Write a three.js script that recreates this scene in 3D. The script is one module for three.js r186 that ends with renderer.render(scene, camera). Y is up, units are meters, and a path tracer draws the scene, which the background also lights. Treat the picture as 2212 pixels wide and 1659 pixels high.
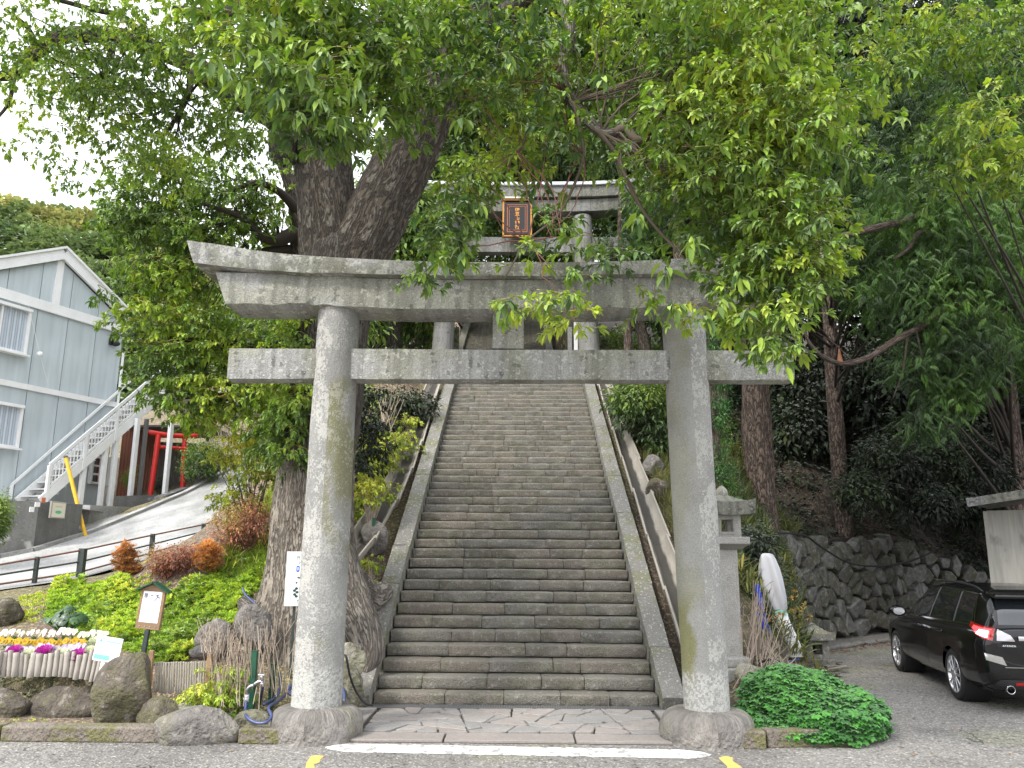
import * as THREE from 'three';
import { mergeGeometries, mergeVertices, toCreasedNormals } from 'three/addons/utils/BufferGeometryUtils.js';
import { RoundedBoxGeometry } from 'three/addons/geometries/RoundedBoxGeometry.js';
import { Brush, Evaluator, SUBTRACTION } from 'three-bvh-csg';

// ---------------------------------------------------------------- camera, sky, sun, exposure
const scene = new THREE.Scene();
const camera = new THREE.PerspectiveCamera(51.29, 4 / 3, 0.1, 900);
camera.position.set(0.0527, 1.8668, 10.0783);
camera.rotation.order = 'YXZ';
camera.rotation.set(0.20678, 0.01186, 0.00681);
camera.updateMatrixWorld(true);
const renderer = new THREE.WebGLRenderer();
renderer.toneMapping = THREE.LinearToneMapping;
renderer.toneMappingExposure = 2.4;
renderer.shadowMap.enabled = true;
const sunDir = new THREE.Vector3(-0.52, 0.8, 0.42).normalize();
{ // bright overcast sky: paler towards the sun, a little dimmer near the horizon
  const W = 256, H = 128, d = new Float32Array(W * H * 4);
  for (let j = 0; j < H; j++) for (let i = 0; i < W; i++) {
    const up = ((j + 0.5) / H - 0.5) * Math.PI, az = ((i + 0.5) / W - 0.5) * 2 * Math.PI;
    const x = Math.cos(az) * Math.cos(up), y = Math.sin(up), z = Math.sin(az) * Math.cos(up);
    const c = x * sunDir.x + y * sunDir.y + z * sunDir.z;
    let l = 0.86 + 0.3 * Math.max(0, y) + 0.55 * Math.pow(Math.max(0, c), 6);
    l *= 1 + 0.05 * Math.sin(az * 3 + y * 7) * Math.cos(az * 5 - y * 4);
    if (y < 0) l *= 0.55;
    const k = (j * W + i) * 4;
    d[k] = l * 0.955; d[k + 1] = l * 0.985; d[k + 2] = l * 1.05; d[k + 3] = 1;
  }
  const t = new THREE.DataTexture(d, W, H, THREE.RGBAFormat, THREE.FloatType);
  t.mapping = THREE.EquirectangularReflectionMapping; t.magFilter = THREE.LinearFilter; t.needsUpdate = true;
  scene.background = t; scene.environment = t;
}
const sun = new THREE.DirectionalLight(new THREE.Color(1, 0.95, 0.86), 1.5);
sun.position.copy(sunDir).multiplyScalar(60); sun.target.position.set(0, 3, -6);
sun.castShadow = true; sun.shadow.radius = 24; sun.shadow.mapSize.set(2048, 2048);
Object.assign(sun.shadow.camera, { left: -30, right: 30, top: 30, bottom: -30, near: 1, far: 140 });
scene.add(sun, sun.target);

// ---------------------------------------------------------------- helpers
let _s = 12345;
const seed = (n) => { _s = (n * 2654435761) >>> 0 || 1; };
const rnd = () => { _s = (_s + 0x6d2b79f5) | 0; let t = Math.imul(_s ^ (_s >>> 15), 1 | _s); t = (t + Math.imul(t ^ (t >>> 7), 61 | t)) ^ t; return ((t ^ (t >>> 14)) >>> 0) / 4294967296; };
const R = (a, b) => a + (b - a) * rnd();
const gauss = () => (rnd() + rnd() + rnd() - 1.5) / 1.5;
const pick = (a) => a[Math.floor(rnd() * a.length)];
const clamp = (x, a = 0, b = 1) => Math.min(b, Math.max(a, x));
const ss = (a, b, x) => { const t = clamp((x - a) / (b - a)); return t * t * (3 - 2 * t); };
const lerp = (a, b, t) => a + (b - a) * t;
const V = (x, y, z) => new THREE.Vector3(x, y, z);
// a photograph position (2212 px wide) and a distance along the view axis, a depth plane or a level -> the place in the world
const FPX = 1728;
const rayOf = (px, py) => V((px - 1106) / FPX, -(py - 829.5) / FPX, -1).applyQuaternion(camera.quaternion);
const at = (px, py, k) => rayOf(px, py).multiplyScalar(k).add(camera.position);
const atZ = (px, py, z) => { const d = rayOf(px, py); return d.multiplyScalar((z - camera.position.z) / d.z).add(camera.position); };
const atY = (px, py, y) => { const d = rayOf(px, py); return d.multiplyScalar((y - camera.position.y) / d.y).add(camera.position); };
// 3D and periodic 2D value noise
const h3 = (x, y, z) => { let n = Math.imul(x, 374761393) ^ Math.imul(y, 668265263) ^ Math.imul(z, 2147483647 ^ 0x5bd1e995); n = Math.imul(n ^ (n >>> 13), 1274126177); n ^= n >>> 16; return (n >>> 0) / 4294967296; };
const sm = (t) => t * t * (3 - 2 * t);
function n3(x, y, z) {
  const i = Math.floor(x), j = Math.floor(y), k = Math.floor(z), u = sm(x - i), v = sm(y - j), w = sm(z - k);
  return lerp(lerp(lerp(h3(i, j, k), h3(i + 1, j, k), u), lerp(h3(i, j + 1, k), h3(i + 1, j + 1, k), u), v),
    lerp(lerp(h3(i, j, k + 1), h3(i + 1, j, k + 1), u), lerp(h3(i, j + 1, k + 1), h3(i + 1, j + 1, k + 1), u), v), w);
}
const f3 = (x, y, z, o = 4) => { let s = 0, a = 0.5, t = 0; for (let i = 0; i < o; i++) { s += a * n3(x, y, z); t += a; a *= 0.5; x = x * 2.03 + 17.1; y = y * 2.03 + 3.7; z = z * 2.03 + 9.2; } return s / t; };
function n2(x, y, px, py, s) {
  const i = Math.floor(x), j = Math.floor(y), u = sm(x - i), v = sm(y - j), m = (a, p) => ((a % p) + p) % p;
  const a = m(i, px), b = m(i + 1, px), c = m(j, py), d = m(j + 1, py);
  return lerp(lerp(h3(a, c, s), h3(b, c, s), u), lerp(h3(a, d, s), h3(b, d, s), u), v);
}
// periodic fbm on the unit square: fx, fy cells across
function fb(u, v, fx, fy = fx, o = 4, s = 1) { let r = 0, a = 0.5, t = 0; for (let i = 0; i < o; i++) { r += a * n2(u * fx, v * fy, fx, fy, s + i); t += a; a *= 0.55; fx *= 2; fy *= 2; } return r / t; }
const toS = (c) => { c = clamp(c); return 255 * (c <= 0.0031308 ? c * 12.92 : 1.055 * Math.pow(c, 1 / 2.4) - 0.055); };
function colorTex(w, h, f, rep) {
  const d = new Uint8Array(w * h * 4);
  for (let j = 0, k = 0; j < h; j++) for (let i = 0; i < w; i++, k += 4) { const c = f((i + 0.5) / w, (j + 0.5) / h); d[k] = toS(c[0]); d[k + 1] = toS(c[1]); d[k + 2] = toS(c[2]); d[k + 3] = 255; }
  return finish(new THREE.DataTexture(d, w, h), rep, THREE.SRGBColorSpace);
}
function grayTex(w, h, f, rep) {
  const d = new Uint8Array(w * h * 4);
  for (let j = 0, k = 0; j < h; j++) for (let i = 0; i < w; i++, k += 4) { d[k] = d[k + 1] = d[k + 2] = 255 * clamp(f((i + 0.5) / w, (j + 0.5) / h)); d[k + 3] = 255; }
  return finish(new THREE.DataTexture(d, w, h), rep, THREE.NoColorSpace);
}
function finish(t, rep, cs) { t.wrapS = t.wrapT = THREE.RepeatWrapping; t.magFilter = THREE.LinearFilter; t.minFilter = THREE.LinearFilter; t.colorSpace = cs; if (rep) t.repeat.set(rep[0], rep[1]); t.needsUpdate = true; return t; }
function canvasTex(w, h, draw) { const c = document.createElement('canvas'); c.width = w; c.height = h; draw(c.getContext('2d'), w, h); const t = new THREE.CanvasTexture(c); t.colorSpace = THREE.SRGBColorSpace; t.magFilter = THREE.LinearFilter; return t; }
const mix3 = (a, b, t) => [lerp(a[0], b[0], t), lerp(a[1], b[1], t), lerp(a[2], b[2], t)];
const mul3 = (a, k) => [a[0] * k, a[1] * k, a[2] * k];
const col = (r, g, b) => new THREE.Color().setRGB(r, g, b);
const std = (o) => new THREE.MeshStandardMaterial({ roughness: 0.9, metalness: 0, ...o });

// geometry helpers: every geometry ends up non-indexed with position, normal and uv (metres)
function boxUV(g, s = 1) {
  if (g.index) g = g.toNonIndexed();
  if (!g.attributes.normal) g.computeVertexNormals();
  const p = g.attributes.position, uv = new Float32Array(p.count * 2), a = V(), b = V(), c = V();
  for (let i = 0; i < p.count; i += 3) {
    a.fromBufferAttribute(p, i); b.fromBufferAttribute(p, i + 1); c.fromBufferAttribute(p, i + 2);
    const n = b.clone().sub(a).cross(c.clone().sub(a)), x = Math.abs(n.x), y = Math.abs(n.y), z = Math.abs(n.z);
    [a, b, c].forEach((q, k) => { const [u, v] = y >= x && y >= z ? [q.x, q.z] : x >= z ? [q.z, q.y] : [q.x, q.y]; uv[(i + k) * 2] = u * s; uv[(i + k) * 2 + 1] = v * s; });
  }
  g.setAttribute('uv', new THREE.BufferAttribute(uv, 2));
  return g;
}
const clean = (g) => { if (g.index) g = g.toNonIndexed(); for (const k of Object.keys(g.attributes)) if (!['position', 'normal', 'uv'].includes(k)) g.deleteAttribute(k); return g; };
const join = (list) => mergeGeometries(list.map(clean));
function box(w, h, d, x = 0, y = 0, z = 0, r = 0) {
  const g = r ? new RoundedBoxGeometry(w, h, d, 2, Math.min(r, w / 2.01, h / 2.01, d / 2.01)) : new THREE.BoxGeometry(w, h, d);
  return boxUV(g).translate(x, y, z);
}
// tube through points [x,y,z,r]; uv in metres; rough(angle, length) bends the radius
function limb(pts, rad = 10, step = 0.15, rough, cap = true, flat = false) {
  const P = pts.map((p) => V(p[0], p[1], p[2])), curve = new THREE.CatmullRomCurve3(P, false, 'centripetal');
  const L = curve.getLength(), n = Math.max(2, Math.ceil(L / step)), pos = [], uv = [], idx = [];
  let nrm = V(0, 0, 1), prev = null, len = 0, last = null;
  const rs = pts.map((p) => p[3]);
  for (let i = 0; i <= n; i++) {
    const t = i / n, c = curve.getPoint(t), T = curve.getTangent(t), ft = t * (pts.length - 1), k = Math.min(pts.length - 2, Math.floor(ft)), r = lerp(rs[k], rs[k + 1], ft - k);
    if (last) len += c.distanceTo(last); last = c;
    if (!prev) nrm = Math.abs(T.z) < 0.9 ? V(0, 0, 1) : V(1, 0, 0);
    nrm.sub(T.clone().multiplyScalar(nrm.dot(T))).normalize(); prev = T;
    const b = T.clone().cross(nrm);
    for (let j = 0; j <= rad; j++) {
      const a = (j % rad) / rad * Math.PI * 2, q = rough ? r + rough(a, len, r, c) : r;
      const v = c.clone().addScaledVector(nrm, Math.cos(a) * q).addScaledVector(b, Math.sin(a) * q);
      pos.push(v.x, v.y, v.z); uv.push(j / rad * Math.max(1, Math.round(Math.PI * 2 * rs[0])), len);
    }
  }
  const w = rad + 1;
  for (let i = 0; i < n; i++) for (let j = 0; j < rad; j++) { const a = i * w + j, b = a + 1, c = a + w, d = c + 1; idx.push(a, b, c, b, d, c); }
  if (cap) for (const i of [0, n]) { const base = i * w, m = pos.length / 3; let cx = 0, cy = 0, cz = 0; for (let j = 0; j < rad; j++) { cx += pos[(base + j) * 3]; cy += pos[(base + j) * 3 + 1]; cz += pos[(base + j) * 3 + 2]; } pos.push(cx / rad, cy / rad, cz / rad); uv.push(0, 0); for (let j = 0; j < rad; j++) i ? idx.push(base + j, base + j + 1, m) : idx.push(base + j + 1, base + j, m); }
  const g = new THREE.BufferGeometry();
  g.setAttribute('position', new THREE.Float32BufferAttribute(pos, 3)); g.setAttribute('uv', new THREE.Float32BufferAttribute(uv, 2)); g.setIndex(idx);
  smoothSeam(g, n, w);
  return g.toNonIndexed();
}
function smoothSeam(g, n, w) { g.computeVertexNormals(); const N = g.attributes.normal; for (let i = 0; i <= n; i++) { const a = i * w, b = a + w - 1, x = N.getX(a) + N.getX(b), y = N.getY(a) + N.getY(b), z = N.getZ(a) + N.getZ(b), l = Math.hypot(x, y, z) || 1; N.setXYZ(a, x / l, y / l, z / l); N.setXYZ(b, x / l, y / l, z / l); } }
const bar = (a, b, r, rad = 6) => limb([[a.x, a.y, a.z, r], [b.x, b.y, b.z, r]], rad, 99);
// a square bar from a to b, w wide and h high
function beam(a, b, w, h, roll = 0) {
  const L = a.distanceTo(b), g = boxUV(new THREE.BoxGeometry(w, h, L)), m = new THREE.Matrix4(), o = new THREE.Object3D();
  o.position.copy(a).lerp(b, 0.5); o.lookAt(b); o.rotateZ(roll); o.updateMatrix(); return g.applyMatrix4(o.matrix);
}
// boulder: a ball cut by planes and roughened, about 1 m radius before scaling
function rockGeo(sd, detail = 4, cuts = 9, rough = 0.12, sx = 1, sy = 1, sz = 1) {
  seed(sd); let g = new THREE.IcosahedronGeometry(1, detail); g.deleteAttribute('uv'); g.deleteAttribute('normal'); g = mergeVertices(g, 1e-4);
  const pl = []; for (let i = 0; i < cuts; i++) pl.push([V(gauss(), gauss(), gauss()).normalize(), R(0.62, 0.92)]);
  const p = g.attributes.position, v = V(), o = sd * 7.31;
  for (let i = 0; i < p.count; i++) {
    v.fromBufferAttribute(p, i);
    for (const [n, d] of pl) { const e = v.dot(n) - d; if (e > 0) v.addScaledVector(n, -e * 0.88); }
    const k = 1 + rough * (f3(v.x * 1.7 + o, v.y * 1.7, v.z * 1.7, 3) - 0.5) * 2 + rough * 0.5 * (f3(v.x * 6 + o, v.y * 6, v.z * 6, 3) - 0.5);
    v.multiplyScalar(k); p.setXYZ(i, v.x * sx, v.y * sy, v.z * sz);
  }
  g.computeVertexNormals();
  return boxUV(g);
}
// ---------------------------------------------------------------- naming
const used = {}, kids = new WeakMap();
const numbered = (n) => { const k = (used[n] = (used[n] ?? -1) + 1); return k ? n + '_' + String(k).padStart(3, '0') : n; };
function tag(o, label, category, group) { o.userData.label = label; o.userData.category = category; if (group) o.userData.group = group; return o; }
function thing(name, label, category, pos, turn = 0, group) { const o = new THREE.Group(); o.name = numbered(name); if (pos) o.position.set(pos.x ?? pos[0], pos.y ?? pos[1], pos.z ?? pos[2]); o.rotation.y = turn; scene.add(o); return tag(o, label, category, group); }
function part(name, geo, m, parent, kind) {
  const o = new THREE.Mesh(Array.isArray(geo) ? join(geo) : geo, m); o.castShadow = o.receiveShadow = true;
  if (parent) { const c = kids.get(parent) ?? {}; kids.set(parent, c); const k = (c[name] = (c[name] ?? -1) + 1); o.name = k ? name + '_' + String(k).padStart(3, '0') : name; parent.add(o); } else { o.name = numbered(name); scene.add(o); }
  if (kind) o.userData.kind = kind;
  return o;
}
const struct = (name, geo, m) => part(name, geo, m, null, 'structure');
const inv = (o, g) => g.clone().translate(-o.position.x, -o.position.y, -o.position.z); // world geometry into a thing at its base
// ---------------------------------------------------------------- materials (uv in metres)
const M = {};
function surf(size, w, colorF, bumpF, bump, rough = 0.92, extra = {}) {
  const rep = [1 / size, 1 / size], o = { map: colorTex(w, w, colorF, rep), roughness: rough, ...extra };
  if (bumpF) { o.bumpMap = grayTex(w, w, bumpF, rep); o.bumpScale = bump; }
  return std(o);
}
// asphalt: worn grey with pale and dark aggregate
M.asphalt = surf(5.2, 2048, (u, v) => {
  const a = fb(u, v, 7, 7, 5, 3), g = n2(u * 360, v * 360, 360, 360, 8), g2 = n2(u * 180, v * 180, 180, 180, 9), p = fb(u, v, 5, 5, 3, 70), ck = Math.abs(fb(u, v, 4, 4, 5, 75) - 0.5);
  let l = 0.2 * (0.62 + 0.7 * a) * (0.66 + 0.68 * g) * (0.84 + 0.32 * g2); if (g > 0.83) l += 0.16; if (g2 < 0.13) l *= 0.5; if (ck < 0.0035 && p > 0.47) l *= 0.35;
  return mix3([l * 1.06, l, l * 0.93], [l * 1.05, l * 1.02, l * 0.82], ss(0.52, 0.7, p));
}, (u, v) => 0.6 * n2(u * 360, v * 360, 360, 360, 8) + 0.4 * n2(u * 180, v * 180, 180, 180, 9), 0.014, 0.95);
M.concrete = surf(4, 512, (u, v) => { const a = fb(u, v, 5, 5, 5, 11), b = fb(u, v, 2, 8, 3, 14), g = n2(u * 200, v * 200, 200, 200, 12); const l = 0.36 * (0.5 + 0.8 * a) * (0.7 + 0.6 * b) * (0.72 + 0.5 * g); return [l * 1.01, l, l * 0.97]; }, (u, v) => fb(u, v, 40, 40, 3, 13), 0.006);
M.darkConcrete = surf(3, 512, (u, v) => { const a = fb(u, v, 4, 4, 5, 21), s = fb(u, v, 18, 2, 3, 23), g = n2(u * 160, v * 160, 160, 160, 22); let l = 0.15 * (0.55 + 0.8 * a) * (0.7 + 0.5 * s) * (0.85 + 0.3 * g); const w = ss(0.64, 0.74, fb(u, v, 6, 6, 4, 25)); l = lerp(l, 0.42, w * 0.8); return [l, l * 0.99, l * 0.95]; }, (u, v) => fb(u, v, 40, 40, 3, 13), 0.006);
// weathered grey torii stone
const stoneCol = (u, v, o = 0) => {
  const a = fb(u, v, 4, 4, 5, 31 + o), g = n2(u * 230, v * 230, 230, 230, 32), b = fb(u, v, 26, 26, 3, 33 + o); let l = 0.3 * (0.72 + 0.44 * a) * (0.72 + 0.5 * g);
  l *= 0.8 + 0.4 * ss(0.25, 0.7, fb(u, v, 34, 2, 3, 39 + o)); if (b < 0.27) l *= 0.6; const w = ss(0.62, 0.7, 0.74 * fb(u, v, 70, 70, 3, 35 + o) + 0.26 * fb(u, v, 7, 7, 3, 36 + o)); l = lerp(l, 0.5, w * 0.7);
  const m = ss(0.5, 0.68, fb(u, v, 3, 3, 4, 37 + o)); return mix3([l, l * 0.985, l * 0.94], [l * 0.8, l * 0.8, l * 0.56], m * 0.5);
};
M.stone = surf(2.2, 1024, (u, v) => stoneCol(u, v), (u, v) => 0.6 * n2(u * 230, v * 230, 230, 230, 32) + 0.4 * fb(u, v, 30, 30, 3, 33), 0.008);
M.stoneMoss = surf(2.6, 1024, (u, v) => { const c = stoneCol(u, v, 80), k = ss(0.42, 0.6, fb(u, v, 5, 5, 5, 85)), w = ss(0.6, 0.66, fb(u, v, 34, 34, 4, 88)); return mix3(mix3(c, [0.115, 0.115, 0.07], k * 0.6), [0.46, 0.46, 0.42], w * 0.5); }, (u, v) => 0.6 * n2(u * 230, v * 230, 230, 230, 32) + 0.4 * fb(u, v, 30, 30, 3, 33), 0.008);
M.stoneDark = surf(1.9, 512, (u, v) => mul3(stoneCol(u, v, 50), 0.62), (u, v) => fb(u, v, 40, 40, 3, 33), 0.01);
const pillarTex = (flip) => colorTex(1024, 2048, (u, v) => { // u round the pillar, v up its height; the camera sees u 0.25 .. 0.75
  const a = fb(u, v, 5, 12, 5, 41 + flip), g = n2(u * 330, v * 900, 330, 900, 42); let l = 0.29 * (0.66 + 0.5 * a) * (0.74 + 0.45 * g), c = [l, l * 0.985, l * 0.93];
  const s = flip ? 1 - u : u;
  const moss = ss(0.34, 0.58, fb(u, v, 4, 7, 5, 43 + flip)) * (flip ? 0.35 * ss(0.62, 0.4, u) + 1.1 * ss(0.3, 0.17, v) * ss(0.07, 0.12, v) * ss(0.75, 0.55, u) : 0.85 * ss(0.4, 0.62, s) * ss(0.93, 0.75, v) * ss(0.1, 0.2, v));
  c = mix3(c, mul3([0.16, 0.155, 0.055], 0.75 + 0.5 * g), clamp(moss) * 0.85);
  const p = fb(u, v, 9, 22, 5, 47 + flip), h = fb(u, v, 60, 150, 3, 49), zone = flip ? ss(0.45, 0.6, u) * (0.75 + 0.25 * ss(0.6, 0.95, v)) : 0.55 + 0.45 * ss(0.5, 0.3, s);
  const h2 = fb(u, v, 130, 330, 2, 50), lich = ss(0.5, 0.58, p * 0.4 + h * 0.32 + h2 * 0.28 - 0.078 + 0.11 * zone) * zone;
  c = mix3(c, [0.47, 0.46, 0.42], clamp(lich * 0.72));
  const foot = ss(0.105, 0.085, v) * ss(0.42, 0.55, fb(u, v, 70, 190, 3, 53)); c = mix3(c, [0.5, 0.5, 0.47], foot * 0.5);
  return c;
});
M.pillarA = std({ map: pillarTex(0), bumpMap: grayTex(512, 1024, (u, v) => 0.6 * n2(u * 180, v * 480, 180, 480, 42) + 0.4 * fb(u, v, 30, 80, 3, 44)), bumpScale: 0.008 });
M.pillarB = std({ map: pillarTex(1), bumpMap: M.pillarA.bumpMap, bumpScale: 0.008 });
// stair stone: brownish grey, a few tones
const stepF = (o, t) => (u, v) => { const a = fb(u, v, 5, 5, 5, 61 + o), g = n2(u * 150, v * 150, 150, 150, 62), sp = ss(0.66, 0.76, fb(u, v, 24, 24, 3, 64 + o)), m = ss(0.5, 0.7, fb(u, v, 4, 4, 4, 66 + o)); const l = 0.182 * (0.6 + 0.7 * a) * (0.66 + 0.6 * g); return mix3(mix3([l * t[0], l * t[1], l * t[2]], [l * 0.9, l * 0.9, l * 0.6], m * 0.45), [0.33, 0.33, 0.29], sp * 0.45); };
const stepBump = grayTex(512, 512, (u, v) => 0.55 * fb(u, v, 22, 22, 4, 63) + 0.45 * n2(u * 150, v * 150, 150, 150, 62), [1 / 1.1, 1 / 1.1]);
M.steps = [[1.1, 1, 0.84], [1.07, 1, 0.86], [1.12, 0.99, 0.82]].map((t, i) => std({ map: colorTex(512, 512, stepF(i * 5, t), [1 / 1.1, 1 / 1.1]), bumpMap: stepBump, bumpScale: 0.022 }));
M.coping = surf(1.6, 512, (u, v) => { const a = fb(u, v, 5, 5, 5, 71), g = n2(u * 190, v * 190, 190, 190, 72), m = ss(0.45, 0.65, fb(u, v, 5, 5, 4, 73)), w = 0.7 * ss(0.66, 0.72, fb(u, v, 60, 60, 3, 74)), l = 0.19 * (0.6 + 0.6 * a) * (0.74 + 0.45 * g); return mix3(mix3([l * 1.05, l, l * 0.9], [l * 0.86, l * 0.86, l * 0.48], m * 0.7), [0.5, 0.5, 0.46], w * 0.7); }, (u, v) => fb(u, v, 36, 36, 3, 75), 0.012);
M.slabs = [[0.29, 0.26, 0.24], [0.28, 0.262, 0.247], [0.31, 0.28, 0.262], [0.26, 0.25, 0.24]].map((c, i) => surf(1.5, 256, (u, v) => mul3(c, (0.72 + 0.45 * fb(u, v, 4, 4, 5, 81 + i)) * (0.86 + 0.26 * n2(u * 110, v * 110, 110, 110, 82))), (u, v) => fb(u, v, 16, 16, 4, 83), 0.01));
M.kerb = surf(1.1, 512, (u, v) => { const a = fb(u, v, 5, 5, 5, 301), g = n2(u * 150, v * 150, 150, 150, 302), k = (0.5 + 0.8 * a) * (0.66 + 0.6 * g); return mix3([0.2 * k, 0.17 * k, 0.14 * k], [0.16 * k, 0.15 * k, 0.07 * k], ss(0.5, 0.7, fb(u, v, 6, 6, 4, 303))); }, (u, v) => fb(u, v, 40, 40, 3, 304), 0.02);
M.mortar = surf(1.2, 256, (u, v) => mul3([0.062, 0.052, 0.043], 0.5 + fb(u, v, 12, 12, 4, 85)), (u, v) => fb(u, v, 30, 30, 3, 86), 0.01);
// rocks of the garden and the retaining wall
const rockF = (c, mo, o) => (u, v) => { const a = fb(u, v, 4, 4, 5, 91 + o), b = fb(u, v, 18, 18, 4, 93 + o), g = n2(u * 170, v * 170, 170, 170, 94), k = (0.42 + 0.75 * a) * (0.6 + 0.75 * b) * (0.78 + 0.42 * g), m = ss(0.48, 0.66, fb(u, v, 5, 5, 4, 96 + o)); let r = mix3(mul3(c, k), mul3([0.11, 0.11, 0.035], k * 1.5), m * mo); if (b > 0.7) r = mix3(r, [0.34, 0.33, 0.28], 0.3); return r; };
const rockBump = grayTex(512, 512, (u, v) => 0.6 * fb(u, v, 9, 9, 5, 97) + 0.4 * fb(u, v, 50, 50, 3, 98), [1 / 1.3, 1 / 1.3]);
const rockMat = (c, mo, o) => std({ map: colorTex(512, 512, rockF(c, mo, o), [1 / 1.3, 1 / 1.3]), bumpMap: rockBump, bumpScale: 0.05 });
M.rock = rockMat([0.16, 0.135, 0.105], 0.45, 0); M.rockDark = rockMat([0.1, 0.082, 0.064], 0.45, 10); M.rockPale = rockMat([0.36, 0.34, 0.28], 0.35, 20); M.rockGrey = rockMat([0.24, 0.22, 0.2], 0.25, 30); M.rockMoss = rockMat([0.2, 0.19, 0.13], 0.95, 40);
M.wallStone = [rockMat([0.15, 0.145, 0.13], 0.35, 50), rockMat([0.21, 0.205, 0.19], 0.3, 60), rockMat([0.115, 0.11, 0.09], 0.5, 70)];
// soil with leaf litter; hillside colour varies with vertex colours
M.soil = surf(1.3, 1024, (u, v) => { const a = fb(u, v, 6, 6, 4, 101), l1 = fb(u, v, 48, 40, 2, 103), l2 = fb(u, v, 66, 74, 2, 105), g = n2(u * 220, v * 220, 220, 220, 106); let c = mul3([0.075, 0.06, 0.045], (0.5 + 0.9 * a) * (0.6 + 0.7 * g)); c = mix3(c, [0.19, 0.15, 0.105], ss(0.6, 0.68, l1)); return mix3(c, [0.13, 0.075, 0.055], ss(0.66, 0.72, l2) * 0.7); }, (u, v) => 0.6 * fb(u, v, 48, 40, 3, 103) + 0.4 * fb(u, v, 120, 120, 2, 107), 0.03, 1, { vertexColors: true });
// bark: long ridges up the stem
const barkT = (c1, c2, o, pale) => ({ map: colorTex(512, 512, (u, v) => { const w = fb(u, v, 3, 3, 3, 111 + o) * 0.16, r = ss(0.01, 0.14, Math.abs(fb(u + w, v, 16, 5, 4, 113 + o) - 0.5)), q = fb(u, v, 5, 3, 4, 115 + o), g = n2(u * 200, v * 120, 200, 120, 116); let c = mul3(mix3(c1, c2, r), (0.6 + 0.6 * q) * (0.75 + 0.5 * g)); return mix3(c, [0.34, 0.31, 0.27], ss(0.5, 0.72, fb(u, v, 9, 6, 4, 118 + o)) * r * pale * 0.7); }, [1.5, 1.15]), bumpMap: grayTex(512, 512, (u, v) => { const w = fb(u, v, 3, 3, 3, 111 + o) * 0.16; return ss(0, 0.2, Math.abs(fb(u + w, v, 16, 5, 4, 113 + o) - 0.5)) * 0.75 + 0.25 * fb(u, v, 90, 40, 2, 117); }, [1.5, 1.15]) });
M.bark = std({ ...barkT([0.045, 0.034, 0.026], [0.125, 0.1, 0.076], 0, 0.5), bumpScale: 0.05 });
M.barkPale = std({ ...barkT([0.12, 0.1, 0.082], [0.3, 0.26, 0.22], 20, 0.9), bumpScale: 0.05 });
M.trunk = std({ ...barkT([0.12, 0.1, 0.082], [0.29, 0.255, 0.215], 20, 0.9), bumpScale: 0.045, vertexColors: true });
M.cedar = std({ ...barkT([0.06, 0.042, 0.033], [0.23, 0.165, 0.13], 40, 0.3), bumpScale: 0.06 });
M.twig = std({ color: col(0.13, 0.1, 0.075) }); M.twigDark = std({ color: col(0.045, 0.035, 0.028) }); M.twigPale = std({ color: col(0.42, 0.34, 0.27) }); M.twigGrey = std({ color: col(0.26, 0.23, 0.19) }); M.twigRed = std({ color: col(0.17, 0.075, 0.06) });
// leaves: light passes through, the upper face keeps a waxy shine; tint per leaf cluster
const leafMat = (o) => new THREE.MeshPhysicalMaterial({ color: 0xffffff, roughness: 0.95, transmission: 0.36, thickness: 0, clearcoat: 0.5, clearcoatRoughness: 0.32, side: THREE.DoubleSide, ...o });
M.leaf = leafMat({}); M.leafMatt = leafMat({ clearcoat: 0.08, clearcoatRoughness: 0.6 });
// paints, metals and the like
const flat = (c, r = 0.6, m = 0) => std({ color: col(...c), roughness: r, metalness: m });
const worn = (c, r, amt, size = 1.5, o = 0) => surf(size, 256, (u, v) => mul3(c, 1 - amt + amt * 2 * fb(u, v, 6, 6, 5, 131 + o) * (0.8 + 0.4 * n2(u * 90, v * 90, 90, 90, 132))), (u, v) => fb(u, v, 40, 40, 3, 133), 0.002, r);
M.white = worn([0.76, 0.76, 0.75], 0.5, 0.12, 2); M.roadWhite = surf(1.2, 512, (u, v) => { const k = ss(0.35, 0.45, fb(u, v, 20, 20, 4, 141)); return mix3([0.2, 0.19, 0.18], mul3([0.78, 0.78, 0.76], 0.85 + 0.25 * fb(u, v, 7, 7, 3, 142)), 0.25 + 0.75 * k); }, (u, v) => fb(u, v, 60, 60, 2, 143), 0.006);
M.roadYellow = worn([0.72, 0.44, 0.12], 0.8, 0.25, 0.5, 6);
M.siding = surf(3.6, 512, (u, v) => { const s = fb(u, v, 30, 2, 3, 151), a = fb(u, v, 3, 3, 4, 152), l = (0.8 + 0.3 * s) * (0.85 + 0.3 * a); return [0.47 * l, 0.525 * l, 0.55 * l]; }, null, 0, 0.75);
M.red = worn([0.56, 0.02, 0.014], 0.4, 0.2); M.yellow = worn([0.68, 0.4, 0.02], 0.55, 0.25, 0.7, 3); M.greenPost = worn([0.012, 0.075, 0.04], 0.45, 0.25, 0.6, 4); M.darkPost = worn([0.04, 0.055, 0.05], 0.6, 0.3, 0.8, 5); M.rust = worn([0.17, 0.085, 0.055], 0.8, 0.4, 0.5, 7);
M.rustSheet = surf(2, 512, (u, v) => mix3([0.4, 0.17, 0.11], [0.23, 0.1, 0.075], fb(u, v, 3, 2, 5, 161)), null, 0, 0.75);
M.greySheet = surf(2, 512, (u, v) => mix3([0.13, 0.13, 0.13], [0.22, 0.17, 0.15], fb(u, v, 3, 2, 5, 163)), null, 0, 0.7);
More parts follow.
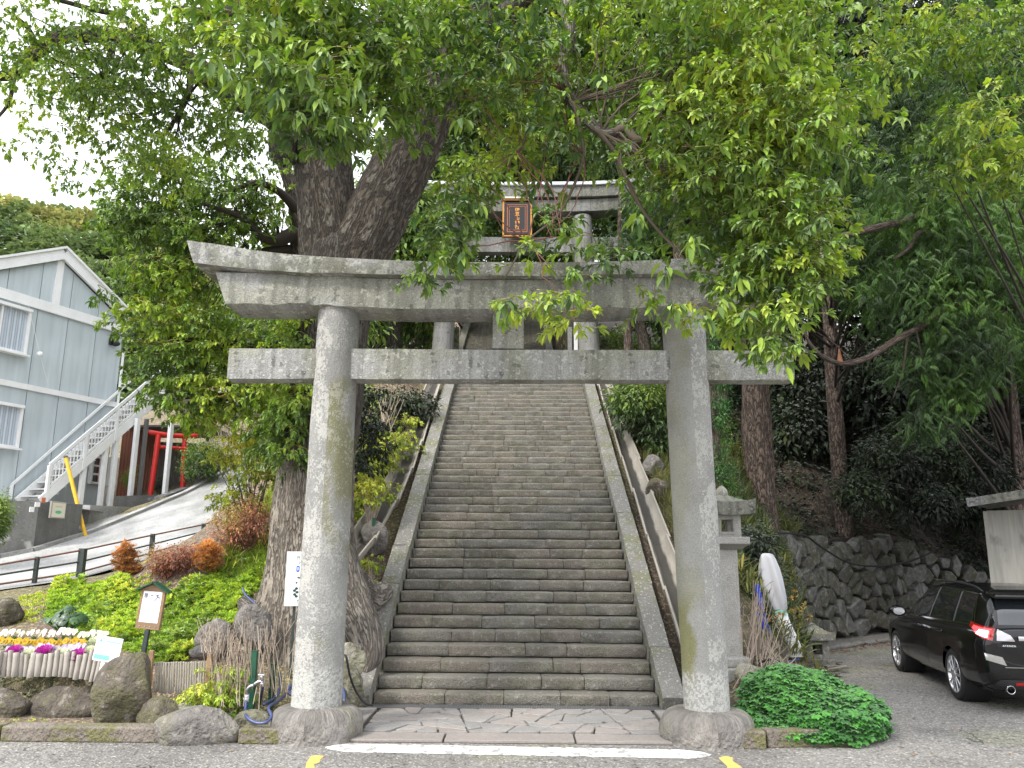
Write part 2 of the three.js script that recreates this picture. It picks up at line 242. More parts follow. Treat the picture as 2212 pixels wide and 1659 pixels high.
M.wood = surf(0.8, 256, (u, v) => mul3([0.3, 0.19, 0.11], 0.65 + 0.6 * fb(u, v, 3, 40, 4, 171)), (u, v) => fb(u, v, 4, 60, 3, 172), 0.002, 0.8);
M.oldWood = surf(1.6, 512, (u, v) => { const s = fb(u, v, 26, 2, 4, 173), d = fb(u, v, 5, 4, 4, 174); return mix3(mul3([0.43, 0.41, 0.36], 0.6 + 0.6 * s), [0.09, 0.08, 0.06], 0.6 * ss(0.6, 0.85, d)); }, (u, v) => fb(u, v, 60, 3, 3, 175), 0.004, 0.85);
M.bamboo = surf(0.6, 256, (u, v) => mul3([0.58, 0.53, 0.45], 0.55 + 0.65 * fb(u, v, 20, 3, 4, 176)), (u, v) => fb(u, v, 30, 4, 3, 177), 0.003, 0.8);
M.log = surf(0.7, 256, (u, v) => mul3([0.42, 0.38, 0.335], 0.55 + 0.7 * fb(u, v, 8, 3, 5, 178)), (u, v) => fb(u, v, 20, 6, 3, 179), 0.006, 0.9);
M.tileU = surf(1, 512, (u, v) => { const a = fb(u, v, 4, 3, 5, 181), s = fb(u, v, 12, 2, 4, 182); return mix3(mul3([0.33, 0.3, 0.255], 0.65 + 0.55 * a), [0.022, 0.019, 0.016], clamp(ss(0.2, 0.34, u + 0.25 * (s - 0.5)) * ss(0.72, 0.56, u + 0.25 * (s - 0.5)) * 0.9)); }, (u, v) => fb(u, v, 40, 40, 3, 183), 0.004, 0.85);
M.metal = flat([0.55, 0.55, 0.56], 0.3, 1); M.steel = flat([0.25, 0.25, 0.25], 0.5, 0.8); M.black = flat([0.012, 0.012, 0.013], 0.6); M.glassDark = new THREE.MeshPhysicalMaterial({ color: col(0.012, 0.014, 0.016), roughness: 0.04, clearcoat: 1, clearcoatRoughness: 0.02 });
M.pane = new THREE.MeshPhysicalMaterial({ color: 0xffffff, roughness: 0.03, transmission: 1, thickness: 0 });
// ---------------------------------------------------------------- terrain: thin-plate surface through measured places
const RISE = 0.15967, RUN = 0.285, NSTEP = 45, HALF = 1.737;
const stairY = (z) => clamp(-z / RUN, 0, NSTEP) * RISE;
const cp = [];
const g3 = (px, py, k) => { const p = at(px, py, k); cp.push([p.x, p.z, p.y]); };
const gw = (x, z, y) => cp.push([x, z, y]);
[[30, 1452, 9.1], [300, 1455, 9.15], [450, 1460, 9.2], [0, 1400, 10.2], [220, 1395, 10.4], [0, 1335, 11.6], [200, 1330, 11.6], [350, 1335, 11.3], [470, 1350, 10.9], [0, 1292, 13.2], [170, 1256, 14.6], [330, 1222, 15.4], [440, 1200, 15.4], [545, 1195, 12.6], [530, 1300, 11.2], [580, 1475, 9.4], [560, 1525, 8.9], [740, 1490, 9.5], [800, 1440, 9.95]].forEach((a) => g3(...a));
const rampNear = [[-330, 1335, 12.6], [-160, 1300, 13.4], [0, 1274, 14.2], [70, 1264, 14.6], [172, 1249, 15.2], [325, 1206, 17], [475, 1160, 19.4], [590, 1115, 22.5], [640, 1075, 26], [660, 1040, 30]].map((a) => at(...a));
const rampFar = [[-420, 1258, 15.5], [-200, 1232, 16.2], [0, 1205, 17], [70, 1191, 17.4], [195, 1151, 19.4], [300, 1108, 22], [400, 1066, 25], [500, 1012, 29], [575, 985, 32], [620, 965, 36]].map((a) => at(...a));
rampNear.forEach((p, i) => { if (i !== 3) gw(p.x, p.z, p.y - 0.04); }); rampFar.forEach((p, i) => { if (i !== 3) gw(p.x, p.z, p.y - 0.05); });
for (const z of [-1, -2.5, -4.5, -7, -10, -12.8]) { gw(-2.35, z, stairY(z) + 0.02); gw(2.4, z, stairY(z) - 0.05); gw(-3.4, z, stairY(z) * 0.98 + (z > -2 ? 0.15 : 0.05)); gw(3.6, z, stairY(z) * 0.86 + 0.18); }
[[-5.2, -8, 4.3], [-5.5, -12, 6.3], [-7.5, -14, 6.2], [-4.3, -5, 2.95], [-5, -3, 2.05],
  [-2.4, -16, 7.2], [2.4, -16, 7.2], [-4, -20, 9.3], [4, -20, 9.3], [0, -30, 13.5], [0, -45, 19], [-12, -34, 12], [-12, -50, 18], [16, -34, 14], [30, -30, 12], [45, -30, 10], [45, -60, 20], [20, -60, 22], [0, -70, 26], [-30, -70, 14], [-45, -40, 4], [-45, -10, 0.5], [-20, -8, 2.3], [-18, -22, 4.2], [-30, -25, 4], [10, -20, 7.5], [20, -20, 7], [14, -16, 3.6], [24, -15.5, 2.6], [45, -16, 2]].forEach((a) => gw(...a));
[[1590, 1440, 10.6], [1750, 1424, 13.3], [1700, 1455, 11.8], [1650, 1150, 15.5], [1640, 1040, 17.5], [1800, 1050, 21], [1600, 1260, 12.6], [1770, 1165, 17.6], [1900, 1178, 19.2], [2050, 1196, 21.5], [1700, 1235, 15.6], [1720, 1330, 15.5], [1900, 950, 25], [2100, 1020, 26], [1480, 1475, 10.2], [252, 1105, 25.2], [350, 1102, 26.2], [300, 1082, 29], [400, 1070, 29], [215, 1112, 23.4], [440, 1058, 27.8], [490, 1025, 30]].forEach((a) => g3(...a));
[[-9, 1.25, 0.14], [-6, 1.25, 0.14], [-3.5, 1.3, 0.12], [-14, 1.25, 0.2], [-13, -3, 0.9], [2.3, 0.6, 0.1], [3.4, 0.2, 0.12], [3.9, -1.2, 0.12], [-2.3, 0.4, 0.12], [4.6, -3.2, 0.14], [5.6, -7.4, 1.2], [6.3, -8.9, 2.0], [7.0, -9.5, 2.1], [8.4, -10.9, 2.1], [10.9, -13, 2.0], [15.6, -15, 2.0], [7.4, -11.2, 3.0], [11.5, -15, 3.2]].forEach((a) => gw(...a));
const tps = (() => {
  const n = cp.length, N = n + 3, A = [], ph = (r2) => (r2 < 1e-9 ? 0 : 0.5 * r2 * Math.log(r2));
  for (let i = 0; i < N; i++) A.push(new Float64Array(N + 1));
  for (let i = 0; i < n; i++) { for (let j = 0; j < n; j++) A[i][j] = ph((cp[i][0] - cp[j][0]) ** 2 + (cp[i][1] - cp[j][1]) ** 2) + (i === j ? 0.25 : 0); A[i][n] = A[n][i] = 1; A[i][n + 1] = A[n + 1][i] = cp[i][0]; A[i][n + 2] = A[n + 2][i] = cp[i][1]; A[i][N] = cp[i][2]; }
  for (let c = 0; c < N; c++) { let m = c; for (let r = c + 1; r < N; r++) if (Math.abs(A[r][c]) > Math.abs(A[m][c])) m = r; [A[c], A[m]] = [A[m], A[c]]; for (let r = c + 1; r < N; r++) { const f = A[r][c] / A[c][c]; if (f) for (let k = c; k <= N; k++) A[r][k] -= f * A[c][k]; } }
  const w = new Float64Array(N); for (let r = N - 1; r >= 0; r--) { let s = A[r][N]; for (let k = r + 1; k < N; k++) s -= A[r][k] * w[k]; w[r] = s / A[r][r]; }
  return (x, z) => { let s = w[n] + w[n + 1] * x + w[n + 2] * z; for (let i = 0; i < n; i++) s += w[i] * ph((x - cp[i][0]) ** 2 + (z - cp[i][1]) ** 2); return s; };
})();
const inPoly = (P, x, z) => { let c = false; for (let i = 0, j = P.length - 1; i < P.length; j = i++) if ((P[i][1] > z) !== (P[j][1] > z) && x < ((P[j][0] - P[i][0]) * (z - P[i][1])) / (P[j][1] - P[i][1]) + P[i][0]) c = !c; return c; };
const rampS = []; for (let i = 0; i < rampNear.length - 1; i++) for (let a = 0; a < 8; a++) for (let b = 0; b <= 8; b++) rampS.push(rampNear[i].clone().lerp(rampNear[i + 1], a / 8).lerp(rampFar[i].clone().lerp(rampFar[i + 1], a / 8), b / 8));
const rampY = (x, z) => { let m = 1e9, y = 0; for (const p of rampS) { const d = (p.x - x) ** 2 + (p.z - z) ** 2; if (d < m) { m = d; y = p.y; } } return y; };
const rampPoly = [...rampNear, ...rampFar.slice().reverse()].map((p) => [p.x, p.z]);
// the tarmac: street in front, parking bay to the right
const wallLine = [[5.75, -6.9], [6.8, -8.25], [8.5, -9.75], [11.2, -11.9], [16, -13.8], [40, -15]];
const lot = [[-60, 60], [-60, 1.42], [2.45, 1.42], [3.95, 0.9], [4.15, 0.1], [4.3, -1.4], [4.95, -3.6], [5.5, -5.4], ...wallLine, [60, -15], [60, 60]];
const lotBack = [[-60, 60], [-60, 1.42], [2.45, 1.42], [3.95, 0.9], [4.15, 0.1], [4.3, -1.4], [4.95, -3.6], [5.5, -5.4], [5.35, -6.9], [6.35, -8.75], [8.1, -10.3], [10.9, -12.5], [15.8, -14.5], [40, -15.7], [60, -15.7], [60, 60]];
const ground = (x, z) => {
  if (inPoly(lotBack, x, z)) return -0.35;
  let h = tps(x, z);
  if (z < -40 || Math.abs(x) > 30) h = clamp(h, -1, 40);
  if (x < -2.5 && z > -0.2) h = Math.min(h, lerp(0.5, 0.1, ss(0.25, 0.85, z)));
  h += (f3(x * 0.9, 3, z * 0.9, 3) - 0.5) * 0.16 * ss(1.5, -2, z);
  if (x > 2.02 && x < 2.72 && z < -0.3 && z > -13.2) h = Math.min(h, stairY(z) - 0.06); if (x < -2.02 && x > -3.05 && z < -1.7 && z > -13) h = Math.min(h, stairY(z) + (x < -2.75 ? 0.02 : -0.14));
  if (Math.abs(x) < 2.02 && z > -22 && z < 1.4) h = Math.min(h, stairY(z) - 0.55);
  if (Math.abs(x + 0.6) < 2.1 && z <= -16) h = Math.min(h, 6.8 + Math.max(0, -z - 17.2) * 0.5); if (Math.abs(x) < 3.2 && z < -12.9 && z > -16.8) h = Math.min(h, 6.95);
  return h;
};
{
  const ax = (a, b, fine, lo, hi, coarse) => { const r = []; for (let v = a; v < b;) { r.push(v); v += v >= lo && v < hi ? fine : v > lo - 8 && v < hi + 8 ? coarse / 3 : coarse; } r.push(b); return r; };
  const X = ax(-60, 60, 0.16, -13, 12, 2), Z = ax(-75, 2.2, 0.16, -16, 2, 2), pos = [], uv = [], c = [], idx = [];
  for (const z of Z) for (const x of X) {
    const inside = x < 0 && inPoly(rampPoly, x, z);
    const y = inside ? Math.min(ground(x, z), rampY(x, z) - 0.12) : ground(x, z); pos.push(x, y, z); uv.push(x, z);
    const slopeShade = ss(1.5, 4, x) * ss(-4, -8, z), green = (1 - slopeShade) * ss(0.42, 0.6, f3(x * 0.5, 8, z * 0.5, 3)), left = ss(1, -2, x), k = (0.8 + 0.6 * f3(x * 1.3, 1, z * 1.3, 3)) * (1 - 0.5 * slopeShade);  // right slope darkened: shade of the wood put into the soil colour
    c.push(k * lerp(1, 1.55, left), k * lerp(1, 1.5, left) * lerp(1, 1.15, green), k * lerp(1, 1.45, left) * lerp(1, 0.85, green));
  }
  const w = X.length; for (let j = 0; j < Z.length - 1; j++) for (let i = 0; i < w - 1; i++) { const a = j * w + i; idx.push(a, a + w, a + 1, a + 1, a + w, a + w + 1); }
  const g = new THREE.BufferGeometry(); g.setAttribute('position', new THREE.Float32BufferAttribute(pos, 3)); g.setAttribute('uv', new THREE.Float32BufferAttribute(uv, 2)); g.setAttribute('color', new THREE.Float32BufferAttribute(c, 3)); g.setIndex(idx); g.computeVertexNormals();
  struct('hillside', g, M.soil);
}
struct('road', boxUV(new THREE.PlaneGeometry(900, 900).rotateX(-Math.PI / 2)), M.asphalt);
const strip = (A, B, lift = 0) => { const pos = [], uv = [], idx = []; let L = 0; A.forEach((p, i) => { if (i) L += p.distanceTo(A[i - 1]); const q = B[i], n = 6; for (let k = 0; k <= n; k++) { const r = p.clone().lerp(q, k / n); pos.push(r.x, r.y + lift, r.z); uv.push(L, p.distanceTo(q) * k / n); } if (i) for (let k = 0; k < n; k++) { const a = (i - 1) * 7 + k, b = a + 7; idx.push(a, a + 1, b, b, a + 1, b + 1); } }); const g = new THREE.BufferGeometry(); g.setAttribute('position', new THREE.Float32BufferAttribute(pos, 3)); g.setAttribute('uv', new THREE.Float32BufferAttribute(uv, 2)); g.setIndex(idx); g.computeVertexNormals(); if (g.attributes.normal.getY(0) < 0) { const ix = g.index.array; for (let i = 0; i < ix.length; i += 3) { const t = ix[i]; ix[i] = ix[i + 1]; ix[i + 1] = t; } g.computeVertexNormals(); } return g.toNonIndexed(); };
struct('path', strip(rampNear, rampFar), M.concrete);
{ // low kerb on the far side of the sloping path
  const t = []; for (let i = 0; i < rampFar.length - 1; i++) t.push(beam(rampFar[i].clone().setY(rampFar[i].y + 0.02), rampFar[i + 1].clone().setY(rampFar[i + 1].y + 0.02), 0.14, 0.12)); struct('kerb', t, M.concrete);
  const a = [[66, 1190, 17.5], [172, 1152, 19], [300, 1107, 22.1], [400, 1066, 25.1]].map((q) => at(...q)), b = [[72, 1140, 19.5], [180, 1118, 21.5], [290, 1102, 24], [395, 1062, 27]].map((q) => at(...q)); struct('driveway', strip(a, b, 0.03), M.asphalt);
}
// street kerb on the left, three long stones
{
  const k = new THREE.Group(); k.name = numbered('kerb'); k.userData.kind = 'structure'; scene.add(k);
  for (const [a, b] of [[-9.5, -7.05], [-7.03, -5.1], [-5.08, -3.45], [-2.72, -2.22]]) part('kerb_stone', box(b - a, 0.15, 0.22, (a + b) / 2, 0.07, 1.6 + 0.004 * a, 0.025), M.kerb, k);
  const r = new THREE.Group(); r.name = numbered('kerb'); r.userData.kind = 'structure'; scene.add(r);
  part('kerb_stone', box(0.34, 0.17, 0.17, 2.29, 0.08, 1.62, 0.02), M.kerb, r); part('kerb_stone', boxUV(new RoundedBoxGeometry(0.9, 0.17, 0.16, 2, 0.02)).rotateY(0.12).translate(2.92, 0.08, 1.52), M.kerb, r);
}
// worn white line and two yellow marks on the road
const decal = (pts, m, y = 0.004) => { const s = new THREE.Shape(pts.map((p) => new THREE.Vector2(p.x, -p.z))); return struct('road_marking', boxUV(new THREE.ShapeGeometry(s).rotateX(-Math.PI / 2).translate(0, y, 0)), m); };
{
  seed(5); const top = [], bot = []; for (let i = 0; i <= 60; i++) { const t = i / 60, e = Math.min(1, t * 16, (1 - t) * 16), q = Math.sqrt(e); const p = atY(lerp(702, 1537, t), lerp(1615, 1631, t), 0); top.push(V(p.x, 0, p.z - 0.17 * q + R(-0.008, 0.008))); bot.unshift(V(p.x, 0, p.z + 0.17 * q + R(-0.008, 0.008))); }
  decal([...top, ...bot], M.roadWhite);
  decal([[660, 1659], [662, 1648], [668, 1640], [672, 1634], [684, 1632], [700, 1634], [692, 1641], [690, 1648], [678, 1652], [682, 1668], [655, 1672]].map((a) => atY(...a, 0)), M.roadYellow);
  decal([[1552, 1638], [1566, 1634], [1582, 1636], [1583, 1645], [1598, 1655], [1612, 1668], [1575, 1672], [1570, 1655]].map((a) => atY(...a, 0)), M.roadYellow);
}
// crazy paving at the foot of the stairs
{
  const g = new THREE.Group(); g.name = 'stone_paving'; g.userData.kind = 'structure'; scene.add(g);
  part('mortar_bed', box(3.9, 0.2, 1.9, -0.02, -0.095, 0.62), M.mortar, g);
  seed(77); const done = [];
  const area = (P) => { let s = 0; P.forEach((p, i) => { const q = P[(i + 1) % P.length]; s += p[0] * q[1] - q[0] * p[1]; }); return s / 2; };
  const cut = (P, o, n) => { const A = [], B = []; P.forEach((p, i) => { const q = P[(i + 1) % P.length], d = (p[0] - o[0]) * n[0] + (p[1] - o[1]) * n[1], e = (q[0] - o[0]) * n[0] + (q[1] - o[1]) * n[1]; (d >= 0 ? A : B).push(p); if (d * e < 0) { const t = d / (d - e), m = [lerp(p[0], q[0], t), lerp(p[1], q[1], t)]; A.push(m); B.push(m); } }); return [A, B]; };
  const split = (P, lim) => { const a = Math.abs(area(P)); if (a < lim) { done.push(P); return; } let x0 = 1e9, x1 = -1e9, y0 = 1e9, y1 = -1e9, cx = 0, cy = 0; P.forEach((p) => { x0 = Math.min(x0, p[0]); x1 = Math.max(x1, p[0]); y0 = Math.min(y0, p[1]); y1 = Math.max(y1, p[1]); cx += p[0] / P.length; cy += p[1] / P.length; }); const th = (x1 - x0 > (y1 - y0) * 1.15 ? 0 : Math.PI / 2) + R(-0.75, 0.75), o = [cx + R(-0.18, 0.18) * (x1 - x0), cy + R(-0.18, 0.18) * (y1 - y0)]; const [A, B] = cut(P, o, [Math.cos(th), Math.sin(th)]); if (A.length < 3 || B.length < 3) { done.push(P); return; } split(A, R(0.035, 0.17)); split(B, R(0.035, 0.17)); };
  split([[-1.62, -0.06], [1.62, -0.06], [1.6, 1.2], [-1.6, 1.2]], 0.2);
  const slab = (P, th, ins) => { let cx = 0, cy = 0; P.forEach((p) => { cx += p[0] / P.length; cy += p[1] / P.length; }); const Q = P.map((p) => { const dx = cx - p[0], dy = cy - p[1], d = Math.hypot(dx, dy); return [p[0] + dx / d * ins + R(-0.006, 0.006), p[1] + dy / d * ins + R(-0.006, 0.006)]; });
    // knock the corners off
    const C = []; Q.forEach((p, i) => { const a = Q[(i + Q.length - 1) % Q.length], b = Q[(i + 1) % Q.length]; const k = R(0.06, 0.16); C.push(new THREE.Vector2(lerp(p[0], a[0], k), -lerp(p[1], a[1], k)), new THREE.Vector2(lerp(p[0], b[0], k), -lerp(p[1], b[1], k))); });
    return boxUV(new THREE.ExtrudeGeometry(new THREE.Shape(C), { depth: th, bevelEnabled: true, bevelThickness: 0.006, bevelSize: 0.006, bevelSegments: 1 }).rotateX(-Math.PI / 2)); };
  done.forEach((P) => { const m = part('paving_slab', slab(P, 0.03, 0.022), pick(M.slabs), g); m.position.y = 0.001 + R(-0.004, 0.006); m.rotation.set(R(-0.004, 0.004), 0, R(-0.004, 0.004)); });
  for (const [a, b] of [[-1.64, -0.72], [-0.7, 0.6], [0.62, 1.7]]) part('paving_slab', box(b - a, 0.05, 0.33, (a + b) / 2, 0.004, 1.395, 0.008), M.slabs[0], g);
  for (const s of [-1, 1]) part('paving_slab', box(0.28, 0.05, 1.1, s * 1.8, 0.003, 0.45, 0.008), M.slabs[1], g);
}
// steel grating over the drain in front of the first step
{
  const g = thing('drain_grate', 'narrow rusty steel grating along the foot of the stone stairs', 'drain grate', [0, 0.03, -0.16]);
  const bars = []; for (let i = 0; i < 118; i++) bars.push(box(0.009, 0.02, 0.13, -1.755 + i * 0.03, 0, 0)); part('grating', bars, M.steel, g);
  for (const z of [-0.07, -0.022, 0.022, 0.07]) part('rail', box(3.56, 0.022, 0.008, 0, 0.001, z), M.steel, g);
  part('channel', box(3.56, 0.05, 0.15, 0, -0.04, 0), M.black, g);
}
// ---------------------------------------------------------------- the long stone stair
const stairBlock = (sd) => { // unit block, front at z = +0.5; rough split face, worn upper edge
  const g0 = new THREE.BoxGeometry(1, 1, 1, 12, 5, 3), p = g0.attributes.position, o = sd * 3.7;
  for (let i = 0; i < p.count; i++) { let x = p.getX(i), y = [-0.5, -0.45, -0.1, 0.2, 0.39, 0.5][Math.round((p.getY(i) + 0.5) * 5)], z = p.getZ(i); const e = ss(0.46, 0.5, Math.abs(x));
    if (z > 0.49) { z += (f3(x * 5 + o, y * 2, 1, 3) - 0.5) * 0.075 - 0.02 * e - (y > 0.49 ? 0.042 : y < -0.49 ? 0.02 : 0) ; }
    if (y > 0.49) y += (f3(x * 3 + o, 4, z * 2, 3) - 0.5) * 0.07 - 0.03 * e;
    if (Math.abs(x) > 0.49) x += (f3(y * 3 + o, z * 3, 2, 2) - 0.5) * 0.02;
    p.setXYZ(i, x, y, z); }
  g0.deleteAttribute('uv'); g0.deleteAttribute('normal'); return toCreasedNormals(mergeVertices(g0, 1e-4), 0.45);
};
const withUV = (g, sx, sy, sz, ox, oy) => { const q = boxUV(g.clone().scale(sx, sy, sz)); const uv = q.attributes.uv; for (let i = 0; i < uv.count; i++) uv.setXY(i, uv.getX(i) + ox, uv.getY(i) + oy); return q.scale(1 / sx, 1 / sy, 1 / sz); };
const stairs = thing('stone_staircase', 'long steep flight of worn grey stone steps rising behind the front gate', 'staircase', [0, 0, 0]);
{
  seed(21); const variants = []; for (let i = 0; i < 10; i++) variants.push(withUV(stairBlock(i + 1), 0.75, RISE, 0.42, R(0, 9), R(0, 9)));
  part('core', (() => { const l = []; for (let n = 1; n <= NSTEP; n++) { const h = n * RISE - 0.06; l.push(box(2 * HALF, 0.3, RUN, 0, h - 0.15 - 0.02, -n * RUN - RUN / 2 - 0.06)); } return l; })(), M.mortar, stairs);
  for (let n = 1; n <= NSTEP; n++) {
    const k = n < 20 ? pick([4, 5, 5, 5]) : pick([5, 5, 6]); let cuts = [-HALF]; for (let i = 1; i < k; i++) cuts.push(-HALF + (i + R(-0.3, 0.3)) / k * 2 * HALF); cuts.push(HALF);
    for (let i = 0; i < k; i++) {
      const w = cuts[i + 1] - cuts[i] - 0.007, b = part('stone_block', pick(variants), pick(M.steps), stairs);
      b.scale.set(w, RISE * R(0.9, 0.93), 0.42); b.position.set((cuts[i] + cuts[i + 1]) / 2, n * RISE - RISE * 0.455 + R(-0.005, 0.004), -n * RUN - 0.21 + R(-0.01, 0.01)); b.rotation.set(R(-0.008, 0.008), R(-0.008, 0.008), R(-0.006, 0.006)); if (rnd() < 0.5) { b.rotation.z += Math.PI; b.rotation.z -= Math.PI; }
    }
  }
  // sloping edge stones, each about 1.3 m long
  const slope = Math.atan2(RISE, RUN), cg = []; for (let i = 0; i < 3; i++) { const q = new THREE.BoxGeometry(1, 1, 1, 5, 2, 14), p = q.attributes.position; for (let j = 0; j < p.count; j++) p.setXYZ(j, p.getX(j) + (f3(p.getX(j) * 3 + i * 9, p.getY(j), p.getZ(j) * 5, 3) - 0.5) * 0.05, p.getY(j) + (f3(p.getX(j) * 2, i * 5, p.getZ(j) * 6, 3) - 0.5) * 0.06, p.getZ(j)); q.deleteAttribute('uv'); q.deleteAttribute('normal'); cg.push(withUV(toCreasedNormals(mergeVertices(q, 1e-4), 0.7), 0.27, 0.42, 1.3, R(0, 5), R(0, 5))); }
  for (const s of [-1, 1]) for (let d = 0, i = 0; d < 14.2; i++) { const L = i === 0 ? 1.0 : R(1.1, 1.6), m = part('coping_stone', pick(cg), M.coping, stairs), c = d + L / 2; m.scale.set(0.27, 0.44, L - 0.012); m.rotation.x = slope; m.position.set(s * (HALF + 0.15), c * Math.sin(slope) - 0.02, -c * Math.cos(slope) - 0.14); m.position.x += R(-0.008, 0.008); d += L; }
}
// landing and the second flight beyond it
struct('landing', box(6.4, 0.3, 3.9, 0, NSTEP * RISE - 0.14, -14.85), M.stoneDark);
{
  const g = thing('stone_staircase', 'second flight of stone steps far up the hill, seen between the gate beams', 'staircase', [-0.62, NSTEP * RISE, -16.5]); seed(31);
  for (let n = 0; n < 42; n++) part('step', box(3.3, RISE, 0.36, 0, n * RISE + RISE / 2, -n * 0.29 - 0.18, 0.02), pick(M.steps), g);
  for (const s of [-1, 1]) part('coping_stone', beam(V(s * 1.78, 0.05, 0.1), V(s * 1.78, 42 * RISE + 0.05, -12.1), 0.26, 0.36), M.coping, g);
}
// ---------------------------------------------------------------- stone torii in front
function pillarGeo(x0, y0, x1, y1, z, r0, r1, sd) {
  const rad = 64, n = 60, pos = [], uv = [], idx = [];
  for (let i = 0; i <= n; i++) { const t = i / n, x = lerp(x0, x1, t), y = lerp(y0, y1, t); for (let j = 0; j <= rad; j++) { const u = j / rad, a = Math.PI * 1.5 + (u - 0.5) * Math.PI * 2 * -1 + Math.PI, jj = j % rad, r = lerp(r0, r1, t) + (f3(Math.cos(jj / rad * 6.283) * 2 + sd, y * 2.2, Math.sin(jj / rad * 6.283) * 2, 3) - 0.5) * 0.016; pos.push(x + Math.cos(a) * r, y, z - Math.sin(a) * r); uv.push(u, t); } }
  const w = rad + 1; for (let i = 0; i < n; i++) for (let j = 0; j < rad; j++) { const a = i * w + j; idx.push(a, a + 1, a + w, a + 1, a + w + 1, a + w); }
  const g = new THREE.BufferGeometry(); g.setAttribute('position', new THREE.Float32BufferAttribute(pos, 3)); g.setAttribute('uv', new THREE.Float32BufferAttribute(uv, 2)); g.setIndex(idx); smoothSeam(g, n, w);
  const q = V(pos[0], 0, pos[2]).sub(V(x0, 0, z)), nn = V().fromBufferAttribute(g.attributes.normal, 0); if (nn.dot(q) < 0) { const ix = g.index.array; for (let i = 0; i < ix.length; i += 3) { const t = ix[i]; ix[i] = ix[i + 1]; ix[i + 1] = t; } smoothSeam(g, n, w); }
  return g.toNonIndexed();
}
// a long beam whose outline is given by rows: [x, yBottom, yTop] front to back thickness d; ends rake outward
function beamGeo(rows, z0, z1, chip = 0, sd = 1) {
  const pos = [], idx = [], nz = 4, ny = 5, ring = []; // cross-section loop: bottom front -> top front -> top back -> bottom back
  for (let i = 0; i <= ny; i++) ring.push([i / ny, 1]); for (let i = 1; i <= nz; i++) ring.push([1, 1 - i / nz]); for (let i = 1; i <= ny; i++) ring.push([1 - i / ny, 0]); for (let i = 1; i < nz; i++) ring.push([0, i / nz]);
  const m = ring.length;
  rows.forEach(([x, yb, yt, rake = 0], r) => ring.forEach(([v, w]) => { let y = lerp(yb, yt, v), z = lerp(z0, z1, w), xx = x + rake * v; if (chip && v === 0 && w === 1) y += chip * Math.max(0, f3(x * 4 + sd, 0, 5, 3) - 0.5) * 2; const e = 0.006; if ((v === 0 || v === 1) && (w === 0 || w === 1)) { y += v ? -e : e; z += w ? -e : e; } pos.push(xx, y + (f3(xx * 3, v * 2 + sd, w * 2, 3) - 0.5) * 0.014, z + (f3(xx * 3, v * 3, w * 2 + sd, 3) - 0.5) * 0.014); }));
  for (let r = 0; r < rows.length - 1; r++) for (let j = 0; j < m; j++) { const a = r * m + j, b = r * m + (j + 1) % m, c = a + m, d = b + m; idx.push(a, c, b, b, c, d); }
  for (const r of [0, rows.length - 1]) { const c = pos.length / 3; let s = [0, 0, 0]; for (let j = 0; j < m; j++) for (let k = 0; k < 3; k++) s[k] += pos[(r * m + j) * 3 + k] / m; pos.push(...s); for (let j = 0; j < m; j++) r ? idx.push(r * m + j, c, r * m + (j + 1) % m) : idx.push(r * m + j, r * m + (j + 1) % m, c); }
  let g = new THREE.BufferGeometry(); g.setAttribute('position', new THREE.Float32BufferAttribute(pos, 3)); g.setIndex(idx); g = toCreasedNormals(g, 0.6);
  // face outwards
  const nz0 = g.attributes.normal; let s = 0; const p = g.attributes.position; for (let i = 0; i < p.count; i++) s += nz0.getZ(i) * (p.getZ(i) - (z0 + z1) / 2); if (s < 0) { const a = p.array; for (let i = 0; i < a.length; i += 9) for (let k = 0; k < 3; k++) { const t = a[i + k]; a[i + k] = a[i + 3 + k]; a[i + 3 + k] = t; } g.deleteAttribute('normal'); g = toCreasedNormals(mergeVertices(g, 1e-4), 0.6); }
  return boxUV(g);
}
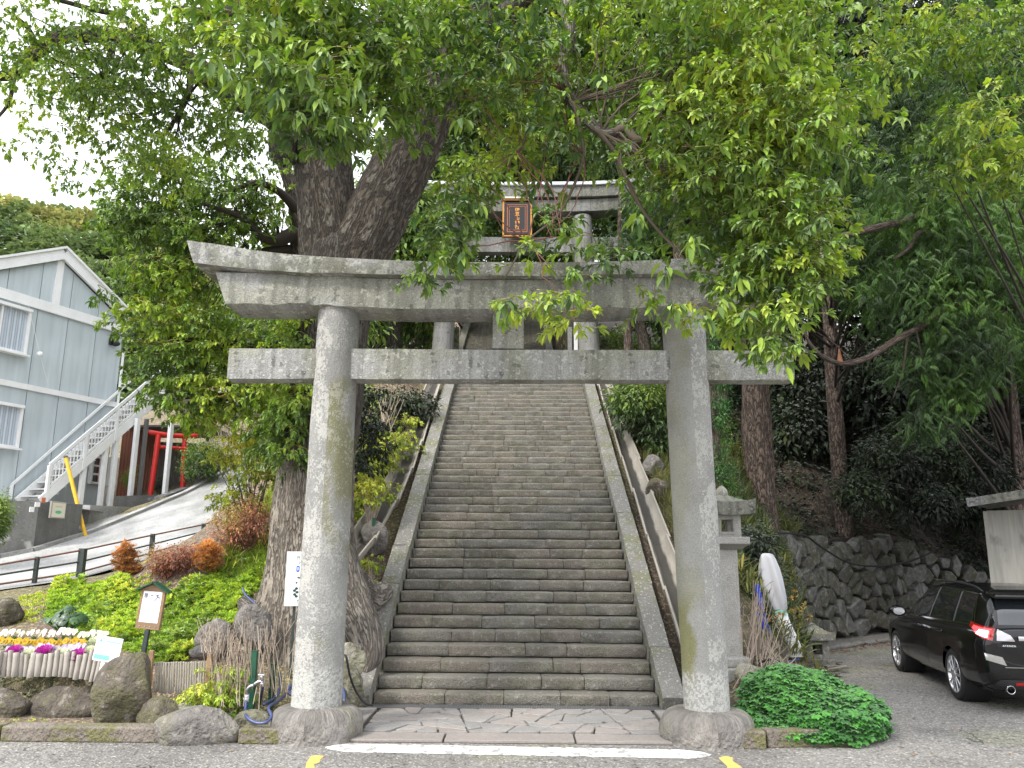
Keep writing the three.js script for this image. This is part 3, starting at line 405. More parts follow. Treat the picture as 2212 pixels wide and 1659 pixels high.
{
  const ZT = 1.3, g = thing('torii_gate', 'large weathered grey stone shrine gate standing at the foot of the stairs', 'torii gate', [0, 0, ZT]);
  const P = (px, py, z = ZT) => atZ(px, py, z), l = (o) => { o.position.set(0, 0, -ZT); return o; };
  const pl = (a, b, c, d, m, sd) => { const A = P(...a), B = P(...b), C = P(...c), D = P(...d); return l(part('pillar', pillarGeo((A.x + B.x) / 2, A.y - 0.06, (C.x + D.x) / 2, (C.y + D.y) / 2 + 0.12, ZT, (B.x - A.x) / 2, (D.x - C.x) / 2, sd), m, g)); };
  pl([631, 1520], [738, 1522], [690, 656], [777, 656], M.pillarA, 1); pl([1478, 1530], [1576, 1532], [1428, 656], [1519, 656], M.pillarB, 5);
  for (const [cx, sd] of [[682, 1], [1526, 2]]) { // squat rounded plinths
    const c = P(cx, 1570), pr = [[0.02, -0.1], [0.45, -0.1], [0.47, 0.02], [0.475, 0.12], [0.455, 0.2], [0.41, 0.265], [0.33, 0.297], [0.2, 0.305], [0.001, 0.305]].map((a) => new THREE.Vector2(...a)), q = new THREE.LatheGeometry(new THREE.SplineCurve(pr).getPoints(34), 64), p = q.attributes.position;
    for (let i = 0; i < p.count; i++) { const x = p.getX(i), y = p.getY(i), z = p.getZ(i), k = 1 + (f3(x * 2 + sd * 5, y * 2, z * 2, 3) - 0.5) * 0.12; p.setXYZ(i, x * k, y, z * k); } q.computeVertexNormals();
    const uv = q.attributes.uv; for (let i = 0; i < uv.count; i++) uv.setXY(i, uv.getX(i) * 3, p.getY(i) + Math.hypot(p.getX(i), p.getZ(i)) * 0.8);
    const o = part('plinth', q.toNonIndexed(), M.rockGrey, g); o.position.set(c.x, 0, 0.02);
  }
  const zn = ZT + 0.13; { const a = P(495, 751, zn), b = P(494, 819, zn), c = P(1713, 757, zn), d = P(1713, 822, zn), rows = []; for (let i = 0; i <= 60; i++) { const t = i / 60; rows.push([lerp(a.x, c.x, t), lerp(b.y, d.y, t), lerp(a.y, c.y, t)]); } l(part('tie_beam', beamGeo(rows, ZT - 0.13, zn, 0.01, 3), M.stone, g)); }
  { const zs = ZT + 0.1, a = P(1064, 752, zs), b = P(1131, 752, zs), c = P(1066, 660, zs), d = P(1129, 660, zs), rows = []; for (let i = 0; i <= 4; i++) { const t = i / 4; rows.push([lerp(a.x, b.x, t), a.y - 0.01, c.y + 0.06]); } l(part('strut', beamGeo(rows, ZT - 0.1, zs, 0, 4), M.stone, g)); }
  const prof = (pts, z) => { const w = pts.map(([x, b, t]) => [P(x, b, z), P(x, t, z)]), rows = []; const bc = new THREE.SplineCurve(w.map((q) => new THREE.Vector2(q[0].x, q[0].y))), tc = new THREE.SplineCurve(w.map((q) => new THREE.Vector2(q[1].x, q[1].y))); const n = 90; for (let i = 0; i <= n; i++) { const b = bc.getPoint(i / n), t = tc.getPoint(i / n); rows.push([b.x, b.y, t.y, t.x - b.x]); } return rows; };
  const zk = ZT + 0.27, R1 = prof([[487, 657, 588], [560, 661, 589], [700, 661, 595], [900, 668, 602], [1106, 668, 603], [1350, 666, 600], [1500, 661, 596], [1620, 655, 590], [1706, 648, 582]], zk);
  // rake of the lower lintel ends
  { const n = R1.length - 1, e = P(465, 590, zk).x - R1[0][0], f = P(1728, 580, zk).x - R1[n][0]; R1[0][3] = e; R1[n][3] = f; for (let i = 1; i < n; i++) R1[i][3] = i < 12 ? e * (1 - i / 12) : i > n - 12 ? f * (1 - (n - i) / 12) : 0; }
  l(part('lower_lintel', beamGeo(R1, ZT - 0.27, zk, 0.05, 6), M.stone, g));
  const zz = ZT + 0.38, R2 = prof([[417, 574, 517], [480, 582, 529], [600, 592, 545], [760, 597, 556], [950, 601, 563], [1106, 602, 565], [1300, 600, 563], [1480, 596, 557], [1620, 588, 548], [1720, 579, 537], [1778, 573, 530]], zz);
  { const n = R2.length - 1, e = P(405, 517, zz).x - P(419, 574, zz).x, f = P(1790, 530, zz).x - P(1776, 573, zz).x; for (let i = 0; i <= n; i++) R2[i][3] = i < 8 ? e * (1 - i / 8) : i > n - 8 ? f * (1 - (n - i) / 8) : 0; }
  for (const r of R2) { r[1] += 0.03; }
  l(part('top_lintel', beamGeo(R2, ZT - 0.36, zz, 0.01, 8), M.stoneMoss, g));
}
// ---------------------------------------------------------------- two-storey house up on the left, gable side towards the street
{
  const A = at(0, 840, 23.6), B = at(250, 860, 27.3), d = A.clone().sub(B).setY(0).normalize(), nrm = V(-d.z, 0, d.x); if (nrm.x < 0) nrm.negate();
  const Y0 = 3.3, base = V(B.x, Y0, B.z), turn = Math.atan2(-d.z, d.x);
  // photograph position on the plane w metres in front of the wall -> place in the house's own frame (x along the wall towards the street, y up, z out)
  const Zs = V(0, 0, 1).applyAxisAngle(V(0, 1, 0), turn).dot(nrm) > 0 ? 1 : -1;
  const L = (px, py, w = 0) => { const r = rayOf(px, py), o = base.clone().addScaledVector(nrm, w), t = o.clone().sub(camera.position).dot(nrm) / r.dot(nrm), p = r.multiplyScalar(t).add(camera.position).sub(base); return V(p.dot(d), p.y, w * Zs); };
  const h = thing('house', 'pale blue-grey two-storey house with white trim and a gable, up on the left', 'house', base, turn);
  const ap = L(132, 548), er = L(250, 676), W = ap.x * 2, eY = lerp(er.y, er.y, 0), b1 = L(100, 661), b1b = L(100, 674), b2 = L(100, 842), hB1 = (L(0, 634).y + L(200, 688).y) / 2, hB2 = (L(0, 825).y + L(200, 865).y) / 2, D = -9 * Zs;
  const eave = L(235, 672).y - 0.05, zz = (z) => z * Zs;
  { // wall core, then siding boards with open joints
    const s = new THREE.Shape([[0.05, -1], [W - 0.05, -1], [W - 0.05, eave], [ap.x, ap.y - 0.25], [0.05, eave]].map((a) => new THREE.Vector2(...a)));
    part('wall', boxUV(new THREE.ExtrudeGeometry(s, { depth: 8.9, bevelEnabled: false }).translate(0, 0, Zs > 0 ? -8.93 : 0.03)), flat([0.09, 0.1, 0.11]), h);
    const rows = [[-0.05, hB2 - 0.06], [hB2 + 0.1, hB1 - 0.12]], n = 5, gap = 0.012;
    for (const [y0, y1] of rows) for (let i = 0; i < n; i++) { const x0 = W * i / n + gap, x1 = W * (i + 1) / n - gap; part('siding_board', box(x1 - x0, y1 - y0, 0.04, (x0 + x1) / 2, (y0 + y1) / 2, zz(-0.01)), M.siding, h); }
    for (let i = 0; i < n; i++) { const x0 = W * i / n + gap, x1 = W * (i + 1) / n - gap, roofY = (x) => ap.y - 0.2 - Math.abs(x - ap.x) / ap.x * (ap.y - eave), pts = [[x0, hB1 + 0.14], [x1, hB1 + 0.14], [x1, roofY(x1)]]; if (x0 < ap.x && x1 > ap.x) pts.push([ap.x, roofY(ap.x)]); pts.push([x0, roofY(x0)]); part('siding_board', boxUV(new THREE.ExtrudeGeometry(new THREE.Shape(pts.map((a) => new THREE.Vector2(...a))), { depth: 0.04, bevelEnabled: false }).translate(0, 0, zz(-0.01) - 0.02)), M.siding, h); }
    part('foundation', box(W, 0.95, 0.1, W / 2, -0.53, zz(-0.02)), M.darkConcrete, h);
  }
  part('trim_band', box(W + 0.1, 0.26, 0.1, W / 2, hB1, zz(0.02)), M.white, h); part('trim_band', box(W + 0.12, 0.06, 0.14, W / 2, hB1 - 0.16, zz(0.02)), M.white, h);
  part('trim_band', box(W + 0.1, 0.17, 0.1, W / 2, hB2, zz(0.02)), M.white, h);
  part('trim_post', box(0.24, ap.y - hB1 - 0.35, 0.08, ap.x, (ap.y + hB1) / 2 - 0.05, zz(0.025)), M.white, h);
  for (const s of [0, 1]) { // white barge boards and roof slopes
    const x1 = s ? W + 0.35 : -0.35, y1 = ap.y - (ap.x + 0.35) / ap.x * (ap.y - eave) + 0.05;
    const q = part('barge_board', beam(V(ap.x, ap.y - 0.02, zz(0.14)), V(x1, y1 - 0.02, zz(0.14)), 0.1, 0.34), M.white, h); q.position.z = s ? 0.003 : 0;
    const len = Math.hypot(ap.x + 0.35, ap.y - y1), g = boxUV(new THREE.BoxGeometry(len, 0.07, 9.3)); g.rotateZ(Math.atan2(y1 - ap.y, x1 - ap.x)); g.translate((ap.x + x1) / 2, (ap.y + y1) / 2 + 0.19, zz(-4.4)); part('roof', g, M.white, h);
    part('gutter', beam(V(x1, y1 + 0.08, zz(0.2)), V(x1, y1 + 0.08, zz(-9)), 0.12, 0.1), M.white, h);
  }
  // windows: a shallow box bay with sliding panes and a drawn curtain
  const curtain = surf(0.5, 128, (u) => mul3([0.62, 0.68, 0.76], 0.6 + 0.4 * Math.sin(u * 6.283 * 5) ** 2), null, 0, 0.95);
  for (const [px, py, qx, qy] of [[-75, 655, 50, 766], [-90, 868, 33, 967]]) {
    const a = L(px, py), b = L(qx, qy), x0 = b.x, x1 = x0 + 1.75, y1 = L(qx, py + (py < 700 ? 15 : 10)).y, y0 = b.y, w = part('window', [box(x1 - x0, 0.09, 0.2, (x0 + x1) / 2, y1, zz(0.1)), box(x1 - x0, 0.07, 0.16, (x0 + x1) / 2, y0, zz(0.08)), box(0.07, y1 - y0, 0.16, x0 + 0.035, (y0 + y1) / 2, zz(0.078)), box(0.07, y1 - y0, 0.16, x1 - 0.035, (y0 + y1) / 2, zz(0.078)), box(0.06, y1 - y0 - 0.1, 0.05, (x0 + x1) / 2, (y0 + y1) / 2, zz(0.075))], M.white, h);
    for (const k of [0, 1]) part('pane', box((x1 - x0) / 2 - 0.09, y1 - y0 - 0.14, 0.006, x0 + (x1 - x0) * (0.25 + 0.5 * k), (y0 + y1) / 2, zz(0.1 + 0.02 * k)), M.pane, w);
    const c = new THREE.PlaneGeometry(x1 - x0 - 0.12, y1 - y0 - 0.1, 60, 1), p = c.attributes.position; for (let i = 0; i < p.count; i++) p.setZ(i, Math.sin(p.getX(i) * 42) * 0.014); c.computeVertexNormals(); part('curtain', c.toNonIndexed().translate((x0 + x1) / 2, (y0 + y1) / 2, zz(0.045)), curtain, w);
    part('sill', box(x1 - x0 + 0.1, 0.05, 0.26, (x0 + x1) / 2, y0 - 0.06, zz(0.12)), M.white, w);
  }
  { const p = L(238, 738); const lamp = part('wall_lamp', [box(0.16, 0.24, 0.08, p.x, p.y, zz(0.05), 0.02), new THREE.CylinderGeometry(0.07, 0.12, 0.2, 16).rotateX(0.5).translate(p.x - 0.06, p.y - 0.02, zz(0.2))], M.black, h); lamp.userData.label = 'black lamp under the upper trim'; }
  { const p = L(252, 760), q = L(252, 1090); part('downpipe', bar(V(-0.02, p.y, zz(0.1)), V(-0.02, q.y, zz(0.1)), 0.045, 10), M.white, h); }
  { // wire with a white ball, slack down the wall
    const a = L(62, 662, 0.25), b = L(86, 765, 0.3), c = L(104, 832, 0.25), t = thing('hanging_wire', 'thin slack wire with a white ball in front of the blue-grey house wall', 'wire', base, turn);
    part('wire', [bar(a, b, 0.006), bar(b, c, 0.006)], M.white, t); part('ball', new THREE.SphereGeometry(0.085, 20, 14).translate(b.x, b.y, b.z), M.white, t);
  }
  // outside stair along the gable wall
  const st = thing('outside_staircase', 'white steel outside staircase climbing along the blue-grey house wall', 'staircase', base, turn);
  const so = L(99, 1076, 1.15), si = so.clone().setZ(0.12 * Zs), top = L(305, 893, 1.15), dir = top.clone().sub(so), n = 17;
  for (const [w, nm] of [[1.15, 0], [0.14, 1]]) part('stringer', beam(so.clone().setZ(w * Zs).add(V(0.15, -0.1, 0)), so.clone().setZ(w * Zs).addScaledVector(dir, 1.25), 0.06, 0.26), M.white, st);
  for (let i = 0; i < n; i++) { const p = so.clone().addScaledVector(dir, (i + 0.2) / 13.5); part('tread', box(0.27, 0.035, 0.95, p.x, p.y + 0.02, zz(0.645)), M.white, st); part('riser', [box(0.012, 0.05, 0.95, p.x - 0.13, p.y - 0.045, zz(0.645)), box(0.012, 0.03, 0.95, p.x - 0.13, p.y - 0.11, zz(0.645))], M.white, st); }
  const H = 0.98, rail = (w, a, b) => part('handrail', beam(so.clone().setZ(w * Zs).addScaledVector(dir, a).add(V(0, H, 0)), so.clone().setZ(w * Zs).addScaledVector(dir, b).add(V(0, H, 0)), 0.07, 0.09), M.white, st);
  rail(1.15, 0, 1.2); part('handrail', beam(so.clone().addScaledVector(dir, 0).add(V(0, 0.28, 0)), so.clone().addScaledVector(dir, 1.2).add(V(0, 0.28, 0)), 0.04, 0.05), M.white, st);
  part('handrail', beam(so.clone().setZ(0.12 * Zs).addScaledVector(dir, -0.12).add(V(0, 0.75, 0)), so.clone().setZ(0.12 * Zs).addScaledVector(dir, 1.1).add(V(0, 0.95, 0)), 0.06, 0.07), M.white, st);
  { const p = so.clone().setZ(0.12 * Zs).addScaledVector(dir, -0.12); part('newel', box(0.07, 0.42, 0.07, p.x, p.y + 0.55, p.z), M.white, st); }
  for (const k of [0, 0.36, 0.7, 1.05]) { const p = so.clone().addScaledVector(dir, k); part('newel', box(0.09, H + 0.12, 0.09, p.x, p.y + H / 2 - 0.08, p.z + 0.003), M.white, st); }
  for (let i = 1; i < 32; i++) { const p = so.clone().addScaledVector(dir, i / 28); part('baluster', box(0.022, H - 0.3, 0.022, p.x, p.y + 0.28 + (H - 0.3) / 2, p.z), M.white, st); }
  { const p = so.clone().addScaledVector(dir, 1.25); part('gallery_floor', box(5, 0.14, 1.3, p.x - 2.4, p.y + 0.1, zz(0.7)), M.white, st); for (let i = 0; i < 22; i++) part('baluster', box(0.022, H - 0.1, 0.022, p.x - 0.2 * i, p.y + H / 2 + 0.1, zz(1.3)), M.white, st); part('handrail', box(5, 0.08, 0.07, p.x - 2.4, p.y + H + 0.1, zz(1.3)), M.white, st); }
  for (const [px, t, b, w] of [[180, 1018, 1090, 1.1], [228, 972, 1094, 1.1], [252, 950, 1097, 1.1], [297, 915, 1100, 1.3], [370, 915, 1078, 1.9]]) { const a = L(px, t, w), c = L(px, b, w); part('post', box(0.13, a.y - c.y + 0.35, 0.13, a.x, (a.y + c.y) / 2, a.z), M.white, st); }
  { const a = L(316, 915, 1.35), c = L(316, 1100, 1.35); part('post', box(0.11, a.y - c.y + 0.3, 0.11, a.x, (a.y + c.y) / 2, a.z), M.steel, st); }
  { // meter cabinet under the stair
    const a = L(196, 984, 0.06), b = L(222, 1048, 0.06), t = thing('meter_cabinet', 'white cabinet with six dark meter windows below the outside staircase', 'meter cabinet', base, turn), x = (a.x + b.x) / 2, w = Math.abs(a.x - b.x), y = (a.y + b.y) / 2, hh = a.y - b.y;
    part('case', box(w, hh, 0.16, x, y, zz(0.1), 0.02), M.white, t); for (let i = 0; i < 3; i++) for (let j = 0; j < 2; j++) part('meter_window', box(w * 0.32, hh * 0.23, 0.02, x + (j - 0.5) * w * 0.44, y + (i - 1) * hh * 0.3, zz(0.18)), M.glassDark, t);
    const c = L(239, 1010, 0.06); part('side_case', box(0.42, hh * 1.05, 0.16, c.x, y, zz(0.1), 0.02), M.white, t);
  }
}
// corrugated shed behind the posts
const corrugated = (w, h, n) => { const g = new THREE.PlaneGeometry(w, h, n * 6, 1), p = g.attributes.position; for (let i = 0; i < p.count; i++) p.setZ(i, Math.sin((p.getX(i) / w) * n * Math.PI * 2) * 0.018); g.computeVertexNormals(); return boxUV(g.toNonIndexed()); };
{
  const a = at(250, 1070, 29.5), b = at(330, 1070, 31), c = at(415, 1062, 31.5), t = thing('shed', 'rust-red and grey corrugated metal shed behind the small red gate', 'shed', [a.x, a.y, a.z]);
  for (const [p, q, m, h] of [[a, b, M.rustSheet, 2.75], [b, c, M.greySheet, 2.4]]) { const w = p.distanceTo(q), s = part('wall', corrugated(w, h, Math.round(w / 0.14)), m, t); s.position.set((p.x + q.x) / 2 - a.x, h / 2 - 0.2, (p.z + q.z) / 2 - a.z); s.rotation.y = Math.atan2(-(q.z - p.z), q.x - p.x); if (m === M.rustSheet) s.userData.label = 'rust-red sheet wall'; }
  part('roof', box(3.9, 0.08, 3, 1.2, 2.62, -1.7), M.greySheet, t);
}
// concrete walls below the house
const wallRun = (pts, top, th, m, name, label, cat) => { const t = thing(name, label, cat, pts[0]); const o = pts[0]; for (let i = 0; i < pts.length - 1; i++) { const a = pts[i], b = pts[i + 1], ta = top[i], tb = top[i + 1], n = V(b.z - a.z, 0, a.x - b.x).normalize().multiplyScalar(th); if (n.z > 0) n.negate(); const p = [a.clone().setY(a.y - 0.4), b.clone().setY(b.y - 0.4), b.clone().setY(tb), a.clone().setY(ta)], q = p.map((v) => v.clone().add(n)), f = [[0, 1, 2], [0, 2, 3], [5, 4, 7], [5, 7, 6], [3, 2, 6], [3, 6, 7], [1, 5, 6], [1, 6, 2], [4, 0, 3], [4, 3, 7]], all = [...p, ...q], pos = []; f.forEach((k) => k.forEach((j) => pos.push(all[j].x - o.x, all[j].y - o.y, all[j].z - o.z))); const g = new THREE.BufferGeometry(); g.setAttribute('position', new THREE.Float32BufferAttribute(pos, 3)); g.computeVertexNormals(); part('wall_section', boxUV(g), m, t); } return t; };
const retTop = at(71, 1082, 17.5).y;
wallRun([at(-150, 1250, 16.6), at(71, 1188, 17.5), at(172, 1151, 19)], [retTop, retTop, at(172, 1089, 19).y], 0.22, M.darkConcrete, 'concrete_wall', 'stained grey concrete retaining wall at the corner below the blue-grey house', 'retaining wall');
wallRun([at(172, 1140, 20.4), at(275, 1103, 23.4)], [at(172, 1090, 20.4).y, at(275, 1096, 23.4).y], 0.2, M.concrete, 'concrete_wall', 'low tapering concrete edge between driveway and outside staircase', 'low wall');
wallRun([at(252, 1102, 25.2), at(350, 1100, 26.2)], [at(252, 1071, 25.2).y, at(350, 1068, 26.2).y], 0.2, M.darkConcrete, 'concrete_wall', 'low dark concrete wall in front of the rust-red shed', 'low wall');
wallRun([at(350, 1090, 25.4), at(408, 1064, 27)], [at(350, 1073, 25.4).y, at(408, 1052, 27).y], 0.3, M.darkConcrete, 'concrete_wall', 'short dark concrete kerb block beside the right leg of the small red gate', 'low wall');
wallRun([at(437, 1052, 27.8), at(455, 1040, 28.5), at(492, 1020, 30)], [at(437, 1030, 27.8).y, at(455, 1016, 28.5).y, at(492, 1002, 30).y], 0.3, M.darkConcrete, 'concrete_wall', 'curved concrete kerb wall at the top of the sloping path', 'low wall');
{ // house base slab behind the walls
  const a = at(-200, 1075, 24), b = at(70, 1078, 18), c = at(172, 1088, 19.3), d = at(290, 1098, 24.5), e = at(300, 1098, 34), y = retTop - 0.06, s = new THREE.Shape([a, b, c, d, e].map((p) => new THREE.Vector2(p.x, -p.z))); struct('courtyard', boxUV(new THREE.ShapeGeometry(s).rotateX(-Math.PI / 2).translate(0, y, 0)), M.concrete);
}
{ // sign plate on the concrete wall
  const a = at(104, 1119, 17.9), b = at(136, 1119, 18.35), dx = b.x - a.x, dz = b.z - a.z, w = Math.hypot(dx, dz), ry = Math.atan2(-dz, dx), c = at(120, 1102, 18.05), t = thing('wall_sign', 'framed pale sign with a green oval on the concrete retaining wall', 'sign', c, ry);
  const tex = canvasTex(256, 256, (x, W, H) => { x.fillStyle = '#cfccb8'; x.fillRect(0, 0, W, H); x.fillStyle = '#b89a86'; for (let i = 0; i < 6; i++) x.fillRect(62 + i * 23, 58, 15, 20); x.fillStyle = '#5cae84'; x.beginPath(); x.ellipse(128, 165, 62, 30, 0, 0, 7); x.fill(); });
  part('frame', box(w, 0.37, 0.05, 0, 0, 0.05, 0.01), flat([0.3, 0.28, 0.24], 0.5), t); const f = part('face', new THREE.PlaneGeometry(w - 0.05, 0.32).toNonIndexed(), std({ map: tex }), t); f.position.z = 0.078;
  const e = at(78, 1092, 17.45); const t2 = thing('wall_sign', 'small white and red plates at the corner of the concrete wall', 'plate', e, ry - 0.5); part('plate', box(0.1, 0.1, 0.03, 0, 0.02, 0.06), M.white, t2); part('plate', box(0.09, 0.11, 0.03, -0.1, -0.09, 0.06), M.white, t2); part('red_plate', box(0.08, 0.11, 0.03, 0.11, 0.12, 0.06), flat([0.45, 0.13, 0.06]), t2);
}
{ // leaning yellow pole
  const a = at(187, 1156, 19.05), b = at(142, 988, 19.6), t = thing('yellow_pole', 'leaning yellow pole standing by the driveway in front of the outside staircase', 'pole', a), k = part('pole', bar(V(0, -0.1, 0), b.clone().sub(a), 0.045, 14), M.yellow, t); part('cap', new THREE.SphereGeometry(0.05, 14, 10).translate(...b.clone().sub(a).toArray()), M.darkPost, t);
}
{ // small red torii
  const a = at(324, 1066, 26.6), b = at(395, 1063, 27.2), t = thing('torii_gate', 'small bright red torii gate in front of the shed', 'torii gate', a), q = b.clone().sub(a), up = at(330, 934, 26.6).y - a.y;
  part('post', bar(V(0, -0.3, 0), V(0.1, up, 0), 0.085, 16), M.red, t); part('post', bar(V(q.x, q.y - 0.3, q.z), V(q.x - 0.1, up, q.z), 0.085, 16), M.red, t);
  const e = q.clone().setY(0).normalize(); part('top_beam', limb([[-0.3 * e.x, up + 0.05, -0.3 * e.z, 0.085], [q.x / 2, up, q.z / 2, 0.085], [q.x + 0.3 * e.x, up + 0.05, q.z + 0.3 * e.z, 0.085]], 16, 0.2), M.red, t);
  part('tie_beam', bar(V(-0.02, up - 0.42, 0), V(q.x + 0.02, up - 0.42, q.z), 0.065, 14), M.red, t);
}
// fence along the near edge of the path: dark posts, three rusty rails
{
  const P = [[-95, 1290, 1232, 13.8, 0.05], [73, 1266, 1203, 14.75, 0.05], [172, 1252, 1185, 15.3, 0.085], [325, 1208, 1153, 17.1, 0.06], [437, 1172, 1131, 18.9, 0.06], [540, 1132, 1098, 21.4, 0.06]];
  const o = at(73, 1266, 14.75), t = thing('path_fence', 'low fence of dark posts and thin rusty rails along the sloping path', 'fence', o), w = P.map(([x, b, tp, k, r]) => { const B = at(x, b, k), T = at(x, tp, k); return { B: B.sub(o), h: T.y - at(x, b, k).y, r }; });
  w.forEach((p, i) => part('post', box(p.r * 1.4, p.h + 0.25, p.r * 1.4, p.B.x, p.B.y + p.h / 2 - 0.12, p.B.z, 0.008), M.darkPost, t));
  for (const f of [0.95, 0.58, 0.24]) for (let i = 0; i < w.length - 1; i++) part('rail', bar(w[i].B.clone().add(V(0, w[i].h * f, 0.02)), w[i + 1].B.clone().add(V(0, w[i + 1].h * f, 0.02)), 0.018, 8), f > 0.5 && f < 0.6 ? M.darkPost : M.rust, t);
}
// ---------------------------------------------------------------- garden furniture
{ // little roofed notice board
  const c = at(309, 1416, 9.0), t = thing('notice_board', 'little wooden notice board with a dark green gable roof above the flower bed', 'notice board', c), up = 1 / FPX * 9.0; t.rotation.z = -0.085;
  const tex = canvasTex(256, 384, (x, W, H) => { x.fillStyle = '#f2f1ee'; x.fillRect(0, 0, W, H); x.strokeStyle = '#4b4668'; x.lineWidth = 9; x.strokeRect(24, 34, 34, 44); x.beginPath(); [[30, 48, 54, 48], [30, 62, 54, 62], [42, 40, 42, 74], [108, 42, 112, 58], [128, 40, 122, 60], [104, 56, 140, 50]].forEach((l) => { x.moveTo(l[0], l[1]); x.lineTo(l[2], l[3]); }); x.stroke(); x.lineWidth = 12; x.beginPath(); x.moveTo(168, 48); x.lineTo(226, 44); x.moveTo(196, 30); x.lineTo(190, 84); x.lineTo(160, 118); x.moveTo(196, 64); x.lineTo(222, 64); x.lineTo(224, 100); x.stroke(); x.fillStyle = '#5c5878'; for (let i = 0; i < 7; i++) x.fillRect(26 + i * 14, 104, 9, 12); });
  part('post', box(0.05, 0.5, 0.05, 0, 0.03, 0, 0.006), M.darkPost, t); const b = part('board', box(0.275, 0.43, 0.05, 0, 0.5, 0.0, 0.004), M.wood, t); const gl = part('gable', (() => { const s = new THREE.Shape([new THREE.Vector2(-0.137, 0), new THREE.Vector2(0.137, 0), new THREE.Vector2(0, 0.075)]); return boxUV(new THREE.ExtrudeGeometry(s, { depth: 0.05, bevelEnabled: false }).translate(0, 0.716, -0.025)); })(), M.wood, t);
  for (const s of [-1, 1]) { const g = box(0.215, 0.014, 0.14).rotateZ(-s * 0.5).translate(s * 0.09, 0.755, 0.01); part('roof', g, M.greenPost, t); }
  const f = part('paper', new THREE.PlaneGeometry(0.215, 0.34).toNonIndexed(), std({ map: tex, roughness: 0.6 }), t); f.position.set(0, 0.53, 0.0275);
  for (let i = 0; i < 4; i++) part('stud', new THREE.SphereGeometry(0.007, 8, 6).translate(-0.09 + i * 0.06, 0.315, 0.026), M.metal, t);
}
{ // white and green planting sign
  const c = at(233, 1403, 8.55), t = thing('planting_sign', 'tilted white and green sign plate on a stake beside the purple kale', 'sign', c); t.rotation.z = -0.14;
  const tex = canvasTex(320, 288, (x, W, H) => { x.fillStyle = '#fbfcfb'; x.fillRect(0, 0, W, H); x.fillStyle = '#63c2a6'; x.save(); x.translate(58, 52); x.rotate(0.785); x.fillRect(-15, -15, 30, 30); x.restore(); x.beginPath(); x.arc(58, 52, 13, 0, 7); x.fill(); for (let i = 0; i < 11; i++) { x.fillRect(122 + i * 16, 42, 12, 22); } x.fillStyle = '#e4efe9'; for (let j = 0; j < 4; j++) x.fillRect(40, 98 + j * 26, 230, 5); x.fillStyle = '#7fd0b6'; x.fillRect(14, 214, 190, 56); });
  part('plate', box(0.285, 0.255, 0.012, 0, 0, 0, 0.004), M.white, t); const f = part('face', new THREE.PlaneGeometry(0.28, 0.25).toNonIndexed(), std({ map: tex, roughness: 0.45 }), t); f.position.z = 0.0075; part('stake', box(0.05, 0.3, 0.015, -0.02, -0.24, -0.012), M.white, t);
}
{ // edging of short leaning logs
  seed(41); const o = at(115, 1465, 8.95), t = thing('log_edging', 'edging of short grey log ends in front of the pansies', 'edging', o); let x = -14;
  while (x < 232) { const w = R(9, 15), f = ss(120, 230, x), p = at(x + w / 2, 1449 + f * 14 + R(-2, 3), 8.95 + R(-0.03, 0.03) - f * 0.1).sub(o), r = w / 2 / FPX * 8.9 * 0.97, hgt = R(0.17, 0.22) + f * 0.06; const g = limb([[0, -0.06, 0, r], [0, hgt * 0.5, 0, r * R(0.97, 1.04)], [0, hgt, 0, r * R(0.94, 1)]], 12, 0.08, (a, l) => (f3(Math.cos(a) * 2 + x, l * 8, Math.sin(a) * 2, 2) - 0.5) * 0.01); g.rotateZ(R(-0.05, 0.03) - f * 0.16).rotateX(R(-0.06, 0.06)).translate(p.x, p.y, p.z); part('log', g, M.log, t); x += w; }
}
{ // low bamboo screen
  seed(43); const o = at(392, 1495, 8.75), t = thing('bamboo_screen', 'low screen of upright grey bamboo canes between two wooden stakes', 'screen', o);
  for (let x = 336; x < 450; x += 5.4) { const b = at(x + R(-1, 1), 1497 + R(-3, 4) - (x - 336) * 0.04, 8.75).sub(o), tp = at(x + 2 + R(-1, 1), 1430 + (x - 336) * 0.0 + R(-1, 1), 8.75).sub(o), r = 0.0118; const n = 4, pts = []; for (let i = 0; i <= n; i++) pts.push([lerp(b.x, tp.x, i / n), lerp(b.y, tp.y, i / n), lerp(b.z, tp.z, i / n) + R(-0.003, 0.003), r * R(0.93, 1.05)]); part('cane', limb(pts, 8, 0.1, (a, l) => (l % 0.13 < 0.012 ? 0.0025 : 0)), M.bamboo, t); }
  for (const [x, a, b] of [[328, 1405, 1500], [454, 1411, 1500]]) { const p = at(x, a, 8.72).sub(o), q = at(x, b, 8.72).sub(o); part('stake', box(0.052, p.y - q.y, 0.04, p.x, (p.y + q.y) / 2, p.z, 0.005), M.wood, t); }
  { const p = at(334, 1432, 8.76).sub(o), q = at(450, 1431, 8.76).sub(o); part('cross_bar', bar(p, q, 0.008), M.bamboo, t); }
}
// rocks: [left, right, top, bottom, distance, material, label, seed, cuts]
const rock = (l, r, tp, b, k, m, label, sd, deep = 0.8, cuts = 9, rot = 0, group) => { const w = (r - l) / FPX * k / 2, hh = (b - tp) / FPX * k / 2, c = at((l + r) / 2, (tp + b) / 2, k), t = part('rock', rockGeo(sd, 5, cuts, 0.15, w * 1.14, hh * 1.16, w * deep).rotateZ(rot), m); t.position.copy(c); tag(t, label, 'rock', group); return t; };
rock(-60, 62, 1486, 1568, 8.7, M.rockDark, 'dark mossy rock at the left edge of the flower bed', 11);
rock(58, 220, 1490, 1570, 8.75, M.rockDark, 'broad dark mossy rock below the log edging', 12, 0.55, 7);
rock(210, 340, 1418, 1580, 8.45, M.rock, 'tall upright brown boulder below the notice board', 13, 0.75, 12);
rock(300, 392, 1512, 1586, 8.3, M.rock, 'flat-topped brown stone beside the tall upright boulder', 14, 0.9, 6);
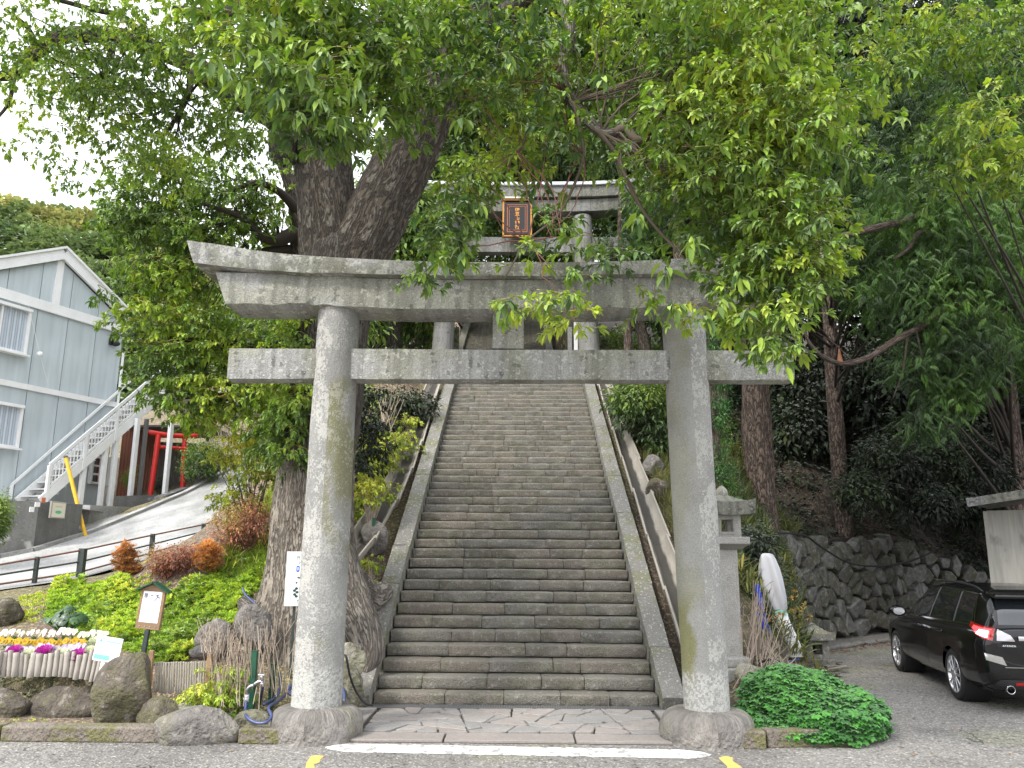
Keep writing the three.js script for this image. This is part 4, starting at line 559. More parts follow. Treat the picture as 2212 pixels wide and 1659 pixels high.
rock(343, 507, 1535, 1624, 7.95, M.rockGrey, 'smooth rounded grey boulder on the kerb line', 25, 0.62, 8);
rock(378, 418, 1520, 1547, 8.35, M.rockPale, 'small blue-grey stone behind the rounded boulder', 16, 0.9, 8);
rock(503, 592, 1538, 1584, 8.2, M.rockMoss, 'low oval mossy stone left of the gate plinth', 27, 0.7, 6);
rock(-34, 44, 1297, 1356, 11.4, M.rockDark, 'jagged dark rock among the ground cover at the left edge', 18, 0.8, 12);
rock(424, 505, 1343, 1412, 9.9, M.rockGrey, 'pale grey rock behind the dead hydrangea stems', 19);
rock(508, 585, 1308, 1405, 9.95, M.rockGrey, 'tall grey rock leaning on the foot of the big tree', 20, 0.7, 11);
rock(730, 788, 1392, 1475, 9.5, M.rockPale, 'pale angular rock between the big tree roots and the stairs', 21, 0.7, 12);
rock(722, 782, 1432, 1535, 9.2, M.rockMoss, 'green mossy rock behind the left plinth', 22, 0.7, 9);
rock(826, 856, 1040, 1096, 15.6, M.rockGrey, 'grey rock on the bank beside the half-pipe drain', 23);
rock(782, 836, 1128, 1196, 13.3, M.rockGrey, 'large grey rock below the green stake on the bank', 24, 0.8, 12);
rock(412, 470, 1396, 1424, 9.5, M.rockGrey, 'flat grey stepping stone above the bamboo screen', 28, 0.8, 7);
// green stakes, tap and hoses
{
  const st = (x, a, b, k, label, w) => { const p = at(x, b, k), q = at(x, a, k), t = thing('green_stake', label, 'stake', p), g = part('stake', box(w, q.y - p.y + 0.1, w, 0, (q.y - p.y) / 2 - 0.05, 0, 0.006), M.greenPost, t); part('cap', box(w * 1.08, 0.012, w * 1.08, 0, q.y - p.y + 0.004, 0), M.greenPost, t); };
  st(542, 1410, 1535, 8.45, 'taller green stake carrying the garden tap', 0.062); st(586, 1437, 1508, 8.9, 'shorter green stake between the tap and the gate pillar', 0.058); st(806, 1120, 1165, 13.2, 'thin green stake on the bank beside the half-pipe drain', 0.05);
  const o = at(545, 1480, 8.38), t = thing('garden_tap', 'grey metal double garden tap on the green stake', 'tap', o), p = (x, y, k = 8.36) => at(x, y, k).sub(o), tube = (pts, r) => limb(pts.map(([x, y, k]) => { const q = p(x, y, k); return [q.x, q.y, q.z, r]; }), 12, 0.02);
  part('pipe', [tube([[548, 1480], [556, 1474], [564, 1472], [568, 1474]], 0.018), tube([[548, 1480], [538, 1485], [533, 1493], [533, 1502]], 0.02)], M.metal, t); part('valve', [tube([[566, 1470], [565, 1460]], 0.016), tube([[558, 1458], [572, 1459]], 0.012), tube([[566, 1474], [568, 1484]], 0.02)], M.metal, t); part('connector', [tube([[533, 1500], [532, 1516]], 0.026), tube([[532, 1508], [532, 1510]], 0.031)], flat([0.6, 0.6, 0.62], 0.4), t);
  const hose = (pts, r, m, label) => { const q = pts.map(([x, y, k]) => at(x, y, k)), o2 = q[0].clone(), h = thing('hose', label, 'hose', o2); part('tube', limb(q.map((v) => [v.x - o2.x, v.y - o2.y, v.z - o2.z, r]), 10, 0.03), m, h); };
  M.hose = flat([0.06, 0.08, 0.2], 0.35); M.hoseDark = flat([0.03, 0.035, 0.07], 0.4); M.hoseBright = flat([0.05, 0.1, 0.62], 0.4);
  hose([[532, 1514, 8.35], [530, 1535, 8.25], [536, 1552, 8.0], [556, 1562, 7.95], [575, 1560, 7.95], [586, 1548, 8.05], [580, 1530, 8.2], [600, 1515, 8.6], [618, 1500, 8.95], [634, 1480, 9.2]], 0.015, M.hose, 'pale blue garden hose looping from the tap over the oval stone');
  hose([[568, 1484, 8.37], [565, 1500, 8.4], [560, 1522, 8.5]], 0.014, M.hoseDark, 'short dark hose hanging from the right tap outlet');
  hose([[604, 1452, 9.0], [606, 1478, 8.95], [600, 1500, 8.85], [570, 1522, 8.4]], 0.016, M.hose, 'blue hose standing up beside the shorter green stake');
  hose([[634, 1476, 8.95], [622, 1490, 8.85], [628, 1500, 8.8], [650, 1505, 8.8], [690, 1500, 9.1], [722, 1470, 9.4], [738, 1480, 9.2], [744, 1510, 8.95], [742, 1528, 8.9]], 0.017, M.hose, 'blue hose running behind the left gate pillar');
  hose([[728, 1424, 9.4], [742, 1416, 9.1], [748, 1420, 8.95], [756, 1460, 8.95], [770, 1495, 9.0], [790, 1520, 9.0], [806, 1524, 9.0]], 0.012, M.black, 'black cable draped over the mossy rock beside the stairs');
  hose([[524, 1270, 10.9], [530, 1284, 10.7], [542, 1296, 10.6], [552, 1304, 10.5]], 0.014, M.hose, 'pale hose end lying on the root of the big tree');
}
{ // information board leaning on the tree
  const a = at(617, 1250, 9.85), t = thing('information_board', 'white illustrated information board standing half behind the left gate pillar', 'information board', a), w = 0.59, h = 0.655, tex = canvasTex(384, 512, (x, W, H) => { x.fillStyle = '#eceef0'; x.fillRect(0, 0, W, H); x.strokeStyle = '#9aa0aa'; x.lineWidth = 3; x.strokeRect(30, 16, W - 60, H - 32); const tor = (X, Y, s) => { x.fillStyle = '#4b4844'; x.fillRect(X, Y, 30 * s, 5 * s); x.fillRect(X + 3 * s, Y + 9 * s, 24 * s, 4 * s); x.fillRect(X + 5 * s, Y + 2, 4 * s, 32 * s); x.fillRect(X + 21 * s, Y + 2, 4 * s, 32 * s); }; tor(74, 36, 1); x.fillStyle = '#2b50b8'; x.beginPath(); x.roundRect(76, 128, 26, 62, 12); x.fill(); x.fillStyle = '#dfe8ff'; x.fillRect(84, 140, 9, 34); x.fillStyle = '#36393c'; x.fillRect(96, 92, 12, 5); x.fillRect(98, 100, 5, 16); x.fillStyle = '#1d3b38'; x.beginPath(); x.arc(108, 224, 24, -0.7, 2.4); x.lineWidth = 16; x.strokeStyle = '#1d3b38'; x.stroke(); x.beginPath(); x.arc(84, 296, 9, 0, 7); x.fill(); [[86, 352], [70, 372], [92, 388], [74, 410], [88, 428]].forEach(([X, Y]) => { x.beginPath(); x.arc(X, Y, 13, 0, 7); x.fill(); }); tor(94, 462, 0.9); x.fillStyle = '#70757d'; x.fillRect(40, 380, 3, 90); x.strokeStyle = '#aeb6c4'; x.beginPath(); x.moveTo(200, 60); x.bezierCurveTo(300, 160, 160, 300, 300, 440); x.stroke(); });
  t.rotation.y = 0.12; part('board', box(w, h, 0.035, w / 2, 0.0, 0, 0.004), M.white, t); const f = part('face', new THREE.PlaneGeometry(w - 0.03, h - 0.03).toNonIndexed(), std({ map: tex, roughness: 0.4 }), t); f.position.set(w / 2, 0, 0.0195); for (const x of [0.12, w - 0.12]) part('leg', box(0.03, 1.1, 0.03, x, -0.75, -0.04), M.darkPost, t);
}
// half-round drain pipes beside the stairs
{
  const half = (L, r0, r1) => { const pos = [], idx = [], n = 16, m = 6, th = 0.028; for (const k of [0, 1]) for (let i = 0; i <= m; i++) for (let j = 0; j <= n; j++) { const a = Math.PI + Math.PI * j / n, r = lerp(r0, r1, i / m) - k * th; pos.push(Math.cos(a) * r, Math.sin(a) * r, -L * i / m); } const w = n + 1, S = w * (m + 1); for (let i = 0; i < m; i++) for (let j = 0; j < n; j++) { const a = i * w + j; idx.push(a, a + 1, a + w, a + 1, a + w + 1, a + w); const b = a + S; idx.push(b, b + w, b + 1, b + 1, b + w, b + w + 1); } for (let j = 0; j < n; j++) for (const i of [0, m]) { const a = i * w + j, b = a + S; i ? idx.push(a, b, a + 1, a + 1, b, b + 1) : idx.push(a, a + 1, b, a + 1, b + 1, b); } for (let i = 0; i < m; i++) for (const j of [0, n]) { const a = i * w + j, b = a + S; j ? idx.push(a, a + w, b, b, a + w, b + w) : idx.push(a, b, a + w, b, b + w, a + w); } const uv = []; for (const k of [0, 1]) for (let i = 0; i <= m; i++) for (let j = 0; j <= n; j++) uv.push(0.02 + 0.96 * j / n, i / m * L); const g = new THREE.BufferGeometry(); g.setAttribute('position', new THREE.Float32BufferAttribute(pos, 3)); g.setAttribute('uv', new THREE.Float32BufferAttribute(uv, 2)); g.setIndex(idx); return toCreasedNormals(g, 0.7); };
  const run = (pts, k, r, label, lift, m) => { const t = thing('half_pipe_drain', label, 'drain', [pts[0][0], 0, pts[0][1]]); seed(k); for (let i = 0; i < pts.length - 1; i++) { const a = V(pts[i][0], pts[i][2], pts[i][1]), b = V(pts[i + 1][0], pts[i + 1][2], pts[i + 1][1]), L = a.distanceTo(b) + 0.12, q = part('pipe_section', half(L, r * 1.0, r * 0.86), m, t); q.position.set(a.x - pts[0][0], a.y + lift, a.z - pts[0][1]); q.lookAt(q.position.clone().add(V(a.x - b.x, a.y - b.y, a.z - b.z)).add(t.position)); q.rotateX(R(-0.02, 0.02)); q.rotateZ(R(-0.1, 0.1)); } };
  const Lp = []; for (const [z, dx, up] of [[-1.95, -2.74, 0.5], [-3.1, -2.52, 0.4], [-4.5, -2.38, 0.32], [-5.8, -2.32, 0.28], [-7.1, -2.3, 0.26], [-8.3, -2.29, 0.26]]) Lp.push([dx, z, stairY(z) + up]);
  run(Lp, 61, 0.24, 'row of broken half-round clay drain pipes left of the stone stairs', -0.05, M.tileU);
  run([[-2.28, -9.6, stairY(-9.6) + 0.3], [-2.26, -11, stairY(-11) + 0.28]], 63, 0.21, 'short upper length of half-round drain pipe left of the stairs', 0, M.tileU);
  const Rp = []; for (let z = -0.55, i = 0; z > -12.5; z -= 1.45, i++) Rp.push([2.36 - 0.012 * i, z, stairY(z) + 0.22]); run(Rp, 62, 0.21, 'continuous half-round concrete drain running down right of the stone stairs', 0, M.tileU);
}
// ---------------------------------------------------------------- second torii at the top of the flight
{
  const zt = -13.4, y0 = NSTEP * RISE, t = thing('torii_gate', 'stone torii gate with a black and gold plaque at the top of the stairs', 'torii gate', [0, y0, zt]), P = (x, y, z = zt) => { const p = atZ(x, y, z); return V(p.x, p.y - y0, p.z - zt); };
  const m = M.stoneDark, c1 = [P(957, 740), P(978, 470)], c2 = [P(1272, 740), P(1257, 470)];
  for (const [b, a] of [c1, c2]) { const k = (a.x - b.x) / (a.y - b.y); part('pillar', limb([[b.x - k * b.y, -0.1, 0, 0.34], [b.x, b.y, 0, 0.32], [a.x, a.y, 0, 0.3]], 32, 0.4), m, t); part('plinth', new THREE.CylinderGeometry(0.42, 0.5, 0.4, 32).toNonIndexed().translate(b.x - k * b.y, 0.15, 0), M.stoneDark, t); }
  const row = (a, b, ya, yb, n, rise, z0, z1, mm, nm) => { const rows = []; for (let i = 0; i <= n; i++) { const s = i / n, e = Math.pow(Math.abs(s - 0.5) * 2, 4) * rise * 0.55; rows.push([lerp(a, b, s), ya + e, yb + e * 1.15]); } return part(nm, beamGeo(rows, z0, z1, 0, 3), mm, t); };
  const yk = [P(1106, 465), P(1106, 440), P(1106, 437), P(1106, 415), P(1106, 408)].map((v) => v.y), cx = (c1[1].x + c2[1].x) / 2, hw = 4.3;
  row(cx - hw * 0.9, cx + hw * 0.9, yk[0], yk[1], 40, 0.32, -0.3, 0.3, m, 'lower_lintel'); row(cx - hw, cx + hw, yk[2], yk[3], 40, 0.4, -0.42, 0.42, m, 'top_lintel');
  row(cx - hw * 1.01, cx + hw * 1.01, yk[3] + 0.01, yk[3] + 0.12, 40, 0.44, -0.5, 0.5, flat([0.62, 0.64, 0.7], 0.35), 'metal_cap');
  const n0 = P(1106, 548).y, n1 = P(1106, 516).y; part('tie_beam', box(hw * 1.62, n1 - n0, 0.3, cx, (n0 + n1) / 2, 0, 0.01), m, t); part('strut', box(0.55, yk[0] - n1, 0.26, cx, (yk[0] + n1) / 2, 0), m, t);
  // plaque: black board, gold rim and characters
  const a = P(1086, 434, zt + 0.5), b = P(1149, 511, zt + 0.5), w = b.x - a.x, h = a.y - b.y, g = part('plaque', box(w * 0.86, h * 0.9, 0.08, (a.x + b.x) / 2, (a.y + b.y) / 2, 0.5), M.black, t), gold = flat([0.4, 0.19, 0.05], 0.4, 0.6); g.rotation.x = 0;
  part('frame', [box(0.05, h, 0.14, a.x + 0.025, (a.y + b.y) / 2, 0.5), box(0.05, h, 0.14, b.x - 0.025, (a.y + b.y) / 2, 0.5), box(w + 0.06, 0.05, 0.2, (a.x + b.x) / 2, a.y, 0.5), box(w, 0.04, 0.14, (a.x + b.x) / 2, b.y, 0.5)], gold, g); part('frame', box(w + 0.1, 0.05, 0.3, (a.x + b.x) / 2, a.y + 0.05, 0.5), flat([0.72, 0.62, 0.56], 0.5), g);
  const tex = canvasTex(256, 352, (x, W, H) => { x.fillStyle = '#070605'; x.fillRect(0, 0, W, H); x.strokeStyle = '#b4622c'; x.lineWidth = 6; x.strokeRect(26, 24, W - 52, H - 48); x.lineWidth = 4; x.strokeRect(46, 44, W - 92, H - 88); x.strokeStyle = '#e0912b'; x.lineWidth = 5.5; x.lineCap = 'round';
    const ch = [[[14, 8, 4, 28], [10, 20, 10, 54], [22, 14, 52, 14], [50, 14, 50, 42], [20, 26, 58, 26], [24, 40, 52, 40], [36, 14, 26, 56]], [[8, 8, 54, 8], [16, 18, 46, 18], [16, 18, 16, 32], [46, 18, 46, 32], [16, 32, 46, 32], [20, 38, 24, 48], [42, 38, 38, 48], [6, 54, 56, 54]], [[31, 6, 31, 50], [10, 22, 10, 50], [52, 22, 52, 50], [10, 50, 52, 50]], [[14, 4, 18, 10], [4, 16, 26, 16], [26, 16, 6, 36], [15, 26, 15, 58], [32, 14, 56, 14], [32, 14, 32, 40], [56, 14, 56, 40], [32, 27, 56, 27], [32, 40, 56, 40], [44, 4, 44, 58]], [[14, 4, 18, 10], [4, 16, 26, 16], [26, 16, 6, 36], [15, 26, 15, 58], [34, 26, 56, 26], [45, 8, 45, 54], [30, 54, 60, 54]]];
    ch.forEach((c, i) => { x.beginPath(); c.forEach(([p, q, r, s]) => { x.moveTo(102 + p * 0.84, 54 + i * 49 + q * 0.78); x.lineTo(102 + r * 0.84, 54 + i * 49 + s * 0.78); }); x.stroke(); }); });
  const f = part('lettering', new THREE.PlaneGeometry(w * 0.84, h * 0.88).toNonIndexed(), std({ map: tex, roughness: 0.35 }), g); f.position.set((a.x + b.x) / 2, (a.y + b.y) / 2, 0.543);
}
{ // white guide posts on the landing
  seed(3); const a = at(1244, 735, 25.2); const t = thing('guide_post', 'tall white post on the landing beside the right pillar of the second gate', 'post', [a.x, NSTEP * RISE, a.z]); part('post', box(0.12, 2.2, 0.1, 0, 1.1, 0, 0.01), M.white, t); part('base', box(0.26, 0.15, 0.24, 0, 0.07, 0, 0.02), M.stone, t);
  const b = at(1231, 735, 25.6); const t2 = thing('guide_post', 'narrower pale post just left of the tall white post on the landing', 'post', [b.x, NSTEP * RISE, b.z]); part('post', box(0.14, 1.75, 0.08, 0, 0.88, 0, 0.01), M.concrete, t2); part('base', box(0.26, 0.12, 0.24, 0, 0.06, 0, 0.02), M.stone, t2);
  const c = at(985, 735, 27); const t3 = thing('guide_post', 'grey stone post at the left foot of the second stair flight', 'post', [c.x, NSTEP * RISE, c.z]); part('post', box(0.2, 2.1, 0.2, 0, 1.05, 0, 0.02), M.coping, t3); part('base', box(0.34, 0.15, 0.34, 0, 0.07, 0, 0.02), M.stone, t3);
}
// ---------------------------------------------------------------- stone lanterns
M.granite = surf(0.9, 512, (u, v) => { const a = fb(u, v, 4, 4, 5, 201), g = n2(u * 120, v * 120, 120, 120, 202), s = ss(0.52, 0.7, fb(u, v, 3, 2, 4, 203)); const l = 0.37 * (0.72 + 0.42 * a) * (0.74 + 0.45 * g); return mix3([l * 1.02, l * 0.97, l * 0.9], [l * 0.7, l * 0.66, l * 0.4], s * 0.7); }, (u, v) => n2(u * 120, v * 120, 120, 120, 202), 0.004);
const roofCap = (w, h, eave, up) => { // four-sided lantern roof, hollow curve to the top, upturned corners
  const n = 14, pos = [], idx = [], top = (x, z) => { const m = Math.max(Math.abs(x), Math.abs(z)), c = Math.abs(x * z); return eave + h * Math.pow(1 - m, 1.5) + up * c * c * m; }; const V0 = [];
  for (let i = 0; i <= n; i++) for (let j = 0; j <= n; j++) { const x = i / n * 2 - 1, z = j / n * 2 - 1; pos.push(x * w / 2, top(x, z), z * w / 2); } for (let i = 0; i <= n; i++) for (let j = 0; j <= n; j++) { const x = i / n * 2 - 1, z = j / n * 2 - 1; pos.push(x * w / 2 * 0.97, up * 0.6 * (x * z) ** 2, z * w / 2 * 0.97); }
  const w1 = n + 1, S = w1 * w1; for (let i = 0; i < n; i++) for (let j = 0; j < n; j++) { const a = i * w1 + j; idx.push(a, a + 1, a + w1, a + 1, a + w1 + 1, a + w1); const b = a + S; idx.push(b, b + w1, b + 1, b + 1, b + w1, b + w1 + 1); } for (let i = 0; i < n; i++) { for (const [a, b, f] of [[i, i + 1, 0], [n * w1 + i, n * w1 + i + 1, 1], [i * w1, (i + 1) * w1, 1], [i * w1 + n, (i + 1) * w1 + n, 0]]) f ? idx.push(a, b, b + S, a, b + S, a + S) : idx.push(a, b + S, b, a, a + S, b + S); }
  const g = new THREE.BufferGeometry(); g.setAttribute('position', new THREE.Float32BufferAttribute(pos, 3)); g.setIndex(idx); return boxUV(toCreasedNormals(g, 0.6)); };
const fireBox = (w, h, t, o, y) => { const f = (w - o) / 2, l = []; for (const [sx, sz] of [[1, 1], [1, -1], [-1, 1], [-1, -1]]) l.push(box(f, h, f, sx * (w - f) / 2, y, sz * (w - f) / 2)); const b = (h - o) / 2; for (const s of [1, -1]) { for (const q of [1, -1]) { l.push(box(o + 0.004, b, f - 0.012, 0, y + s * (h - b) / 2, q * (w - f) / 2)); l.push(box(f - 0.012, b, o + 0.004, q * (w - f) / 2, y + s * (h - b) / 2, 0)); } } return l; };
{
  const z = -0.9, b = atZ(1577, 1452, z), Y = (py) => atZ(1577, py, z).y - b.y, t = thing('stone_lantern', 'tall granite stone lantern standing behind the right gate pillar', 'stone lantern', [b.x, b.y, z]); t.rotation.y = 0.04;
  part('base', [box(0.6, 0.2, 0.6, 0, -0.02, 0, 0.03), box(0.44, 0.14, 0.44, 0, 0.14, 0, 0.04)], M.granite, t); const s1 = Y(1186), q = new THREE.CylinderGeometry(0.165, 0.19, s1 - 0.2, 4, 1).rotateY(Math.PI / 4); part('shaft', box(0.28, s1 - 0.15, 0.28, 0, (s1 + 0.15) / 2 + 0.03, 0, 0.03), M.granite, t);
  const y2 = Y(1160), y3 = Y(1113), y4 = Y(1106), y5 = Y(1075), y6 = Y(1052); part('platform', [box(0.54, (y2 - s1) * 0.62, 0.54, 0, y2 - (y2 - s1) * 0.31, 0, 0.015), new THREE.CylinderGeometry(0.375, 0.25, (y2 - s1) * 0.4, 4, 1).rotateY(Math.PI / 4).translate(0, s1 + (y2 - s1) * 0.18, 0)], M.granite, t);
  part('fire_box', fireBox(0.37, y3 - y2, 0.1, 0.16, (y2 + y3) / 2), M.granite, t); part('window_frame', [box(0.2, 0.014, 0.012, 0, (y2 + y3) / 2 + 0.1, 0.187), box(0.2, 0.014, 0.012, 0, (y2 + y3) / 2 - 0.1, 0.187), box(0.014, 0.2, 0.012, 0.1, (y2 + y3) / 2, 0.187), box(0.014, 0.2, 0.012, -0.1, (y2 + y3) / 2, 0.187)], M.granite, t);
  const c = part('roof', roofCap(0.7, 0.15, 0.17, 0.05), M.stoneDark, t); c.position.y = y3 - 0.01; part('finial', [new THREE.CylinderGeometry(0.09, 0.07, 0.05, 24).translate(0, y5 - 0.035, 0), new THREE.LatheGeometry([[0.001, 0.17], [0.03, 0.155], [0.072, 0.11], [0.085, 0.06], [0.075, 0.0], [0.001, 0]].map((a) => new THREE.Vector2(...a)), 24).translate(0, y5 - 0.005, 0)], M.stone, t);
}
{
  const k = 13.2, b = at(1757, 1422, k), t = thing('stone_lantern', 'small squat stone lantern with a wide roof at the edge of the parking bay', 'stone lantern', b, 0.08), s = k / FPX;
  part('base', box(0.5, 0.12, 0.48, 0.02, -0.05, 0, 0.02), M.stoneDark, t); part('fire_box', fireBox(50 * s, 42 * s, 0.1, 22 * s, 21 * s), M.coping, t); part('floor', box(46 * s, 0.05, 46 * s, 0, 0.025, 0), M.coping, t); const c = part('roof', roofCap(74 * s, 24 * s, 13 * s, 0.03), M.coping, t); c.position.y = 40 * s;
}
// ---------------------------------------------------------------- wrapped post with hanging rope
{
  const k = 12.0, b = at(1690, 1420, k), t = thing('covered_post', 'post wrapped in a grey plastic bag above white cloth, beside the stone wall', 'wrapped post', b), p = (x, y) => at(x, y, k).sub(b);
  const cloth = (rows, n, sd) => { const pos = [], uv = [], idx = []; rows.forEach(([xl, xr, y], r) => { const a = p(xl, y), c = p(xr, y), cx = (a.x + c.x) / 2, rr = (c.x - a.x) / 2; for (let j = 0; j <= n; j++) { const th = j / n * Math.PI * 2, q = rr * (1 + 0.16 * Math.sin(th * 5 + sd + r * 0.25) * Math.min(1, r * 0.35) + 0.1 * (f3(Math.cos(th) * 2 + sd, r * 0.6, Math.sin(th) * 2, 3) - 0.5)); pos.push(cx + Math.cos(th) * q, a.y, Math.sin(th) * q * 0.7); uv.push(j / n, r * 0.2); } }); const w = n + 1; for (let i = 0; i < rows.length - 1; i++) for (let j = 0; j < n; j++) { const a = i * w + j; idx.push(a, a + 1, a + w, a + 1, a + w + 1, a + w); } const g = new THREE.BufferGeometry(); g.setAttribute('position', new THREE.Float32BufferAttribute(pos, 3)); g.setAttribute('uv', new THREE.Float32BufferAttribute(uv, 2)); g.setIndex(idx); smoothSeam(g, rows.length - 1, w); return g.toNonIndexed(); };
  part('bag', cloth([[1664, 1676, 1195], [1658, 1682, 1197], [1655, 1687, 1206], [1652, 1694, 1228], [1652, 1699, 1252], [1655, 1703, 1278], [1664, 1706, 1300], [1671, 1706, 1316], [1675, 1703, 1322]], 48, 1), new THREE.MeshPhysicalMaterial({ color: col(0.42, 0.42, 0.44), roughness: 0.42, side: THREE.DoubleSide, clearcoat: 0.3, clearcoatRoughness: 0.35 }), t);
  part('band', cloth([[1674, 1705, 1315], [1673, 1706, 1322], [1674, 1708, 1330]], 40, 2), flat([0.23, 0.42, 0.36], 0.7), t); part('cloth', cloth([[1674, 1706, 1326], [1674, 1712, 1345], [1680, 1722, 1370], [1690, 1730, 1395], [1694, 1732, 1418]], 48, 4), std({ color: col(0.72, 0.72, 0.72), side: THREE.DoubleSide }), t); part('post', bar(V(-0.02, -0.3, 0), V(-0.1, 1.45, 0), 0.04, 12), M.twigDark, t);
  const h0 = at(1635, 1262, 11.6), r = thing('blue_rope', 'hanging bundle of bright blue rope left of the wrapped post', 'rope', h0); seed(8);
  for (let i = 0; i < 9; i++) { const ps = [], dx = R(-3, 14), e = R(1352, 1400); for (let j = 0; j <= 7; j++) { const f = j / 7, q = at(1633 + dx * (0.3 + f) * 1.0 + f * 14 + Math.sin(f * 6 + i) * 3, lerp(1263, e, f), 11.6 + R(-0.05, 0.05)).sub(h0); ps.push([q.x, q.y, q.z, 0.0085]); } part('strand', limb(ps, 7, 0.05), M.hoseBright, r); }
  { const q = [[1648, 1395, 11.4], [1662, 1418, 11.3], [1680, 1424, 11.2], [1700, 1428, 11.2], [1726, 1424, 11.4]].map((a) => at(...a).sub(h0)); part('tail', limb(q.map((v) => [v.x, v.y, v.z, 0.012]), 8, 0.05), M.hose, r); }
}
// ---------------------------------------------------------------- rubble retaining wall
{
  const t = thing('stone_wall', 'dark rubble stone retaining wall at the back of the parking bay', 'retaining wall', [6.8, 0, -8.25]); seed(91);
  const path = wallLine.slice(0, 5).map((a) => V(a[0], 0, a[1])), segs = []; let tot = 0; for (let i = 0; i < path.length - 1; i++) { const l = path[i].distanceTo(path[i + 1]); segs.push([path[i], path[i + 1], tot, l]); tot += l; }
  const on = (s) => { const g = segs.find((q) => s <= q[2] + q[3]) ?? segs[segs.length - 1], f = (s - g[2]) / g[3]; return [g[0].clone().lerp(g[1], f), V(g[1].x - g[0].x, 0, g[1].z - g[0].z).normalize()]; };
  const topAt = (s) => { const [p, d] = on(s); return clamp(tps(p.x + 0.6 * d.z, p.z - 0.6 * d.x) + 0.1, 0.9, 2.35) * ss(-0.6, 1.1, s); };
  const back = []; { const pos = [], idx = []; const n = 40; for (let i = 0; i <= n; i++) { const s = tot * i / n, [p, d] = on(s), nx = d.z, nz = -d.x, h = topAt(s); for (const [o, y] of [[0.3, -0.2], [0.58, h], [1.2, h + 0.05], [1.2, -0.4]]) pos.push(p.x - 6.8 + nx * o, y, p.z + 8.25 + nz * o); } for (let i = 0; i < n; i++) for (let j = 0; j < 3; j++) { const a = i * 4 + j; idx.push(a, a + 1, a + 4, a + 1, a + 5, a + 4); } const g = new THREE.BufferGeometry(); g.setAttribute('position', new THREE.Float32BufferAttribute(pos, 3)); g.setIndex(idx); part('earth_backing', boxUV(toCreasedNormals(g, 0.7)), M.mortar, t); }
  // fitted rubble: every stone fills its own cell of an uneven net over the wall face
  seed(92); const sites = []; for (let y = -0.1, r = 0; y < 2.6; y += 0.36, r++) for (let q = -0.3 + (r % 2) * 0.25; q < 11.8; q += 0.5) sites.push([q + R(-0.2, 0.2), y + R(-0.15, 0.15)]);
  for (const c of sites) {
    const h = topAt(clamp(c[0], 0, tot)); if (c[0] < 0 || c[0] > 11.4 || c[1] < 0 || c[1] > h - 0.02) continue;
    let P = [[c[0] - 0.6, c[1] - 0.5], [c[0] + 0.6, c[1] - 0.5], [c[0] + 0.6, c[1] + 0.5], [c[0] - 0.6, c[1] + 0.5]];
    for (const d of sites) { if (d === c) continue; const nx = d[0] - c[0], ny = d[1] - c[1]; if (nx * nx + ny * ny > 1.6) continue; const mx = (c[0] + d[0]) / 2, my = (c[1] + d[1]) / 2, Q = []; P.forEach((p, i) => { const q = P[(i + 1) % P.length], e = (p[0] - mx) * nx + (p[1] - my) * ny, f = (q[0] - mx) * nx + (q[1] - my) * ny; if (e <= 0) Q.push(p); if (e * f < 0) { const t = e / (e - f); Q.push([lerp(p[0], q[0], t), lerp(p[1], q[1], t)]); } }); P = Q; }
    if (P.length < 3) continue; const S = []; P.forEach((p, i) => { const a = P[(i + P.length - 1) % P.length], b = P[(i + 1) % P.length], k = R(0.1, 0.22); for (const o of [a, b]) S.push(new THREE.Vector2((lerp(p[0], o[0], k) - c[0]) * 0.9, (lerp(p[1], o[1], k) - c[1]) * 0.88)); });
    const g = new THREE.ExtrudeGeometry(new THREE.Shape(S), { depth: 0.16, bevelEnabled: true, bevelThickness: R(0.05, 0.1), bevelSize: 0.035, bevelOffset: -0.035, bevelSegments: 2 }); g.deleteAttribute('uv'); g.deleteAttribute('normal'); const w = mergeVertices(g, 1e-3), p = w.attributes.position, tx = R(-0.3, 0.3), ty = R(-0.3, 0.3); for (let i = 0; i < p.count; i++) { const x = p.getX(i), y = p.getY(i), z = p.getZ(i); p.setXYZ(i, x + (f3(x * 5 + c[0] * 9, y * 5, z * 5, 2) - 0.5) * 0.06, y + (f3(x * 5, y * 5 + c[0] * 9, z * 5, 2) - 0.5) * 0.06, z + (z > 0.1 ? x * tx + y * ty + (f3(x * 6 + c[1] * 7, y * 6, 3, 2) - 0.5) * 0.1 : 0)); }
    const o = part('stone', boxUV(toCreasedNormals(w, 0.6)), pick(M.wallStone), t), [b, d] = on(c[0]), off = 0.26 + c[1] * 0.12 + R(-0.03, 0.04); o.position.set(b.x - 6.8 + d.z * off, c[1], b.z + 8.25 - d.x * off); o.rotation.y = Math.atan2(-d.z, d.x);
  }
}
{ // black cable sagging along the wall, and low edging stones at its foot
  const q = [[1660, 1150, 15.6], [1740, 1158, 16.6], [1775, 1182, 17], [1830, 1214, 17.3], [1890, 1223, 17.7], [1960, 1214, 18.2], [2020, 1190, 19]].map((a) => at(...a)), t = thing('hanging_cable', 'black cable sagging across the face of the rubble wall', 'cable', q[0]); part('cable', limb(q.map((v) => [v.x - q[0].x, v.y - q[0].y, v.z - q[0].z, 0.022]), 8, 0.1), M.black, t);
  seed(14); const k = new THREE.Group(); k.name = numbered('kerb'); k.userData.kind = 'structure'; scene.add(k); for (let i = 0; i < 14; i++) { const f = i / 13, a = V(lerp(6.2, 10.8, f) - 0.2, 0, lerp(-7.0, -11.0, f) + 0.55); const m = part('kerb_stone', rockGeo(300 + i % 5, 2, 6, 0.1), M.stoneDark, k); m.scale.set(0.27, 0.07, 0.11); m.position.set(a.x + R(-0.05, 0.05), 0.03, a.z); m.rotation.y = 0.72 + R(-0.15, 0.15); }
}
